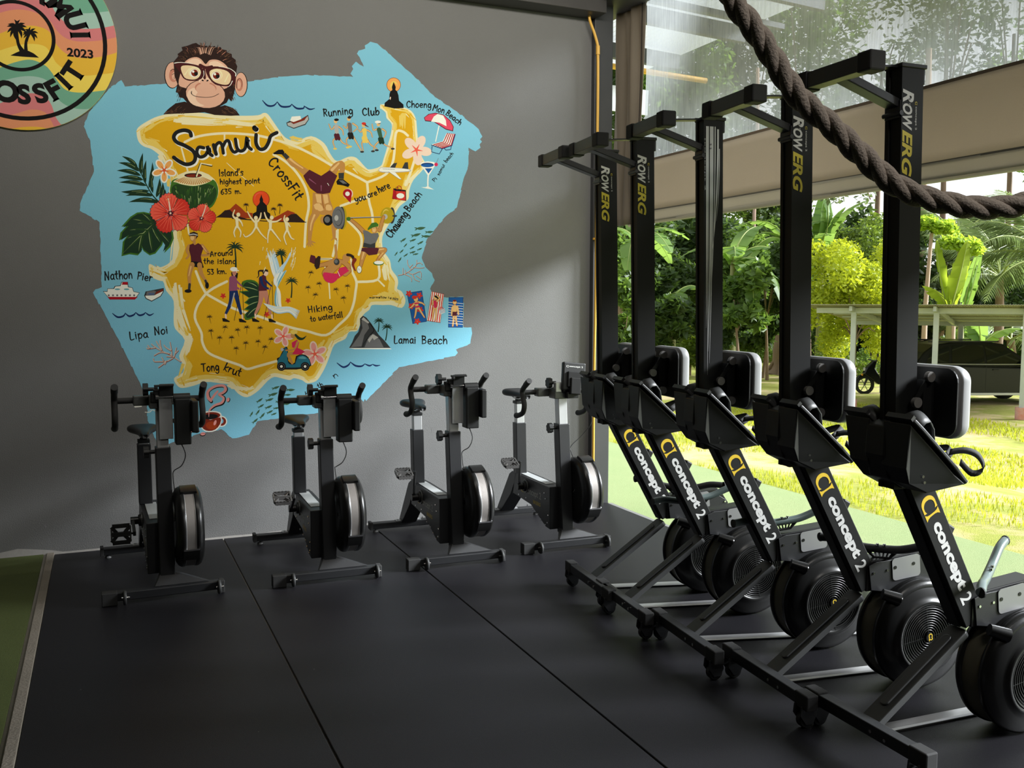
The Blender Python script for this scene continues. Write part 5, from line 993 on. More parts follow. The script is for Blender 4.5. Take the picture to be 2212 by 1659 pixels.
p_.poly('gry', [(1238,1090),(1290,1098),(1340,1130),(1420,1122),(1430,1160),(1388,1250),(1386,1312),(1238,1292),(1256,1190)]); p_.poly('dk', [(1250,1240),(1330,1260),(1386,1240),(1386,1312),(1238,1292)]); p_.ell('tan', 1380, 1076, 40, 52); p_.ell('tan2', 1372, 1084, 22, 34); p_.poly('grn2', [(1322,1035),(1345,1005),(1395,996),(1424,1020),(1420,1045),(1350,1062),(1300,1092),(1296,1072)]); p_.st('blk', [(1362,1070),(1376,1068)], 5); p_.st('blk', [(1392,1066),(1404,1064)], 5)
p_.poly('mar', [(1226,1302),(1400,1300),(1432,1310),(1408,1378),(1310,1392),(1268,1352),(1220,1340)]); p_.ell('blk', 1195, 1562, 31, 46); p_.ell('white', 1195, 1560, 26, 42); p_.st('blk', [(1190,1545),(1190,1565),(1204,1565)], 4, 0); p_.ell('grn2', 1425, 1484, 64, 28); p_.ell('white', 1428, 1478, 56, 22)
# rope and climber
p_.st('cream', [(940,1085),(935,1250),(915,1420)], 18, 3, 16); p_.z = (600, 530, 4.809)
for i in range(13): p_.st('brown', [(622 - i*1.2, -50 + i*13), (612 - i*1.2, -45 + i*13)], 4, 0, 3, False)
p_.st('tan', [(600,0),(606,60),(612,140)], 26, 3, 24); p_.st('cream', [(430,142),(560,142)], 22); p_.st('brown', [(440,142),(556,144)], 5)
p_.st('cream', [(470,190),(520,290),(532,400),(542,552)], 15, 4, 13)
for c, q in (('choc', 7), ('tan', 0)): p_.st(c, [(430,210),(520,190),(605,160)], 34 + q, 3, 56 + q); p_.st(c, [(620,190),(560,240),(510,290)], 84 + q, 3, 96 + q); p_.st(c, [(735,215),(680,175),(600,150)], 48 + q, 3, 30 + q); p_.st(c, [(740,260),(700,290)], 50 + q, 0, 60 + q)
p_.poly('mar', [(335,130),(345,97),(385,110),(405,150),(400,200),(370,190),(330,170)]); p_.poly('brown', [(385,150),(420,110),(445,115),(440,190),(430,235),(400,250),(380,210)]); p_.ell('dk', 612, 172, 30, 34); p_.ell('gry', 606, 166, 18, 20)
p_.poly('hot', [(480,280),(560,290),(632,300),(625,345),(580,388),(540,390),(495,370),(470,320)], 2); p_.poly('hot', [(640,235),(700,220),(742,265),(690,300),(632,345),(612,300)]); p_.st('white', [(622,268),(646,322)], 5); p_.ell('tan', 710, 132, 38, 44); p_.st('brown', [(725,98),(770,110),(800,160)], 30, 3, 24); p_.st('choc', [(800,150),(780,200),(805,260)], 40, 3, 14); p_.st('blk', [(765,120),(790,110)], 8)
# map pin, aeroplane, shopping bag
p_.z = (560, 300, 5.53); p_.ell('pink2', 1060, 655, 60, 62); p_.ell('dred', 1054, 652, 54); p_.poly('dred', [(1004,675),(1104,672),(1092,765)]); p_.ell('white', 1054, 656, 27)
p_.poly('dk', [(1558,345),(1606,290),(1648,286),(1622,350)]); p_.poly('dk', [(1706,352),(1740,282),(1776,278),(1782,360)]); p_.poly('gry2', [(1422,378),(1440,350),(1480,338),(1640,346),(1790,362),(1812,380),(1790,392),(1640,402),(1470,402)], 2); p_.poly('white', [(1430,374),(1445,352),(1480,343),(1640,350),(1790,366),(1780,384),(1640,392),(1470,392)], 2)
p_.poly('white', [(1545,392),(1620,396),(1702,486),(1672,478)]); p_.st('gry', [(1545,392),(1672,480),(1702,486)], 4, 0)
for i in range(12): p_.st('ink', [(1478 + i*12, 354 + i*.6), (1484 + i*12, 364 + i*.6)], 4, 0, 3, False)
p_.poly('blk', [(1604,590),(1752,612),(1756,742),(1588,716)]); p_.poly('red', [(1632,622),(1744,628),(1748,734),(1640,726)]); p_.poly('dred', [(1600,600),(1630,622),(1636,726),(1592,708)]); p_.ell('white', 1686, 680, 46, 32); p_.st('dred', [(1646,606),(1656,566),(1690,570),(1704,612)], 8, 3); p_.st('blk', [(1626,600),(1640,575),(1670,590)], 5, 3)
# cocktail
p_.st('gry', [(2110,300),(2140,230)], 5); p_.poly('white', [(1922,302),(1945,278),(2010,268),(2085,276),(2112,300),(2030,432),(2010,432)], 0); p_.ell('blue', 2008, 312, 78, 27); p_.ell('navy', 2008, 304, 70, 16); p_.ell('blue', 2010, 316, 66, 18); p_.poly('blue', [(1978,352),(2068,352),(2022,414)]); p_.st('white', [(2020,425),(2014,500),(2014,580)], 18, 3, 16); p_.poly('white', [(1932,578),(1990,576),(2014,560),(2040,580),(2088,606),(2000,594)]); p_.ell('hot', 2113, 306, 22)
# parasol and lounger, running group, boats
p_.z = (540, 60, 4.254); p_.st('white', [(1740,890),(1722,970),(1706,1044)], 9, 0, 8); p_.poly('mar', [(1598,826),(1640,792),(1705,780),(1780,798),(1840,850),(1872,910),(1866,952),(1800,936),(1690,866),(1610,858)]); p_.poly('pink3', [(1604,826),(1645,796),(1705,786),(1780,804),(1836,855),(1866,910),(1860,944),(1800,928),(1690,858),(1612,850)]); p_.poly('white', [(1664,862),(1690,815),(1725,792),(1775,806),(1800,850),(1806,905),(1740,872)])
p_.poly('white', [(1668,1072),(1770,1044),(1806,970),(1888,976),(1852,1078),(1765,1106)])
for t in (.1, .32, .54, .76, .95): p_.st('dred', [(1675 + 95*t*.9 + 5, 1072 + 34*t), (1772 + 88*t*.9, 1046 + 36*t), (1808 + 76*t, 970 + 8*t)], 9, 0, 9)
for q in ([(1668,1078),(1765,1112),(1856,1082),(1886,980)], [(1674,1090),(1668,1140),(1740,1160),(1768,1112)], [(1850,1086),(1845,1118),(1800,1124),(1786,1108)]): p_.st('navy', q, 7, 0)
for h, c1, c2, tor, lm in (((787,858), 'gry2', 'mar', [(792,905),(800,985)], [[(780,900),(750,935),(725,885)],[(815,910),(850,940),(858,985)],[(790,1010),(762,1045),(785,1115)],[(820,1005),(850,1055),(912,1080)]]),
    ((908,836), 'gry', 'ink', [(915,890),(925,975)], [[(900,880),(890,925),(858,900)],[(945,880),(990,915),(950,955)],[(915,1000),(885,1030),(900,1095)],[(950,1000),(985,1065),(1030,1140)]]),
    ((1045,895), 'pale', 'pale', [(1052,940),(1055,1010)], [[(1035,930),(1020,960),(995,935)],[(1075,940),(1110,960),(1125,1005)],[(1050,1030),(1028,1060),(1040,1130)],[(1080,1030),(1110,1075),(1165,1110)]]),
    ((1180,885), 'lav', 'leafd', [(1185,935),(1205,1020)], [[(1165,930),(1135,940),(1122,885)],[(1215,930),(1250,960),(1230,1010)],[(1190,1040),(1150,1080),(1135,1130)],[(1215,1040),(1240,1075),(1310,1105)]])):
    for l_ in lm: p_.st('choc', l_, 17, 3, 10); p_.st('tan2', l_, 12, 3, 7)
    p_.st(c1, tor, 40, 0, 32); p_.st(c2, [(tor[1][0] - 14, tor[1][1]), (tor[1][0] - 6, tor[1][1] + 38)], 30, 0, 26); p_.st(c2, [(tor[1][0] + 8, tor[1][1]), (tor[1][0] + 18, tor[1][1] + 38)], 30, 0, 26); p_.ell('tan2', h[0], h[1], 17, 21); p_.ell('brown', h[0] + 5, h[1] - 12, 17, 12)
p_.ell('white', 1176, 866, 28, 14); p_.ell('red', 1046, 880, 20, 12); p_.ell('blk', 795, 845, 22, 12); p_.st('mar', [(1060,895),(1090,912)], 12, 0, 4)
for x, y in ((782,1112),(898,1100),(920,1092)): p_.ell('pale', x, y, 18, 9)
for x, y in ((1030,1140),(1165,1125),(1130,1135),(1312,1112)): p_.ell('dk', x, y, 18, 9)
p_.poly('dk', [(334,872),(372,852),(470,838),(534,800),(543,842),(510,892),(402,928),(342,902)]); p_.poly('gry2', [(342,876),(400,862),(480,842),(532,812),(536,842),(505,884),(402,920),(348,898)]); p_.poly('choc', [(372,866),(470,842),(530,808),(500,850),(400,885)]); p_.poly('white', [(368,856),(384,816),(462,810),(472,840),(402,866)])
p_.z = (180, 560, 5.027)
p_.poly('ink', [(212,346),(258,348),(262,318),(328,316),(342,290),(400,286),(414,246),(484,246),(490,298),(534,308),(550,350),(614,362),(562,438),(286,438)]); p_.poly('white', [(220,352),(262,354),(266,322),(334,322),(348,296),(404,292),(418,252),(480,252),(484,303),(530,312),(545,354),(606,366),(556,432),(290,432)]); p_.poly('dred', [(262,408),(592,410),(560,437),(288,437)]); p_.poly('dred', [(416,276),(430,246),(480,246),(483,278)])
for i in range(7): p_.ell('gry', 276 + i*46, 392, 11)
for x in (370, 470): p_.ell('teal2', x, 326, 30, 9)
p_.poly('dk', [(660,395),(676,350),(770,332),(874,312),(874,352),(842,404),(742,460),(678,430)]); p_.poly('white', [(672,396),(770,392),(868,345),(836,398),(742,450),(684,422)]); p_.poly('gry', [(682,392),(690,352),(770,340),(790,350),(770,388)]); p_.poly('choc', [(790,356),(868,322),(866,342),(780,388)])
for i in range(4): p_.poly('blue', [(712+i*16,368),(720+i*16,367),(716+i*16,386),(708+i*16,387)])
# corals
for segs in ([(1055,1110),(985,1065),(930,1030),(860,1000),(790,960),(740,920)], [(860,1000),(820,940),(790,890)], [(850,985),(835,930),(832,880)], [(780,960),(700,970),(690,960)], [(720,965),(700,935)], [(930,1025),(840,1010),(770,1045)], [(960,1045),(955,980),(940,900)], [(950,990),(900,960),(875,930)], [(985,1060),(1000,1000),(1010,960)], [(1000,1020),(1030,990)], [(970,1075),(900,1110),(830,1110),(770,1110),(760,1080)], [(900,1110),(850,1150),(815,1175)], [(900,1105),(885,1140)], [(870,1100),(850,1065)], [(960,1060),(905,1055)]):
    p_.st('choc', [(x + 3, y + 4) for x, y in segs], 15, 3, 12); p_.st('coral2', segs, 11, 3, 9)
p_.z = (600, 530, 4.809)
for segs in ([(1250,310),(1320,295),(1390,250),(1440,200),(1440,150)], [(1300,295),(1300,235)], [(1390,250),(1350,200),(1345,150)], [(1330,290),(1320,255)], [(1350,275),(1400,300),(1480,270),(1490,330)], [(1320,300),(1380,330),(1390,375)], [(1400,300),(1420,350),(1470,375)], [(1410,225),(1470,235),(1520,230)], [(1440,190),(1480,180),(1500,200)], [(1370,230),(1400,200)], [(1440,315),(1490,350)]):
    p_.st('choc', [(x + 2, y + 3) for x, y in segs], 9, 3, 7); p_.st('coral2', segs, 6, 3, 4)
# fish
def fish(x, y, L, a):
    a = radians(a); u_ = (cos(a), sin(a)); p_.leaf('lav', (x - u_[0]*L*.34, y - u_[1]*L*.34), (x + u_[0]*L*.5, y + u_[1]*L*.5), L*.27, L*.03)
    for s in (-1, 1): p_.leaf('lav', (x - u_[0]*L*.25, y - u_[1]*L*.25), (x - u_[0]*L*.56 - u_[1]*s*L*.14, y - u_[1]*L*.56 + u_[0]*s*L*.14), L*.11)
p_.z = (560, 300, 5.53)
for x, y, L, a in ((1925,1066,130,-8),(2035,1110,100,-6),(1875,1145,118,-16),(1995,1162,110,-2),(1722,1205,84,-35),(1838,1208,82,-22),(1928,1238,82,-30),(1748,1268,60,-50),(1830,1298,66,-30),(1918,1315,66,-24),(1702,1340,64,-45),(1835,1352,76,-18),(1636,1370,60,-55),(1870,1375,70,-10),(1752,1386,64,-38),(1680,1440,70,-58)): fish(x, y, L, a)
p_.z = (540, 780, 6.144)
for x, y, L, a in ((345,350,110,-20),(540,380,120,-2),(310,438,130,-18),(500,446,96,-4),(130,518,100,-35),(262,510,112,-18),(385,548,90,15),(488,568,90,-8),(148,594,94,-32),(250,606,104,-24),(352,622,84,-12),(104,676,90,-55),(266,672,92,-28),(165,720,100,-50),(320,700,80,-22),(20,700,80,-60),(70,790,100,-42)): fish(x, y, L, a)
# rock and palms, towels, scooter
p_.z = (600, 530, 4.809); p_.poly('white', [(736,1066),(800,1078),(1185,1078),(1150,1060),(800,1050)]); p_.poly('dk', [(740,1066),(772,1010),(800,940),(836,900),(856,830),(854,760),(885,730),(920,750),(970,810),(1010,870),(1050,930),(1110,990),(1172,1066)]); p_.poly('gry', [(760,1058),(800,1000),(850,930),(880,860),(870,790),(886,750),(930,800),(950,860),(900,930),(870,1050)]); p_.poly('gry2', [(870,770),(890,745),(950,800),(940,812),(890,780)]); p_.poly('gry', [(900,1060),(950,940),(1000,920),(1060,980),(1100,1060)]); p_.poly('gry2', [(935,980),(985,922),(1045,955),(1000,985),(985,960),(950,1010)]); p_.st('blk', [(960,815),(1000,880),(960,930),(900,1010),(880,1060)], 10, 3, 4)
palm(p_, 1050, 788, (1042, 900), 'leafd', 58); palm(p_, 1136, 852, (1120, 990), 'leafd', 60)
p_.poly('navy', [(1340,494),(1498,470),(1548,792),(1400,816)]); p_.poly('blue', [(1345,498),(1494,476),(1542,788),(1404,811)])
for x, y in ((1362,500),(1470,520),(1390,630),(1480,670),(1450,790)): bloom(p_, x, y, 34, 10, 'red', 'red', 'red2')
fig(p_, 'tan2', (1435,560), 22, [(1440,600),(1450,650)], [[(1425,600),(1390,640),(1372,650)],[(1460,590),(1500,600),(1524,620)],[(1440,650),(1430,720),(1420,752)],[(1465,650),(1500,710),(1524,748)]], 36, 20, 10, 'choc'); p_.ell('red', 1420, 540, 26, 18); p_.st('hot', [(1425,605),(1460,600)], 16); p_.st('hot', [(1440,640),(1468,634)], 18)
p_.poly('choc', [(1594,476),(1730,504),(1690,806),(1548,784)]); p_.poly('white', [(1598,480),(1725,508),(1686,800),(1553,779)])
for i in range(6): t = (i + .3)/6; p_.poly('red', [(1598+127*t,480+28*t),(1598+127*(t+.08),480+28*(t+.08)),(1553+133*(t+.08),779+21*(t+.08)),(1553+133*t,779+21*t)])
fig(p_, 'tan2', (1640,545), 20, [(1635,590),(1635,640)], [[(1620,590),(1605,620),(1612,570)],[(1655,580),(1680,550),(1650,520)],[(1625,650),(1612,710),(1608,770)],[(1645,650),(1645,710),(1640,775)]], 36, 20, 10, 'choc'); p_.st('blk', [(1640,530),(1665,550)], 22, 0, 14); p_.st('hot', [(1634,590),(1636,640)], 34, 0, 26)
p_.poly('white', [(1676,675),(1735,655),(1742,695),(1690,716)]); p_.st('red', [(1680,670),(1690,640),(1715,650),(1722,660)], 6, 3)
for i in range(4): p_.st('blue', [(1678 + i*3, 680 + i*9), (1736 + i*2, 662 + i*9)], 4)
p_.poly('navy', [(1775,540),(1928,538),(1922,855),(1770,853)]); p_.poly('blue', [(1778,545),(1922,543),(1917,850),(1775,848)])
for i in range(9): p_.st('white', [(1772, 590 + i*27), (1925, 606 + i*27)], 5)
fig(p_, 'tan2', (1838,592), 20, [(1840,640),(1838,690)], [[(1818,640),(1808,690),(1810,730)],[(1865,640),(1874,690),(1876,718)],[(1828,740),(1824,790),(1818,838)],[(1850,740),(1854,790),(1862,832)]], 46, 20, 14, 'choc'); p_.poly('mar', [(1816,690),(1862,690),(1860,732),(1812,732)]); p_.ell('choc', 1838, 575, 18, 10)
p_.poly('ink', [(-10,1180),(20,1160),(70,1060),(100,1060),(108,1120),(110,1200),(150,1225),(178,1215),(190,1150),(260,1132),(310,1155),(342,1220),(320,1270),(60,1290)], 2); p_.poly('teal', [(0,1200),(30,1150),(60,1100),(66,1065),(98,1075),(100,1180),(120,1232),(180,1232),(205,1160),(260,1142),(315,1175),(335,1225),(300,1262),(60,1270),(0,1250)], 2); p_.poly('teal2', [(210,1170),(260,1152),(300,1175),(250,1180)], 2)
for x in (38, 284): p_.ell('blk', x, 1258, 46); p_.ell('gry', x, 1258, 34); p_.ell('blk', x, 1258, 30); p_.ell('white', x, 1258, 14)
p_.ell('gry2', 45, 1082, 16, 18); p_.st('dk', [(60,1070),(110,1085)], 9); p_.st('tan', [(195,1120),(110,1130),(130,1180),(150,1225)], 36, 3, 24); p_.poly('hot', [(150,1130),(195,1060),(240,1080),(284,1104),(240,1135)]); p_.poly('hot', [(145,1010),(200,980),(222,1010),(205,1075),(150,1060)]); p_.st('tan', [(205,1005),(170,1080),(85,1090)], 24, 3, 14); p_.ell('tan', 160, 935, 26, 32); p_.ell('pale', 168, 900, 38, 24); p_.st('leafd', [(185,930),(220,965),(260,970),(298,940)], [22, 30, 22, 4], 4)
# steaming cup
p_.z = (200, 760, 5.027); p_.st('blk', [(1290,540),(1262,500),(1258,430),(1330,382),(1420,372),(1452,410),(1420,450),(1375,465),(1430,500),(1410,560),(1330,590),(1275,640),(1270,705)], [38,40,36,34,36,38,34,28,32,34,30,22,10], 5); p_.st('pink', [(1285,530),(1256,496),(1254,430),(1330,376),(1420,368),(1444,410),(1412,446),(1370,462),(1422,500),(1402,552),(1325,582),(1268,636),(1264,700)], [30,32,28,26,28,30,26,22,24,26,22,16,6], 5); p_.st('pink', [(1285,520),(1330,460),(1358,428)], 26, 3, 20)
p_.ell('blk', 1476, 524, 18, 26, 20); p_.ell('pink', 1470, 520, 16, 24, 20)
p_.ell('white', 1400, 755, 62, 60); p_.ell('choc', 1400, 755, 50, 48); p_.ell('sea', 1396, 752, 26, 28); p_.poly('white', [(1160,700),(1180,660),(1280,640),(1380,655),(1402,700),(1395,790),(1340,855),(1260,872),(1200,850),(1164,790)], 2); p_.poly('choc', [(1170,710),(1280,740),(1388,710),(1384,785),(1330,845),(1262,860),(1206,840),(1174,786)], 2); p_.ell('rust', 1290, 800, 60, 44); p_.ell('pink', 1330, 770, 14, 30, 20); p_.ell('choc', 1282, 695, 106, 40, -4); p_.ell('blk', 1278, 704, 84, 28, -4); p_.st('pink', [(1264,650),(1262,706)], 10, 0, 5)
for x, y in ((1058,860), (1132,855), (1198,890)): p_.ell('blk', x, y + 6, 31, 21, -8); p_.ell('pink', x, y, 28, 17, -8); p_.st('choc', [(x-24, y+2), (x, y-2), (x+24, y-4)], 4, 3)
p_.st('white', [(462,595),(530,592)], 20, 0, 12); p_.st('lb', [(620,590),(640,620),(600,650)], 14, 3, 6); p_.st('white', [(570,655),(620,655),(650,630),(690,650)], 8, 3)
p_.done('painted people, boats, fish and small scenes')
# seated silhouette on the northern cape
q_ = Coat('painted_statue', (540, 60, 4.254)); q_.ell('choc', 1320, 525, 66, 68); q_.ell('org', 1320, 525, 62, 64); q_.ell('pale', 1322, 530, 34, 40); q_.ell('org', 1330, 545, 26, 34)
q_.poly('blk', [(1320,496),(1330,520),(1340,545),(1336,570),(1352,585),(1364,620),(1370,670),(1410,705),(1412,738),(1330,742),(1235,722),(1238,690),(1280,655),(1282,610),(1290,585),(1308,572),(1304,545),(1312,520)]); q_.poly('pink2', [(1282,650),(1290,632),(1296,640),(1290,664)]); q_.done('black seated silhouette against an orange disc')

# ---------------------------------------------------------------- round club sign, a flat disc fixed to the wall
ZA = (0, 0, 3.95); cx_, cy_ = 24., 70.
sc_c = on_y(24, 70, WY - .012); sc_r = (on_y(253, 84, WY - .012) - sc_c).length; RR = on_y(253, 84, WY).x - on_y(24, 70, WY).x
Cn = on_y(28, 78, WY); edge = [on_y(x, y, WY) for x, y in ((253, 100), (250, 130), (70, 281), (163, 260), (238, 30), (225, 5), (205, 225))]
import itertools
A11 = [[0.]*4 for _ in range(3)]                       # least-squares circle through the rim points
for e in edge:
    row = (2*e.x, 2*e.z, 1.); rhs = e.x**2 + e.z**2
    for i in range(3):
        for j in range(3): A11[i][j] += row[i]*row[j]
        A11[i][3] += row[i]*rhs
for i in range(3):
    pv = A11[i][i]
    for j in range(i, 4): A11[i][j] /= pv
    for k in range(3):
        if k != i:
            fct = A11[k][i]
            for j in range(i, 4): A11[k][j] -= fct*A11[i][j]
ccx, ccz = A11[0][3], A11[1][3]; crr = sqrt(A11[2][3] + ccx**2 + ccz**2)
sign = empty('round_sign', (ccx, WY - .004, ccz)); tag(sign, 'round pastel striped club sign with black palm emblem, top left of the wall', 'sign')
MB().lathe([(0, 0), (crr, 0), (crr, -.012), (0, -.012)], (0, 0, 0), 'y', 96, False).build('disc', paint(214, 200, 120), sign)
class Flat(Coat):
    def P(s, p, off):
        q = on_y(s.z[0] + p[0]/s.z[2], s.z[1] + p[1]/s.z[2], WY); x, z = q.x - ccx, q.z - ccz; r_ = math.hypot(x, z)
        if s.clip and r_ > s.clip: x, z = x*s.clip/r_, z*s.clip/r_
        return (x, -.0125 - off + .0006, z)
    def done(s, lab=None):
        o = s.mb.build(s.name, None, sign)
        if lab: o['label'] = lab
        return o
LAYERS.clear()
for k, v in dict(sg1=(110,165,140), sg2=(158,190,178), sg3=(206,122,124), sg4=(218,144,104), sg5=(224,178,60), sg6=(232,206,90), sg7=(222,170,120)).items(): PAINT[k] = paint(*v)
w_ = Flat('wavy_bands', ZA); w_.clip = crr - .001
def band(cols, ys_top, xs, thick):
    pass
# each band: wavy upper edge polyline from left to right (photo-read), filled down to the next one
X = [-420, -200, -40, 120, 260, 380, 440, 480, 560, 680, 860, 1010]
B = [('sg1', [-900]*12), ('sg2', [-120,-110,-100,-120,-90,-30,20,60,90,120,110,90]), ('sg3', [180,90,30,10,0,20,60,120,200,250,245,215]),
     ('sg4', [240,190,130,90,100,150,200,260,330,360,350,320]), ('sg5', [420,380,310,250,225,250,300,380,460,500,490,450]), ('sg6', [560,500,450,400,380,400,470,540,600,650,640,620]),
     ('sg1', [700,660,600,540,515,560,620,680,770,795,780,760]), ('sg2', [860,800,720,670,655,680,740,830,900,935,925,900]), ('sg3', [960,930,900,840,800,830,900,1010,1100,1150,1150,1150]), ('sg4', [1020,1010,1010,980,940,960,1040,1120,1200,1300,1300,1300]), ('sg5', [1200,1180,1150,1100,1085,1095,1130,1200,1300,1400,1400,1400])]
for i, (c_, ys) in enumerate(B):
    top = smooth_path([(x, y, 0) for x, y in zip(X, ys)], 6); tp = [(p.x, p.y) for p in top]; o = .0008 + i*.00003; w_.mb.use(PAINT[c_])
    bt = [(x, 1500) for x, y in tp]; n = len(tp); rows = 26; V = []
    for r_ in range(rows+1):
        for j in range(n): y0 = tp[j][1]; V.append(w_.P((tp[j][0], max(y0, -900) + (1500 - y0)*r_/rows), o))
    w_.mb.add(V, [(r_*n + j, r_*n + j+1, (r_+1)*n + j+1, (r_+1)*n + j) for r_ in range(rows) for j in range(n-1)])
w_.done('pastel wavy bands')
blk_ = M['rub'] if 0 else PAINT['blk']; off_ = .0136
g_ = MB(); 
def ringm(c0, c1, r0, r1, n=72):
    g_.add([(c0 + r0*cos(2*pi*i/n), -off_, c1 + r0*sin(2*pi*i/n)) for i in range(n)] + [(c0 + r1*cos(2*pi*i/n), -off_, c1 + r1*sin(2*pi*i/n)) for i in range(n)], [(i, (i+1) % n, n + (i+1) % n, n + i) for i in range(n)])
p1 = on_y(912/3.95, 480/3.95, WY); p2 = on_y(884/3.95, 480/3.95, WY); ro = math.hypot(p1.x - ccx, p1.z - ccz); ri = math.hypot(p2.x - ccx, p2.z - ccz); ringm(0, 0, ri - .006, ro)
q1 = on_y(475/3.95, 340/3.95, WY); q2 = on_y(449/3.95, 340/3.95, WY); r1_ = math.hypot(q1.x - ccx, q1.z - ccz); r2_ = math.hypot(q2.x - ccx, q2.z - ccz); ringm(0, 0, r2_ - .004, r1_)
g_.build('rings', blk_, sign)
t_ = MB()
def arc_letter(ch, px, py, hpx, rot_in, sx=1.0):
    c = on_y(px, py, WY); x, z = c.x - ccx, c.z - ccz; ang = atan2(z, x); up = Vector((cos(ang), 0, sin(ang))) * rot_in; rt = Vector((up.z, 0, -up.x)); tv, tf = text2d(ch, 1., .05)
    xs = [p[0] for p in tv]; ys = [p[1] for p in tv]; H = max(ys) - min(ys); Wd = max(xs) - min(xs); s = hpx/H; cx0 = (max(xs)+min(xs))/2; cy0 = (max(ys)+min(ys))/2
    o0 = Vector((x, -off_, z)); V = [o0 + rt*((p[0]-cx0)*s*sx) + up*((p[1]-cy0)*s) for p in tv]; t_.add(V, tf)
    if ch in 'IMUTF':                                     # flared serifs
        for yy in (-1, 1):
            for xx in ((0,) if ch == 'I' else (-1, 1) if (ch == 'M' and yy < 0) or (ch == 'U' and yy > 0) else (0,) if ch in 'T' and yy < 0 else (-1,) if ch == 'F' and yy < 0 else ()):
                b = o0 + rt*(xx*(Wd*s*sx*.5 - s*.07)) + up*(yy*hpx*.5); w = s*.15; t_.add([b - rt*w, b + rt*w, b + rt*w*.6 - up*(yy*.07*s), b - rt*w*.6 - up*(yy*.07*s)], [(0, 1, 2, 3)])
H_ = .118
for ch, x, y, rot in (('A', 330, -60, 1), ('M', 508, 60, 1), ('U', 638, 185, 1), ('I', 686, 305, 1), ('O', 55, 785, -1), ('S', 205, 810, -1), ('S', 345, 800, -1), ('F', 462, 770, -1), ('I', 545, 700, -1), ('T', 625, 620, -1), ('R', -90, 745, -1), ('C', -220, 640, -1)):
    arc_letter(ch, x/3.95, y/3.95, {'I': H_*.95, 'O': H_*1.1}.get(ch, H_), rot)
o2 = on_y(573/3.95, 487/3.95, WY); e2 = on_y(797/3.95, 508/3.95, WY); uu = Vector((e2.x - o2.x, 0, e2.z - o2.z)); L2 = uu.length
fit_text(t_, '2023', (o2.x - ccx, -off_, o2.z - ccz), uu, (-uu.z, 0, uu.x), L2, .052, (0, -1, 0), 0, bold=.03); t_.build('sign_lettering', blk_, sign)
e_ = Flat('palm_emblem', ZA); e_.clip = crr; LAYERS.clear(); LAYERS.update({(i_, j_): 60 for i_ in range(-20, 50) for j_ in range(-20, 60)})
e_.poly('blk', [(90,480),(140,455),(175,440),(195,448),(245,440),(290,462),(335,498),(200,490)]); e_.st('blk', [(145,250),(148,320),(162,390),(200,455)], [22, 26, 28, 44], 5); e_.st('blk', [(262,290),(232,330),(222,390),(225,460)], [14, 20, 26, 34], 5)
for x, y, R, angs in ((145, 245, 88, (-165,-150,-105,-70,-35,-12,20,62,95,128,160)), (262, 290, 68, (-170,-140,-90,-50,-10,30,60,110,150,175))):
    for k, a in enumerate(angs): a = radians(a); e_.leaf('blk', (x, y), (x + R*cos(a), y + R*sin(a) + 12), R*.30, R*.16*(1 if cos(a) < 0 else -1))
e_.done('black palm tree emblem')
# scuffs and old screw marks on the plain wall
mk = MB(); rnd = random.Random(2)
for x, y, w, h in ((98,1137,5,9),(108,1166,1.6,9),(170,1173,3,3),(170,1185,3,3),(497,1020,1.5,6),(536,1018,1,5),(280,830,1.2,9),(1006,931,1.6,1.6),(836,823,2,4),(918,880,1,4),(933,930,.8,20),(880,905,.8,18),(608,930,1.2,8),(1130,985,1,3),(930,505,1,5),(986,535,1.2,7)):
    q0 = [on_y(x + dx*w, y + dy*h, WY - .0012) for dx, dy in ((-.5, -.3), (.1, -.5), (.5, .1), (.0, .5))]; mk.add([q for q in q0], [(0, 1, 2, 3)])
o = mk.build('trim_5', mat('wall_scuff', (.2, .2, .2), .8)); o['kind'] = 'structure'
# ---------------------------------------------------------------- outdoors
def gz(x): t = min(1, max(0, (x - 5.6) / 8)); return -.03 - 1.07 * t*t*(3 - 2*t)
def at_g(px, py):
    p = on_z(px, py, 0)
    for _ in range(40): p = on_z(px, py, gz(p.x)*.5 + p.z*.5 if _ < 6 else gz(p.x))
    return p
def base_at(px, d):
    """point on the lawn below image column px at depth d"""
    q = at_d(px, 700, d); return Vector((q.x, q.y, gz(q.x)))
grass_m = mat('lawn', (.27, .32, .03), .9, noise=(2.6, .5, (.40, .38, .08)), bump=(120, .8))
# bare sandy patches
nn = grass_m.node_tree; old = nn.nodes['Principled BSDF'].inputs['Base Color'].links[0].from_socket; tcn = nn.nodes.new('ShaderNodeTexCoord'); ns = nn.nodes.new('ShaderNodeTexNoise'); ns.inputs['Scale'].default_value = .55; ns.inputs['Detail'].default_value = 6; ns.inputs['Roughness'].default_value = .7
nn.links.new(tcn.outputs['Object'], ns.inputs['Vector']); rp_ = nn.nodes.new('ShaderNodeMapRange'); rp_.inputs['From Min'].default_value = .50; rp_.inputs['From Max'].default_value = .60; rp_.inputs['To Max'].default_value = .75; nn.links.new(ns.outputs[0], rp_.inputs['Value'])
mxn = nn.nodes.new('ShaderNodeMix'); mxn.data_type = 'RGBA'; nn.links.new(rp_.outputs[0], mxn.inputs['Factor']); nn.links.new(old, mxn.inputs['A']); mxn.inputs['B'].default_value = (.62, .47, .27, 1); nn.links.new(mxn.outputs['Result'], nn.nodes['Principled BSDF'].inputs['Base Color'])
xs = [5.25 + i*.5 for i in range(24)] + [18 + 4*i for i in range(24)]; ys = [-30 + 3*i for i in range(50)]
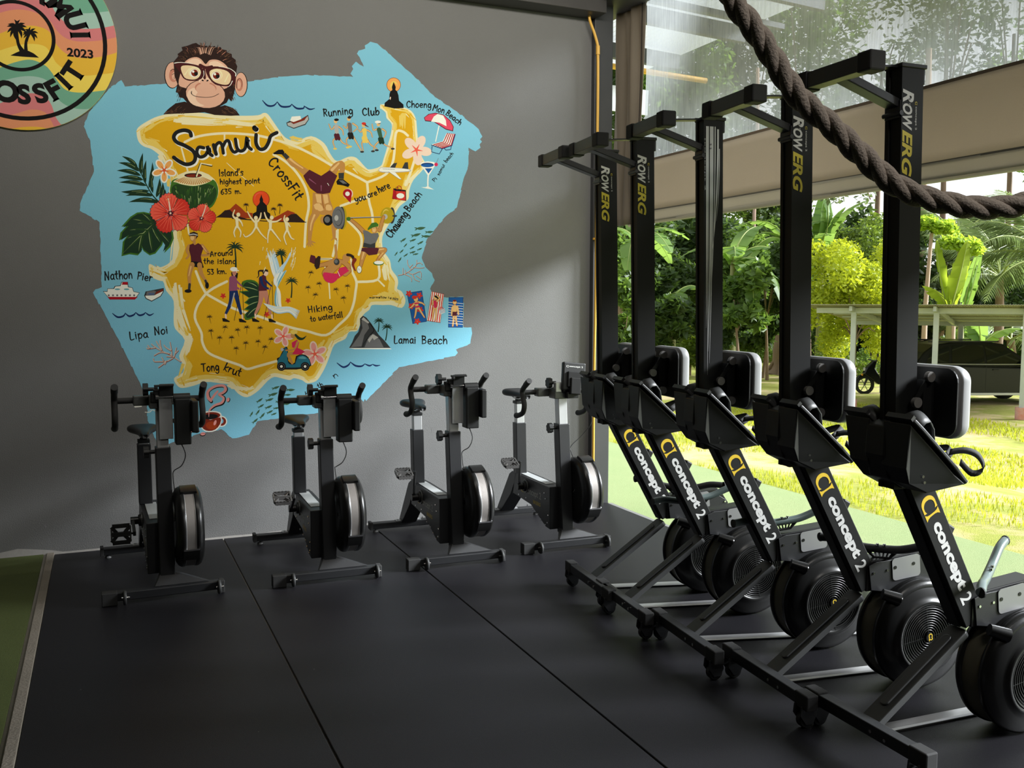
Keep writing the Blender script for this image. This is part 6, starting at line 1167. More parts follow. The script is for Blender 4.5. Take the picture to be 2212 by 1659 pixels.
mb = MB(); mb.add([(x, y, gz(x) + (.05*mnoise.noise(Vector((x*.4, y*.4, 0))) if x > 6 else 0)) for y in ys for x in xs], [(j*len(xs)+i, j*len(xs)+i+1, (j+1)*len(xs)+i+1, (j+1)*len(xs)+i) for j in range(len(ys)-1) for i in range(len(xs)-1)], True)
o = mb.build('lawn_ground', grass_m); o['kind'] = 'structure'
o = MB().box((3.59, -6, -.05), (5.26, 30, -.012)).build('outdoor_turf', mat('pale_outdoor_turf', (.26, .35, .14), .85, noise=(1.2, .6, (.33, .39, .17)), bump=(300, .5))); tag(o, 'pale green artificial turf strip between hall and lawn', 'turf', kind='stuff')
structure('trim_6', MB().box((3.585, -5, -.06), (3.625, 6.36, -.004)), mat('concrete_edge', (.2, .2, .19), .8))
import numpy as np
rg = np.random.default_rng(4)
def quads(name, P, A, B, m, parent=None, **kw):
    """P centres, A and B half-axes (n,3): pointed leaf quads"""
    n = len(P); V = np.empty((n, 4, 3)); V[:, 0] = P - A; V[:, 1] = P + B - A*.1; V[:, 2] = P + A; V[:, 3] = P - B - A*.1
    me = bpy.data.meshes.new(name); me.vertices.add(n*4); me.vertices.foreach_set('co', V.reshape(-1)); me.loops.add(n*4); me.loops.foreach_set('vertex_index', np.arange(n*4)); me.polygons.add(n); me.polygons.foreach_set('loop_start', np.arange(n)*4); me.polygons.foreach_set('loop_total', np.full(n, 4)); me.update(); me.validate()
    me.materials.append(m); o = bpy.data.objects.new(name, me); C.objects.link(o)
    if parent: o.parent = parent
    for k, v in kw.items(): o[k] = v
    return o
# grass tufts on the nearer lawn
n = 110000; u = rg.random(n)**1.5; X = 5.3 + 13*u; Y = -1 + rg.random(n)*22 ; keep = (Y < X*1.75) & (Y > X*.36 - 1.2); X, Y = X[keep], Y[keep]; n = len(X); Z = np.array([gz(x) for x in X])
pn = np.array([mnoise.noise(Vector((x*.55, y*.55, 3))) for x, y in zip(X, Y)]); k2 = pn < .06; X, Y, Z = X[k2], Y[k2], Z[k2]; n = len(X)
h = (.014 + .024*rg.random(n)) * (1 + .08*(X-5)); a = rg.random(n)*6.283; A = np.stack([.35*h*np.cos(a), .35*h*np.sin(a), h*.9], 1); Bv = np.stack([-np.sin(a), np.cos(a), 0*a], 1) * (.0035 + .0009*(X-5))[:, None]
quads('lawn_grass', np.stack([X, Y, Z + h*.8], 1), A, Bv, mat('grass_blade', (.31, .37, .022), .7, transl=((.55, .6, .04), .5), noise=(3, .6, (.50, .48, .07))), label='short bright yellow-green grass growing on the lawn', category='grass', kind='stuff')
def leafcloud(name, m, parent, clumps, n, size, up=.5, asp=.42):
    """clumps: list of (centre, radius xyz); leaves crowd near the clump surfaces"""
    w = np.array([c[1][0]*c[1][1] + c[1][2]*c[1][0] for c in clumps]); w = w/w.sum(); idx = rg.choice(len(clumps), n, p=w); cc = np.array([tuple(c[0]) for c in clumps])[idx]; rr = np.array([tuple(c[1]) for c in clumps])[idx]
    d = rg.normal(size=(n, 3)); d /= np.linalg.norm(d, axis=1)[:, None]; r = rg.random(n)**.35; P = cc + d*rr*r[:, None]
    A = rg.normal(size=(n, 3)); A[:, 2] = A[:, 2]*.6 - .25; A /= np.linalg.norm(A, axis=1)[:, None]; N = rg.normal(size=(n, 3))*.8 + d*.5; N[:, 2] += up; B = np.cross(N, A); B /= np.linalg.norm(B, axis=1)[:, None]
    s = size*(.6 + .8*rg.random(n))[:, None]; return quads(name, P, A*s*.5, B*s*.5*asp*2*.5, m, parent)
LF = {k: mat('leaf_' + k, c, .5, transl=(t, .42), noise=(nz, .7, c2)) for k, c, t, c2, nz in (('dark', (.032, .065, .018), (.12, .20, .03), (.07, .12, .03), 1.2), ('mid', (.07, .14, .024), (.24, .38, .05), (.13, .21, .045), 1.5), ('light', (.09, .16, .02), (.26, .36, .04), (.16, .23, .03), 2), ('lime', (.40, .45, .02), (.62, .66, .03), (.26, .36, .02), 3), ('grey', (.08, .11, .045), (.2, .26, .08), (.14, .18, .08), 1.5))}
bark = mat('bark', (.16, .105, .07), .9, noise=(6, .7, (.26, .18, .12), (1, 1, .3)), bump=(20, .8)); pbark = mat('pale_pinkish_bark', (.40, .26, .19), .9, noise=(8, .6, (.5, .36, .28), (1, 1, .3)))
def tree(name, px, d, crown_py, rw, rh, n, size, kind, label, trunk_r=.18, group=None, nc=9, cat='tree', spread=.62, gap=.42):
    b = base_at(px, d); s = d/F; ctr = at_d(px, crown_py, d); hz_ = ctr.z - b.z; R = rw*s; H = rh*s; rd = random.Random(int(px*7 + d)); root = empty(name, b)
    cl = []
    for i in range(nc):
        th = rd.uniform(0, 2*pi); q = rd.uniform(.1, 1)**.6*spread*1.15; ph = rd.uniform(-1, 1); cl.append((Vector((R*q*cos(th), R*q*sin(th), hz_ + H*ph*spread)), (R*gap*rd.uniform(.8, 1.2), R*gap*rd.uniform(.8, 1.2), H*gap*rd.uniform(.7, 1.1))))
    leafcloud('foliage', LF[kind], root, cl, n, size)
    mb = MB(); top = hz_ - H*.1; lx = rd.uniform(-.3, .3)
    mb.tube(smooth_path([(0, 0, -.1), (lx*.4, 0, top*.4), (lx, .1, top)], 4), trunk_r, 8, rr=[trunk_r*(1.35 - .8*i/8) for i in range(9)])
    for c in cl[:6]: mb.tube(smooth_path([(lx*.6, 0, top*.62), (c[0].x*.5, c[0].y*.5, (top + c[0].z)*.5), tuple(c[0])], 3), .05, 5, rr=[trunk_r*(.4 - .05*i) for i in range(7)])
    mb.build('trunk', bark, root); tag(root, label, cat, group); return root
# far tall trees behind everything (also seen through the clear panel), then nearer shrubs
tall = [(1330, 56, 200, 150, 420, 9000, .5, 'dark', 'tall dark tree beyond the lawn, behind the beige curtain'), (1460, 54, 260, 150, 380, 12000, .42, 'mid', 'tall tree seen blurred through the clear panel beside the curtain'), (1600, 60, 230, 150, 420, 12000, .45, 'dark', 'tall tree seen through the clear panel behind the hanging rope'),
 (1725, 55, 200, 110, 330, 6500, .40, 'mid', 'tall tree rising behind the fourth rowing machine'), (1885, 58, 130, 120, 190, 2900, .40, 'grey', 'sparse grey-green tree behind the nearest rowing machine with sky between its leaves'), (2030, 56, 40, 120, 190, 2300, .42, 'grey', 'sparse tree in the top right with bright sky behind'), (2170, 57, 70, 130, 180, 2300, .42, 'mid', 'tall tree at the upper right edge of the picture'), (2340, 54, 300, 130, 430, 8000, .5, 'mid', 'tall tree just past the right edge, leaves reaching into view')]
for px, d, cy, rw, rh, nlf, sz, k, lab in tall: tree('tall_tree', px, d, cy, rw, rh, nlf, sz, k, lab, .17, 'tall trees beyond the lawn', nc=22, spread=.8, gap=.30)
dense = [(1335, 40, 590, 70, 150, 4200, .30, 'mid', 'dense leafy tree beyond the lawn, between curtain and first rowing machine rail'), (1425, 42, 570, 95, 140, 6500, .34, 'dark', 'dense dark tree framed between the second and third rowing machine rails'), (1500, 44, 640, 80, 130, 4200, .32, 'dark', 'dense dark tree mostly hidden behind the striped rail'), (1585, 41, 600, 95, 130, 6500, .32, 'mid', 'dense glossy tree framed between striped rail and fourth rail'), (1668, 43, 560, 85, 140, 5200, .32, 'dark', 'dense dark tree just left of the fourth rail'),
 (1745, 44, 660, 70, 120, 3800, .3, 'dark', 'dark tree behind the fourth rail and lime shrub'), (1870, 46, 560, 90, 110, 6500, .22, 'light', 'light green small-leaved tree behind the lime shrub'), (2030, 45, 590, 70, 130, 3200, .28, 'grey', 'grey-green tree behind the papaya trunks'), (2180, 46, 640, 95, 110, 4200, .3, 'dark', 'dark tree behind the coconut palm at the right edge')]
for px, d, cy, rw, rh, nlf, sz, k, lab in dense: tree('dense_tree', px, d, cy, rw, rh, nlf, sz, k, lab, .16, 'dense trees at the edge of the lawn')
tree('lime_shrub', 1840, 30, 660, 112, 150, 17000, .15, 'lime', 'big lime-yellow shrub beside the carport', .08, None, 22, 'shrub', .74, .34)
tree('green_shrub', 1850, 33, 770, 90, 60, 5000, .13, 'light', 'green shrub at the foot of the lime-yellow one', .07, None, 10, 'shrub', .66, .42)
tree('low_shrub', 1660, 39, 745, 60, 48, 4200, .12, 'mid', 'low green shrub left of the reddish tree trunk', .05, 'low shrubs along the lawn edge', 8, 'shrub'); tree('low_shrub', 1400, 41, 742, 60, 46, 3200, .16, 'dark', 'low dark shrub between the first two rails', .05, 'low shrubs along the lawn edge', 8, 'shrub'); tree('low_shrub', 1560, 41, 742, 60, 46, 3000, .16, 'dark', 'low dark shrub right of the striped rail', .05, 'low shrubs along the lawn edge', 8, 'shrub'); tree('low_shrub', 1890, 34, 790, 40, 48, 3600, .1, 'mid', 'low shrub behind the parked motorbike', .05, 'low shrubs along the lawn edge', 8, 'shrub'); tree('low_shrub', 2100, 36, 735, 90, 36, 3600, .14, 'mid', 'low greenery behind the black car', .05, 'low shrubs along the lawn edge', 9, 'shrub')
# ragged dark thicket closing the view between the trunks
for px, rr_, lab in ((1330, 90, 'dark thicket closing the view at the left end behind the curtain'), (1480, 110, 'dark thicket closing the view behind the second rail'), (1700, 110, 'dark thicket closing the view behind the fourth rail'), (1950, 110, 'dark thicket closing the view behind the nearest rail'), (2180, 110, 'dark thicket closing the view at the right end behind the palms'), (1380, 110, 'dark thicket closing the view behind the first trees'), (1590, 120, 'dark thicket behind the middle trees'), (1790, 110, 'dark thicket behind the lime shrub'), (2060, 150, 'dark thicket behind the carport')): tree('thicket', px, 50, 610, rr_, 130, 6500, .5, 'dark', lab, .1, 'thickets behind the trees', 12, 'thicket', .8, .45)
for k in range(11):
    px = 1310 + 100*k; tree('thicket', px, 46 + (k % 3), 705, 85, 75, 3600, .42, ('dark', 'mid', 'dark', 'grey')[k % 4], 'low thicket at the back of the lawn, at %s' % ('the left end', 'one tenth', 'two tenths', 'three tenths', 'four tenths', 'the middle', 'six tenths', 'seven tenths', 'eight tenths', 'nine tenths', 'the right end')[k], .08, 'low thickets at the back of the lawn', 9, 'thicket', .85, .45)
# bare trunk with flared foot
for px, py, d, hh, r0, m_, lab in ((1692, 815, 36, 2.1, .33, bark, 'thick reddish tree trunk with flared foot behind the fourth rail'), (1357, 765, 44, 2.2, .16, pbark, 'thin reddish trunk between the first two rails'), (1625, 700, 50, 15, .09, pbark, 'thin pale trunk rising behind the clear panel beside the rope'), (1985, 700, 50, 16, .15, pbark, 'thin pale trunk rising behind the clear panel above the nearest rail'), (2142, 700, 52, 8.4, .42, pbark, 'thick palm trunk against the sky at the right edge'), (2192, 700, 53, 8.2, .3, pbark, 'second palm trunk at the far right edge')):
    b = base_at(px, d); t = empty('tree_trunk', b); mb = MB(); N = 8; mb.tube([(.05*sin(i*1.3), 0, hh*i/N - .1) for i in range(N+1)], r0, 10, rr=[r0*(1 + 1.1*(1-i/N)**6) for i in range(N+1)]); mb.build('bark', m_, t)
    if hh < 3:
        for k in range(5): a = k*1.3; MB().tube([(r0*.8*cos(a), r0*.8*sin(a), .5), (r0*1.6*cos(a), r0*1.6*sin(a), .1), (r0*2.6*cos(a), r0*2.6*sin(a), -.1)], r0*.3, 6).build('root', m_, t)
    tag(t, lab, 'trunk')
# banana plants: big torn leaves, each its own part
def banana_leaf_mesh(L, Wd, droop, tear, seed, m):
    rd = random.Random(seed); mb = MB(); N = 18; pos = []
    for i in range(N+1):
        t = i/N; pos.append(Vector((L*(t*(1 - .25*droop*t)), 0, L*(.55*t - droop*t*t))))
    for sgn in (-1, 1):
        i = 0
        while i < N:
            j = min(N, i + (rd.randint(1, 3) if rd.random() < tear else rd.randint(3, 6))); sag = rd.uniform(.12, .45)
            ed = []; inn = []
            for k in range(i, j+1):
                t = k/N; w = Wd*.5*(sin(pi*min(1, t*.93 + .05))**.55); kk = pos[k] + Vector((L*.04 if k == j and j < N else 0, 0, 0)); gapx = -.012*L if (k == j and rd.random() < tear) else 0
                ed.append(kk + Vector((gapx, sgn*w, -w*sag + .02*rd.uniform(-1, 1)))); inn.append(pos[k])
            n_ = len(ed); mb.add(inn + ed, [(q, q+1, n_+q+1, n_+q) for q in range(n_-1)], True); i = j
    o = MB(); mb.use(m); return mb, pos
ban = {k: mat('banana_leaf_' + k, c, .42, transl=(t, .5), noise=(1.4, .6, c2)) for k, c, t, c2 in (('green', (.10, .20, .04), (.30, .46, .08), (.16, .27, .07)), ('lime', (.22, .32, .02), (.5, .62, .05), (.28, .38, .04)))}
bsk = mat('banana_rib', (.35, .42, .12), .5); bst = mat('banana_stem', (.20, .24, .07), .6, noise=(4, .6, (.3, .26, .12)))
_bm = {}
def banana(px, d, crown_py, leaves, label, kind='green', Wd=.8):
    b = base_at(px, d); top = at_d(px, crown_py, d).z - b.z; r = empty('banana_plant', b); MB().tube([(0, 0, -.1), (.04, 0, top*.5), (0, 0, top)], .13, 10, rr=[.17, .14, .08]).build('stem', bst, r)
    for k, (az, el, L, dr) in enumerate(leaves):
        key = (round(L, 1), dr, kind, k % 3, Wd)
        if key not in _bm:
            mb, pos = banana_leaf_mesh(round(L, 1), Wd, dr, .55 if kind == 'green' else .1, k % 3 + 5, ban[kind]); o = mb.build('banana_leaf', None, r); rb = MB().tube(pos, .02, 5, rr=[.035*(1.05 - i/len(pos)) for i in range(len(pos))]).build('leaf_rib', bsk, o); _bm[key] = (o.data, rb.data)
        else:
            o = bpy.data.objects.new('banana_leaf', _bm[key][0]); C.objects.link(o); o.parent = r; rb = bpy.data.objects.new('leaf_rib', _bm[key][1]); C.objects.link(rb); rb.parent = o
        o.location = (0, 0, top - .15); o.rotation_euler = (0, radians(-el), radians(az))
    tag(r, label, 'banana plant', 'banana plants beyond the lawn')
# az: 0 = right of the picture side, measured about z; leaves lean out by el
AZ0 = -24
def az(a): return a + AZ0
banana(1375, 34, 520, [(az(0),30,2.2,.9),(az(35),10,2.0,1.0),(az(170),35,2.0,.9),(az(-60),20,2.2,1.0),(az(-110),5,2.0,1.1),(az(90),50,1.8,.6)], 'banana plant between the first and second rails')
banana(1450, 34, 640, [(az(180),25,2.4,1.0),(az(150),50,2.0,.7),(az(-150),0,2.0,1.1),(az(-90),10,2.2,1.0),(az(20),30,2.0,.9)], 'banana plant with torn leaves beside the second rail')
banana(1580, 33, 560, [(az(0),25,2.8,1.0),(az(-40),0,2.6,1.1),(az(-70),-15,2.4,1.1),(az(40),45,2.4,.6),(az(180),30,2.2,.9),(az(-100),30,2.0,.9)], 'large banana plant with drooping torn leaves right of the striped rail')
banana(1700, 35, 520, [(az(180),35,2.8,.9),(az(150),20,2.6,1.0),(az(-160),5,2.4,1.0),(az(0),40,2.2,.8),(az(-90),20,2.2,1.0)], 'banana plant hidden by the fourth rail, leaves arching left')
banana(1770, 35, 545, [(az(5),50,3.1,.55),(az(60),72,2.4,.3),(az(170),75,2.4,.3),(az(120),80,2.2,.3),(az(-30),62,2.2,.5),(az(-100),40,2.0,.8)], 'banana plant with upright leaves above the lime shrub', 'green', .7)
banana(2050, 33, 668, [(az(100),84,2.4,.1),(az(0),80,2.5,.15),(az(15),52,2.6,.15),(az(190),40,1.6,.5)], 'banana plant with one glowing lime upright leaf, beside the papaya trunk', 'lime', .66)
banana(2075, 34, 690, [(az(20),50,2.6,.1),(az(160),78,2.2,.1)], 'banana plant with stiff blue-green leaves under the coconut fronds', 'green', .6)
banana(2120, 32, 738, [(az(0),20,1.7,.5),(az(180),10,1.4,.7),(az(90),60,1.3,.5),(az(200),60,1.3,.3)], 'small banana plant under the carport roof behind the car')
for k, (px, d, cy, rw, rh, kd, lab) in enumerate(((1345, 31, 680, 50, 90, 'mid', 'leafy bush low at the far left of the lawn edge'), (1400, 33, 640, 50, 60, 'dark', 'leafy bush hiding the foot of the first banana plants'), (1450, 32, 690, 55, 60, 'dark', 'dark leafy bush behind the second rail'), (1545, 33, 690, 40, 70, 'dark', 'dark leafy bush behind the striped rail'), (1600, 32, 640, 60, 75, 'mid', 'leafy bush covering the stem of the large banana plant'), (1660, 33, 600, 50, 70, 'dark', 'dark leafy bush just left of the fourth rail'), (1650, 34, 700, 60, 50, 'dark', 'low dark leafy bush under the drooping banana leaf'))):
    tree('leafy_bush', px, d, cy, rw, rh, 1700, .42, kd, lab, .05, 'leafy bushes at the lawn edge', 9, 'bush', .8, .4)
# bright rosette shrub
b = base_at(1493, 35); r = empty('rosette_shrub', b); top = at_d(1493, 735, 35).z - b.z
for (dx, dz, k) in ((0, .45, 9), (-.35, .05, 8), (.35, .0, 8), (.1, -.3, 8), (-.15, .75, 6)):
    for i in range(k):
        a = 2*pi*i/k + dx; L = .42; el = .35 + .25*(i % 2); v0 = Vector((dx, 0, top + dz)); dv = Vector((cos(a)*cos(el), sin(a)*cos(el), sin(el))); sd = Vector((-sin(a), cos(a), 0))*.085; MB().use(LF['lime']).add([v0, v0 + dv*L*.55 + sd, v0 + dv*L, v0 + dv*L*.55 - sd], [(0, 1, 2, 3)]).build('leaf', None, r)
MB().tube([(0, 0, -.1), (0, 0, top)], .04, 6).build('stem', bark, r); leafcloud('foliage', LF['light'], r, [(Vector((0, 0, top - .4)), (.7, .7, .6))], 900, .25); tag(r, 'bright rosette-leaved shrub left of the striped rail', 'shrub')
# papaya trees
for px, d, ty, cyy, R, lab, fr in ((2002, 35, 505, 482, .80, 'papaya tree with slender pink trunk just right of the nearest rail', 0), (2063, 33, 545, 505, .68, 'papaya tree with a yellow leaf, right of the other papaya', 1)):
    b = base_at(px, d); top = at_d(px, ty, d).z - b.z; r = empty('papaya_tree', b); MB().tube([(-.12, 0, -.1), (-.1, 0, top*.5), (.06, 0, top)], .07, 8, rr=[.12, .085, .06]).build('trunk', pbark, r)
    cl = []
    for k in range(16):
        a = k*2.4; q = R*(.25 + .75*((k*.37) % 1)); c = Vector((q*cos(a), q*sin(a), top + .42*R*(1 - (q/R)**2) + .22*((k*.61) % 1))); cl.append((c, (.28, .28, .22))); MB().tube([(.06, 0, top), tuple((c + Vector((.06, 0, top)))*.5 + Vector((0, 0, .12))), tuple(c)], .012, 4).build('leaf_stalk', LF['light'], r)
    leafcloud('foliage', mat('papaya_leaf', (.26, .40, .03), .5, transl=((.55, .72, .06), .5)), r, cl, 2400, .22, .6)
    if fr: leafcloud('yellow_leaf', mat('yellow_dry_leaf', (.7, .36, .02), .6, transl=((.9, .5, .05), .4)), r, [(Vector((.62, -.2, top + .02)), (.12, .1, .16))], 60, .16)
    tag(r, lab, 'papaya tree')
# coconut palms
def frond_mesh(L, seed, name, m, parent, curl=.55):
    rd = random.Random(seed); mb = MB(); N = 40; pos = [Vector((L*(t - .18*t*t), 0, L*(.42*t - curl*t*t))) for t in [i/N for i in range(N+1)]]; V = []; Fc = []
    for i in range(3, N):
        for s in (-1, 1):
            t = i/N; l_ = L*.25*sin(pi*min(1, t*.9 + .12))**.7; p = pos[i]; d_ = (pos[i+1 if i < N else i] - pos[i-1]).normalized(); tip = p + Vector((d_.x*l_*.55, s*l_*.72, -l_*(.45 + .25*rd.random()))); w = d_*.030
            b_ = len(V); V += [p - w, p + w, p.lerp(tip, .55) + w*.9 + Vector((0, 0, l_*.10)), tip, p.lerp(tip, .55) - w*.9 + Vector((0, 0, l_*.10))]; Fc.append((b_, b_+1, b_+2, b_+3, b_+4))
    mb.add(V, Fc); o = mb.build(name, m, parent); MB().tube(pos, .02, 5, rr=[.05*(1.08 - i/len(pos)) for i in range(len(pos))]).build('midrib', bsk, o); return o
cocol = mat('coconut_leaflet', (.10, .15, .05), .45, transl=((.28, .38, .12), .4), noise=(1, .6, (.2, .24, .1)))
for px, d, cyy, angs, lab in ((2155, 40, 600, [(az(80),80),(az(20),62),(az(0),35),(az(150),60),(az(180),45),(az(200),25),(az(-20),15),(az(-90),40),(az(90),50),(az(170),80),(az(-150),10),(az(120),72)], 'coconut palm with fanned grey-green fronds above the carport roof'), (2260, 37, 560, [(az(180),50),(az(170),20),(az(150),70),(az(200),0),(az(190),75),(az(-160),35)], 'coconut palm past the right edge whose fronds hang into view'), (2060, 47, 520, [(az(0),50),(az(180),30),(az(150),60),(az(30),70),(az(-90),30),(az(-40),20)], 'coconut palm behind the papaya trees'), (2185, 41, 735, [(az(180),40),(az(150),15),(az(0),30),(az(60),50),(az(-90),20)], 'young palm with pale fronds behind the car')):
    b = base_at(px, d); top = at_d(px, cyy, d).z - b.z; r = empty('coconut_palm', b); MB().tube([(0, 0, -.1), (.1, 0, top*.5), (0, 0, top)], .2, 10, rr=[.24, .19, .16]).build('trunk', bark, r); me = None
    for k, (a, el) in enumerate(angs):
        if me is None: o = frond_mesh(4.4, 3, 'frond', cocol, r); me = (o.data, kids(o)[0].data)
        else:
            o = bpy.data.objects.new('frond', me[0]); C.objects.link(o); o.parent = r; q = bpy.data.objects.new('midrib', me[1]); C.objects.link(q); q.parent = o
        o.location = (0, 0, top); o.rotation_euler = (0, radians(-el + 20), radians(a))
    tag(r, lab, 'palm', 'coconut palms beyond the carport')

# ---------------------------------------------------------------- carport
P1 = at_g(1838, 886); P3 = at_g(2206, 906); fr_ = (P3 - P1); fr_.z = 0; Lf = fr_.length; fu = fr_.normalized(); bk = Vector((-fu.y, fu.x, 0)); bk = bk if bk.y > 0 or bk.x > 0 else -bk
if bk.dot(Vector((.4, .91, 0))) < 0: bk = -bk
galv = mat('pale_galvanised_steel', (.42, .46, .46), .5, .3, noise=(3, .5, (.5, .54, .54))); roofm = mat('weathered_roof_sheet', (.26, .26, .20), .6, noise=(1.5, .6, (.34, .32, .24)))
cpo = empty('carport', (P1.x, P1.y, -1.1)); ang = atan2(fu.y, fu.x); cpo.rotation_euler = (0, 0, ang); side = 1 if Vector((-fu.y, fu.x, 0)).dot(bk) > 0 else -1
zf = 1.50 + 1.1
def roofz(v): return zf - .075*v
for i, (u_, v_) in enumerate(((0, 0), (Lf*.5, 0), (Lf, 0), (Lf*1.8, 0), (0, 5.2), (Lf*.55, 5.2), (Lf, 5.2), (Lf*1.8, 5.2))):
    post = MB().box((u_ - .06, side*v_ - .06, 0), (u_ + .06, side*v_ + .06, roofz(v_) - .06)).build('post', galv, cpo, bevel=.004)
    if v_ == 0: MB().cyl((u_, side*v_, 0), (u_, side*v_, .28), .14, .14, 14).build('post_footing', mat('red_white_footing', (.55, .4, .36), .8, noise=(3, .3, (.6, .2, .15))), post)
for v_ in (0, 5.2): MB().box((-.9, side*v_ - .05, roofz(v_) - .16), (Lf*2.0, side*v_ + .05, roofz(v_) - .03)).build('beam', galv, cpo)
for u_ in (0, Lf*.5, Lf, Lf*1.4, Lf*1.8): MB().bar((u_, -side*.5, roofz(-.5) - .08), (u_, side*5.9, roofz(5.9) - .08), .07, .12, (1, 0, 0)).build('rafter', galv, cpo)
for v_ in (.9, 2.2, 3.5, 4.6): MB().box((-.9, side*v_ - .03, roofz(v_) - .05), (Lf*2.0, side*v_ + .03, roofz(v_) - .01)).build('purlin', galv, cpo)
mb = MB(); N = 320; v = []
for j, v_ in enumerate((-.7, 6.1)):
    for i in range(N+1): u_ = -1.1 + (Lf*2.05 + 1.1)*i/N; v.append((u_, side*v_, roofz(v_) + .012*(i % 2)))
mb.add(v, [(i, i+1, N+2+i, N+1+i) for i in range(N)]); ro = mb.build('corrugated_roof', roofm, cpo); ro.modifiers.new('t', 'SOLIDIFY').thickness = .012
tag(cpo, 'open carport with pale steel posts and corrugated sheet roof', 'carport')

# ---------------------------------------------------------------- black car, side on
carp = mat('black_car_paint', (.009, .010, .011), .25, spec=.35); glassd = mat('dark_tinted_glass', (.01, .012, .012), .04); tyre = mat('tyre_rubber', (.02, .02, .02), .8); alloy = mat('alloy_rim', (.45, .46, .47), .3, .9)
cb_ = at_g(2202, 868); cdir = Vector((.93, -.37, 0)).normalized(); car = empty('car', cb_ - cdir*1.05); car.rotation_euler = (0, 0, atan2(cdir.y, cdir.x)); car.location.z = -1.1
# profile: u forward, z up; wheels at u=+1.05 and -1.65
low = [(-2.45, .42), (-2.50, .75), (-2.46, 1.02), (-2.30, 1.08), (-1.0, 1.06), (.3, 1.02), (1.0, 1.0), (1.7, .93), (1.95, .80), (2.02, .55), (1.95, .32), (1.45, .30), (1.40, .48), (1.25, .64), (1.05, .70), (.85, .64), (.70, .48), (.66, .28), (-1.26, .28), (-1.30, .48), (-1.45, .64), (-1.65, .70), (-1.85, .64), (-2.0, .48), (-2.04, .32)]
mb = MB().prism(low, (0, -.92, 0), (1, 0, 0), (0, 0, 1), (0, 1.84, 0)); mb.build('body', carp, car, bevel=.05, seg=3)
gh = [(-2.35, 1.04), (-2.05, 1.40), (-1.75, 1.60), (-1.2, 1.68), (-.4, 1.69), (.1, 1.62), (.95, 1.02)]
v = []; nG = len(gh)
for yy, ins in ((-.90, 0), (.90, 0)):
    for (u_, z) in gh: t = (z - 1.02)/.67; v.append((u_, yy*(1 - .20*t), z))
MB().add(v, [tuple(range(nG)), tuple(range(2*nG - 1, nG - 1, -1))] + [(i, nG+i, nG+(i+1) % nG, (i+1) % nG) for i in range(nG)]).build('roof_shell', carp, car, bevel=.03, seg=3)
for sgn in (-1, 1):
    for nm, q in (('rear_window', [(-2.02, 1.12), (-1.86, 1.40), (-1.62, 1.53), (-1.36, 1.56), (-1.40, 1.12)]), ('door_window', [(-1.32, 1.12), (-1.28, 1.57), (-.46, 1.59), (-.44, 1.11)]), ('door_window', [(-.38, 1.11), (-.40, 1.59), (.02, 1.55), (.62, 1.14), (.60, 1.10)])):
        v = [(u_, sgn*(.90*(1 - .20*(z - 1.02)/.67) + .006), z) for u_, z in q]; o = MB().add(v, [tuple(range(len(v)))]).build(nm, glassd, car)
    MB().tube([(-2.02, sgn*.905, 1.10), (-.4, sgn*.915, 1.09), (.64, sgn*.90, 1.09)], .012, 6).build('window_trim', M['silver'], car)
    MB().box((-1.25, sgn*.925 - .02, .27), (.66, sgn*.925 + .02, .34)).build('sill_trim', M['silver'], car, bevel=.01)
    MB().box((-1.9, sgn*.70 - .02, 1.66), (.0, sgn*.70 + .02, 1.70)).build('roof_rail', carp, car, bevel=.01)
    for u_ in (-1.34, -.42, .62): MB().box((u_ - .004, sgn*.919 - .004, .38), (u_ + .004, sgn*.919 + .004, 1.05)).build('door_gap', M['rub'], car)
    for u_ in (-1.15, -.25): MB().box((u_, sgn*.93 - .015, .93), (u_ + .17, sgn*.93 + .015, .965)).build('door_handle', carp, car, bevel=.008)
    MB().lathe([(.0, -.10), (.08, -.09), (.10, .0), (.08, .06), (0, .07)], (.60, sgn*1.03, 1.15), 'y', 12).build('mirror', carp, car)
    for u_ in (1.05, -1.65):
        w = MB().lathe([(.22, -.11), (.33, -.11), (.35, -.08), (.35, .08), (.33, .11), (.22, .11)], (u_, sgn*.83, .35), 'y', 32).build('wheel', tyre, car)
        mb = MB().lathe([(.20, 0), (.235, 0), (.235, .01), (.20, .01)], (u_, sgn*.935, .35), 'y', 32, False, True)
        for k in range(10): a = 2*pi*k/10; mb.bar((u_, sgn*.93, .35), (u_ + .21*cos(a), sgn*.93, .35 + .21*sin(a)), .025, .02)
        mb.build('rim', alloy, w)
MB().add([(.12, -.66, 1.60), (.12, .66, 1.60), (.93, .80, 1.06), (.93, -.80, 1.06)], [(0, 1, 2, 3)]).build('windscreen', glassd, car).location.z = .012
for s in (-1, 1): MB().box((1.86, s*.70 - .18, .72), (2.0, s*.70 + .18, .84)).build('headlamp', M['silver'], car, bevel=.02)
tag(car, 'black car parked side-on under the carport', 'car')

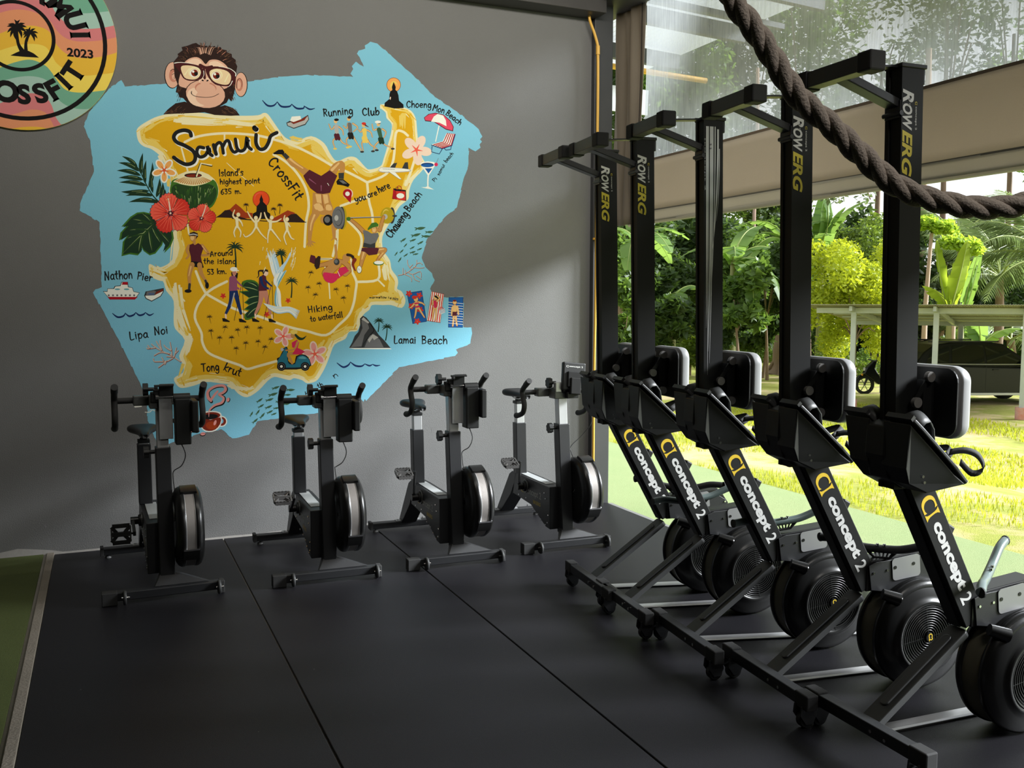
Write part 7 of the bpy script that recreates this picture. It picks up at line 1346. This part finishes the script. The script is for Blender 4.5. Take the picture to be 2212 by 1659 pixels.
# ---------------------------------------------------------------- parked motorbike, half hidden behind the nearest rail
mb0 = at_g(1912, 852); mo = empty('motorbike', Vector((mb0.x, mb0.y, -1.1))); mo.rotation_euler = (0, 0, radians(-24))
for x in (-.62, .60):
    w = MB().lathe([(.20, -.045), (.27, -.045), (.285, -.02), (.285, .02), (.27, .045), (.20, .045)], (x, 0, .285), 'y', 28).build('wheel', tyre, mo); mb = MB()
    for k in range(6): a = k*pi/3; mb.bar((x, 0, .285), (x + .2*cos(a), 0, .285 + .2*sin(a)), .02, .02)
    mb.build('spokes', alloy, w)
MB().prism([(-.68, .62), (-.60, .80), (-.38, 1.02), (-.30, 1.0), (-.36, .78), (-.18, .50), (.15, .46), (.30, .74), (.72, .86), (.86, .82), (.70, .60), (.38, .36), (-.25, .30), (-.44, .45)], (0, -.11, 0), (1, 0, 0), (0, 0, 1), (0, .22, 0)).build('body_panel', carp, mo, bevel=.03, seg=3)
MB().prism([(.02, .76), (.30, .80), (.72, .90), (.76, .84), (.3, .74), (.05, .70)], (0, -.13, 0), (1, 0, 0), (0, 0, 1), (0, .26, 0)).build('seat', M['seat'], mo, bevel=.02)
MB().prism([(-.90, .42), (-.80, .56), (-.62, .62), (-.42, .55), (-.44, .50), (-.62, .55), (-.78, .50)], (0, -.07, 0), (1, 0, 0), (0, 0, 1), (0, .14, 0)).build('mudguard', carp, mo, bevel=.01)
MB().tube([(-.40, -.34, 1.02), (-.38, -.12, 1.0), (-.38, .12, 1.0), (-.40, .34, 1.02)], .02, 8).build('handlebar', M['rub'], mo)
for s in (-1, 1): MB().tube([(-.38, s*.2, 1.0), (-.36, s*.26, 1.15)], .008, 6).lathe([(0, -.01), (.055, -.008), (.055, .008), (0, .01)], (-.36, s*.28, 1.18), 'x', 14, False).build('mirror', M['rub'], mo)
MB().tube([(-.40, 0, .95), (-.62, 0, .285)], .03, 8).build('fork', M['metal'], mo); MB().box((-.66, -.06, .70), (-.60, .06, .80)).build('headlamp', M['silver'], mo, bevel=.02); MB().box((-.74, -.09, .56), (-.70, -.03, .62)).build('indicator', mat('amber_lens', (.8, .35, .03), .3), mo, bevel=.01)
tag(mo, 'black motorbike parked on the grass, half hidden behind the nearest rail', 'motorbike')

# ---------------------------------------------------------------- neighbouring roof frame seen through the clear panel at upper left, and bits on the wire
ev = empty('roof_overhang', (3.9, 7.0, 3.9)); sh_ = mat('pale_roof_sheet', (.5, .52, .54), .5, noise=(2, .5, (.6, .62, .64)), transl=((.6, .62, .65), .25)); drk = mat('dark_rafter_steel', (.05, .055, .06), .5)
mb = MB(); v = []
for j in range(2):
    for i in range(61): v.append((0 + 2.3*i/60, 3.2*j, .62 - .05*(2.3*i/60) + .02*(i % 2)))
mb.add(v, [(i, i+1, 62+i, 61+i) for i in range(60)]); mb.build('roof_sheet', sh_, ev)
for y, z, t, m_ in ((-.05, .50, .16, drk), (1.1, .50, .16, drk), (2.3, .5, .16, drk), (.5, .42, .05, drk)): MB().bar((0, y, z), (2.2, y, z - .11), .07, t).build('rafter', m_, ev)
MB().bar((0, 3.1, .18), (2.3, 3.1, .10), .3, .02, (0, 0, 1)).build('fascia_board', sh_, ev); MB().tube([(0, 1.6, .10), (1.2, 1.6, .06), (2.1, 1.6, .03)], .03, 8).build('yellow_conduit', yel, ev); MB().bar((0, -.3, .5), (0, 3.2, .5), .1, .16, (1, 0, 0)).build('wall_plate', drk, ev)
tag(ev, 'neighbouring pale roof overhang with dark rafters, seen through the clear panel', 'roof')
# leafy twig hanging against the sky between the two nearest rails
b = at_d(1850, 405, 30); r = empty('slender_tree', b); tb_ = base_at(1958, 30) - b; MB().tube(smooth_path([tuple(tb_ - Vector((0, 0, .1))), (tb_.x, tb_.y, tb_.z*.5), (tb_.x*.98, tb_.y, -.2), (tb_.x*.9, tb_.y*.9, 1.6)], 4), .11, 8).tube(smooth_path([(tb_.x*.92, tb_.y*.92, 1.1), (tb_.x*.4, tb_.y*.4, 1.9), (-.4, 0, 1.5), (-1.2, 0, 1.6)], 4), .03, 6).build('trunk', bark, r); pts = [(-1.2, 0, 1.6), (-.6, 0, .9), (-.1, 0, .35), (.35, 0, .05), (.6, 0, -.35)]; MB().tube(smooth_path(pts, 4), .02, 5).build('twig', bark, r); leafcloud('foliage', LF['grey'], r, [(Vector((-.2, 0, .2)), (.5, .4, .3)), (Vector((.4, 0, -.25)), (.35, .3, .3)), (Vector((-.9, 0, -.3)), (.5, .3, .3)), (Vector((-.8, 0, 1.2)), (.5, .4, .4))], 150, .24); tag(r, 'slender tree with leafy branches hanging against white sky between the two nearest rails', 'tree')
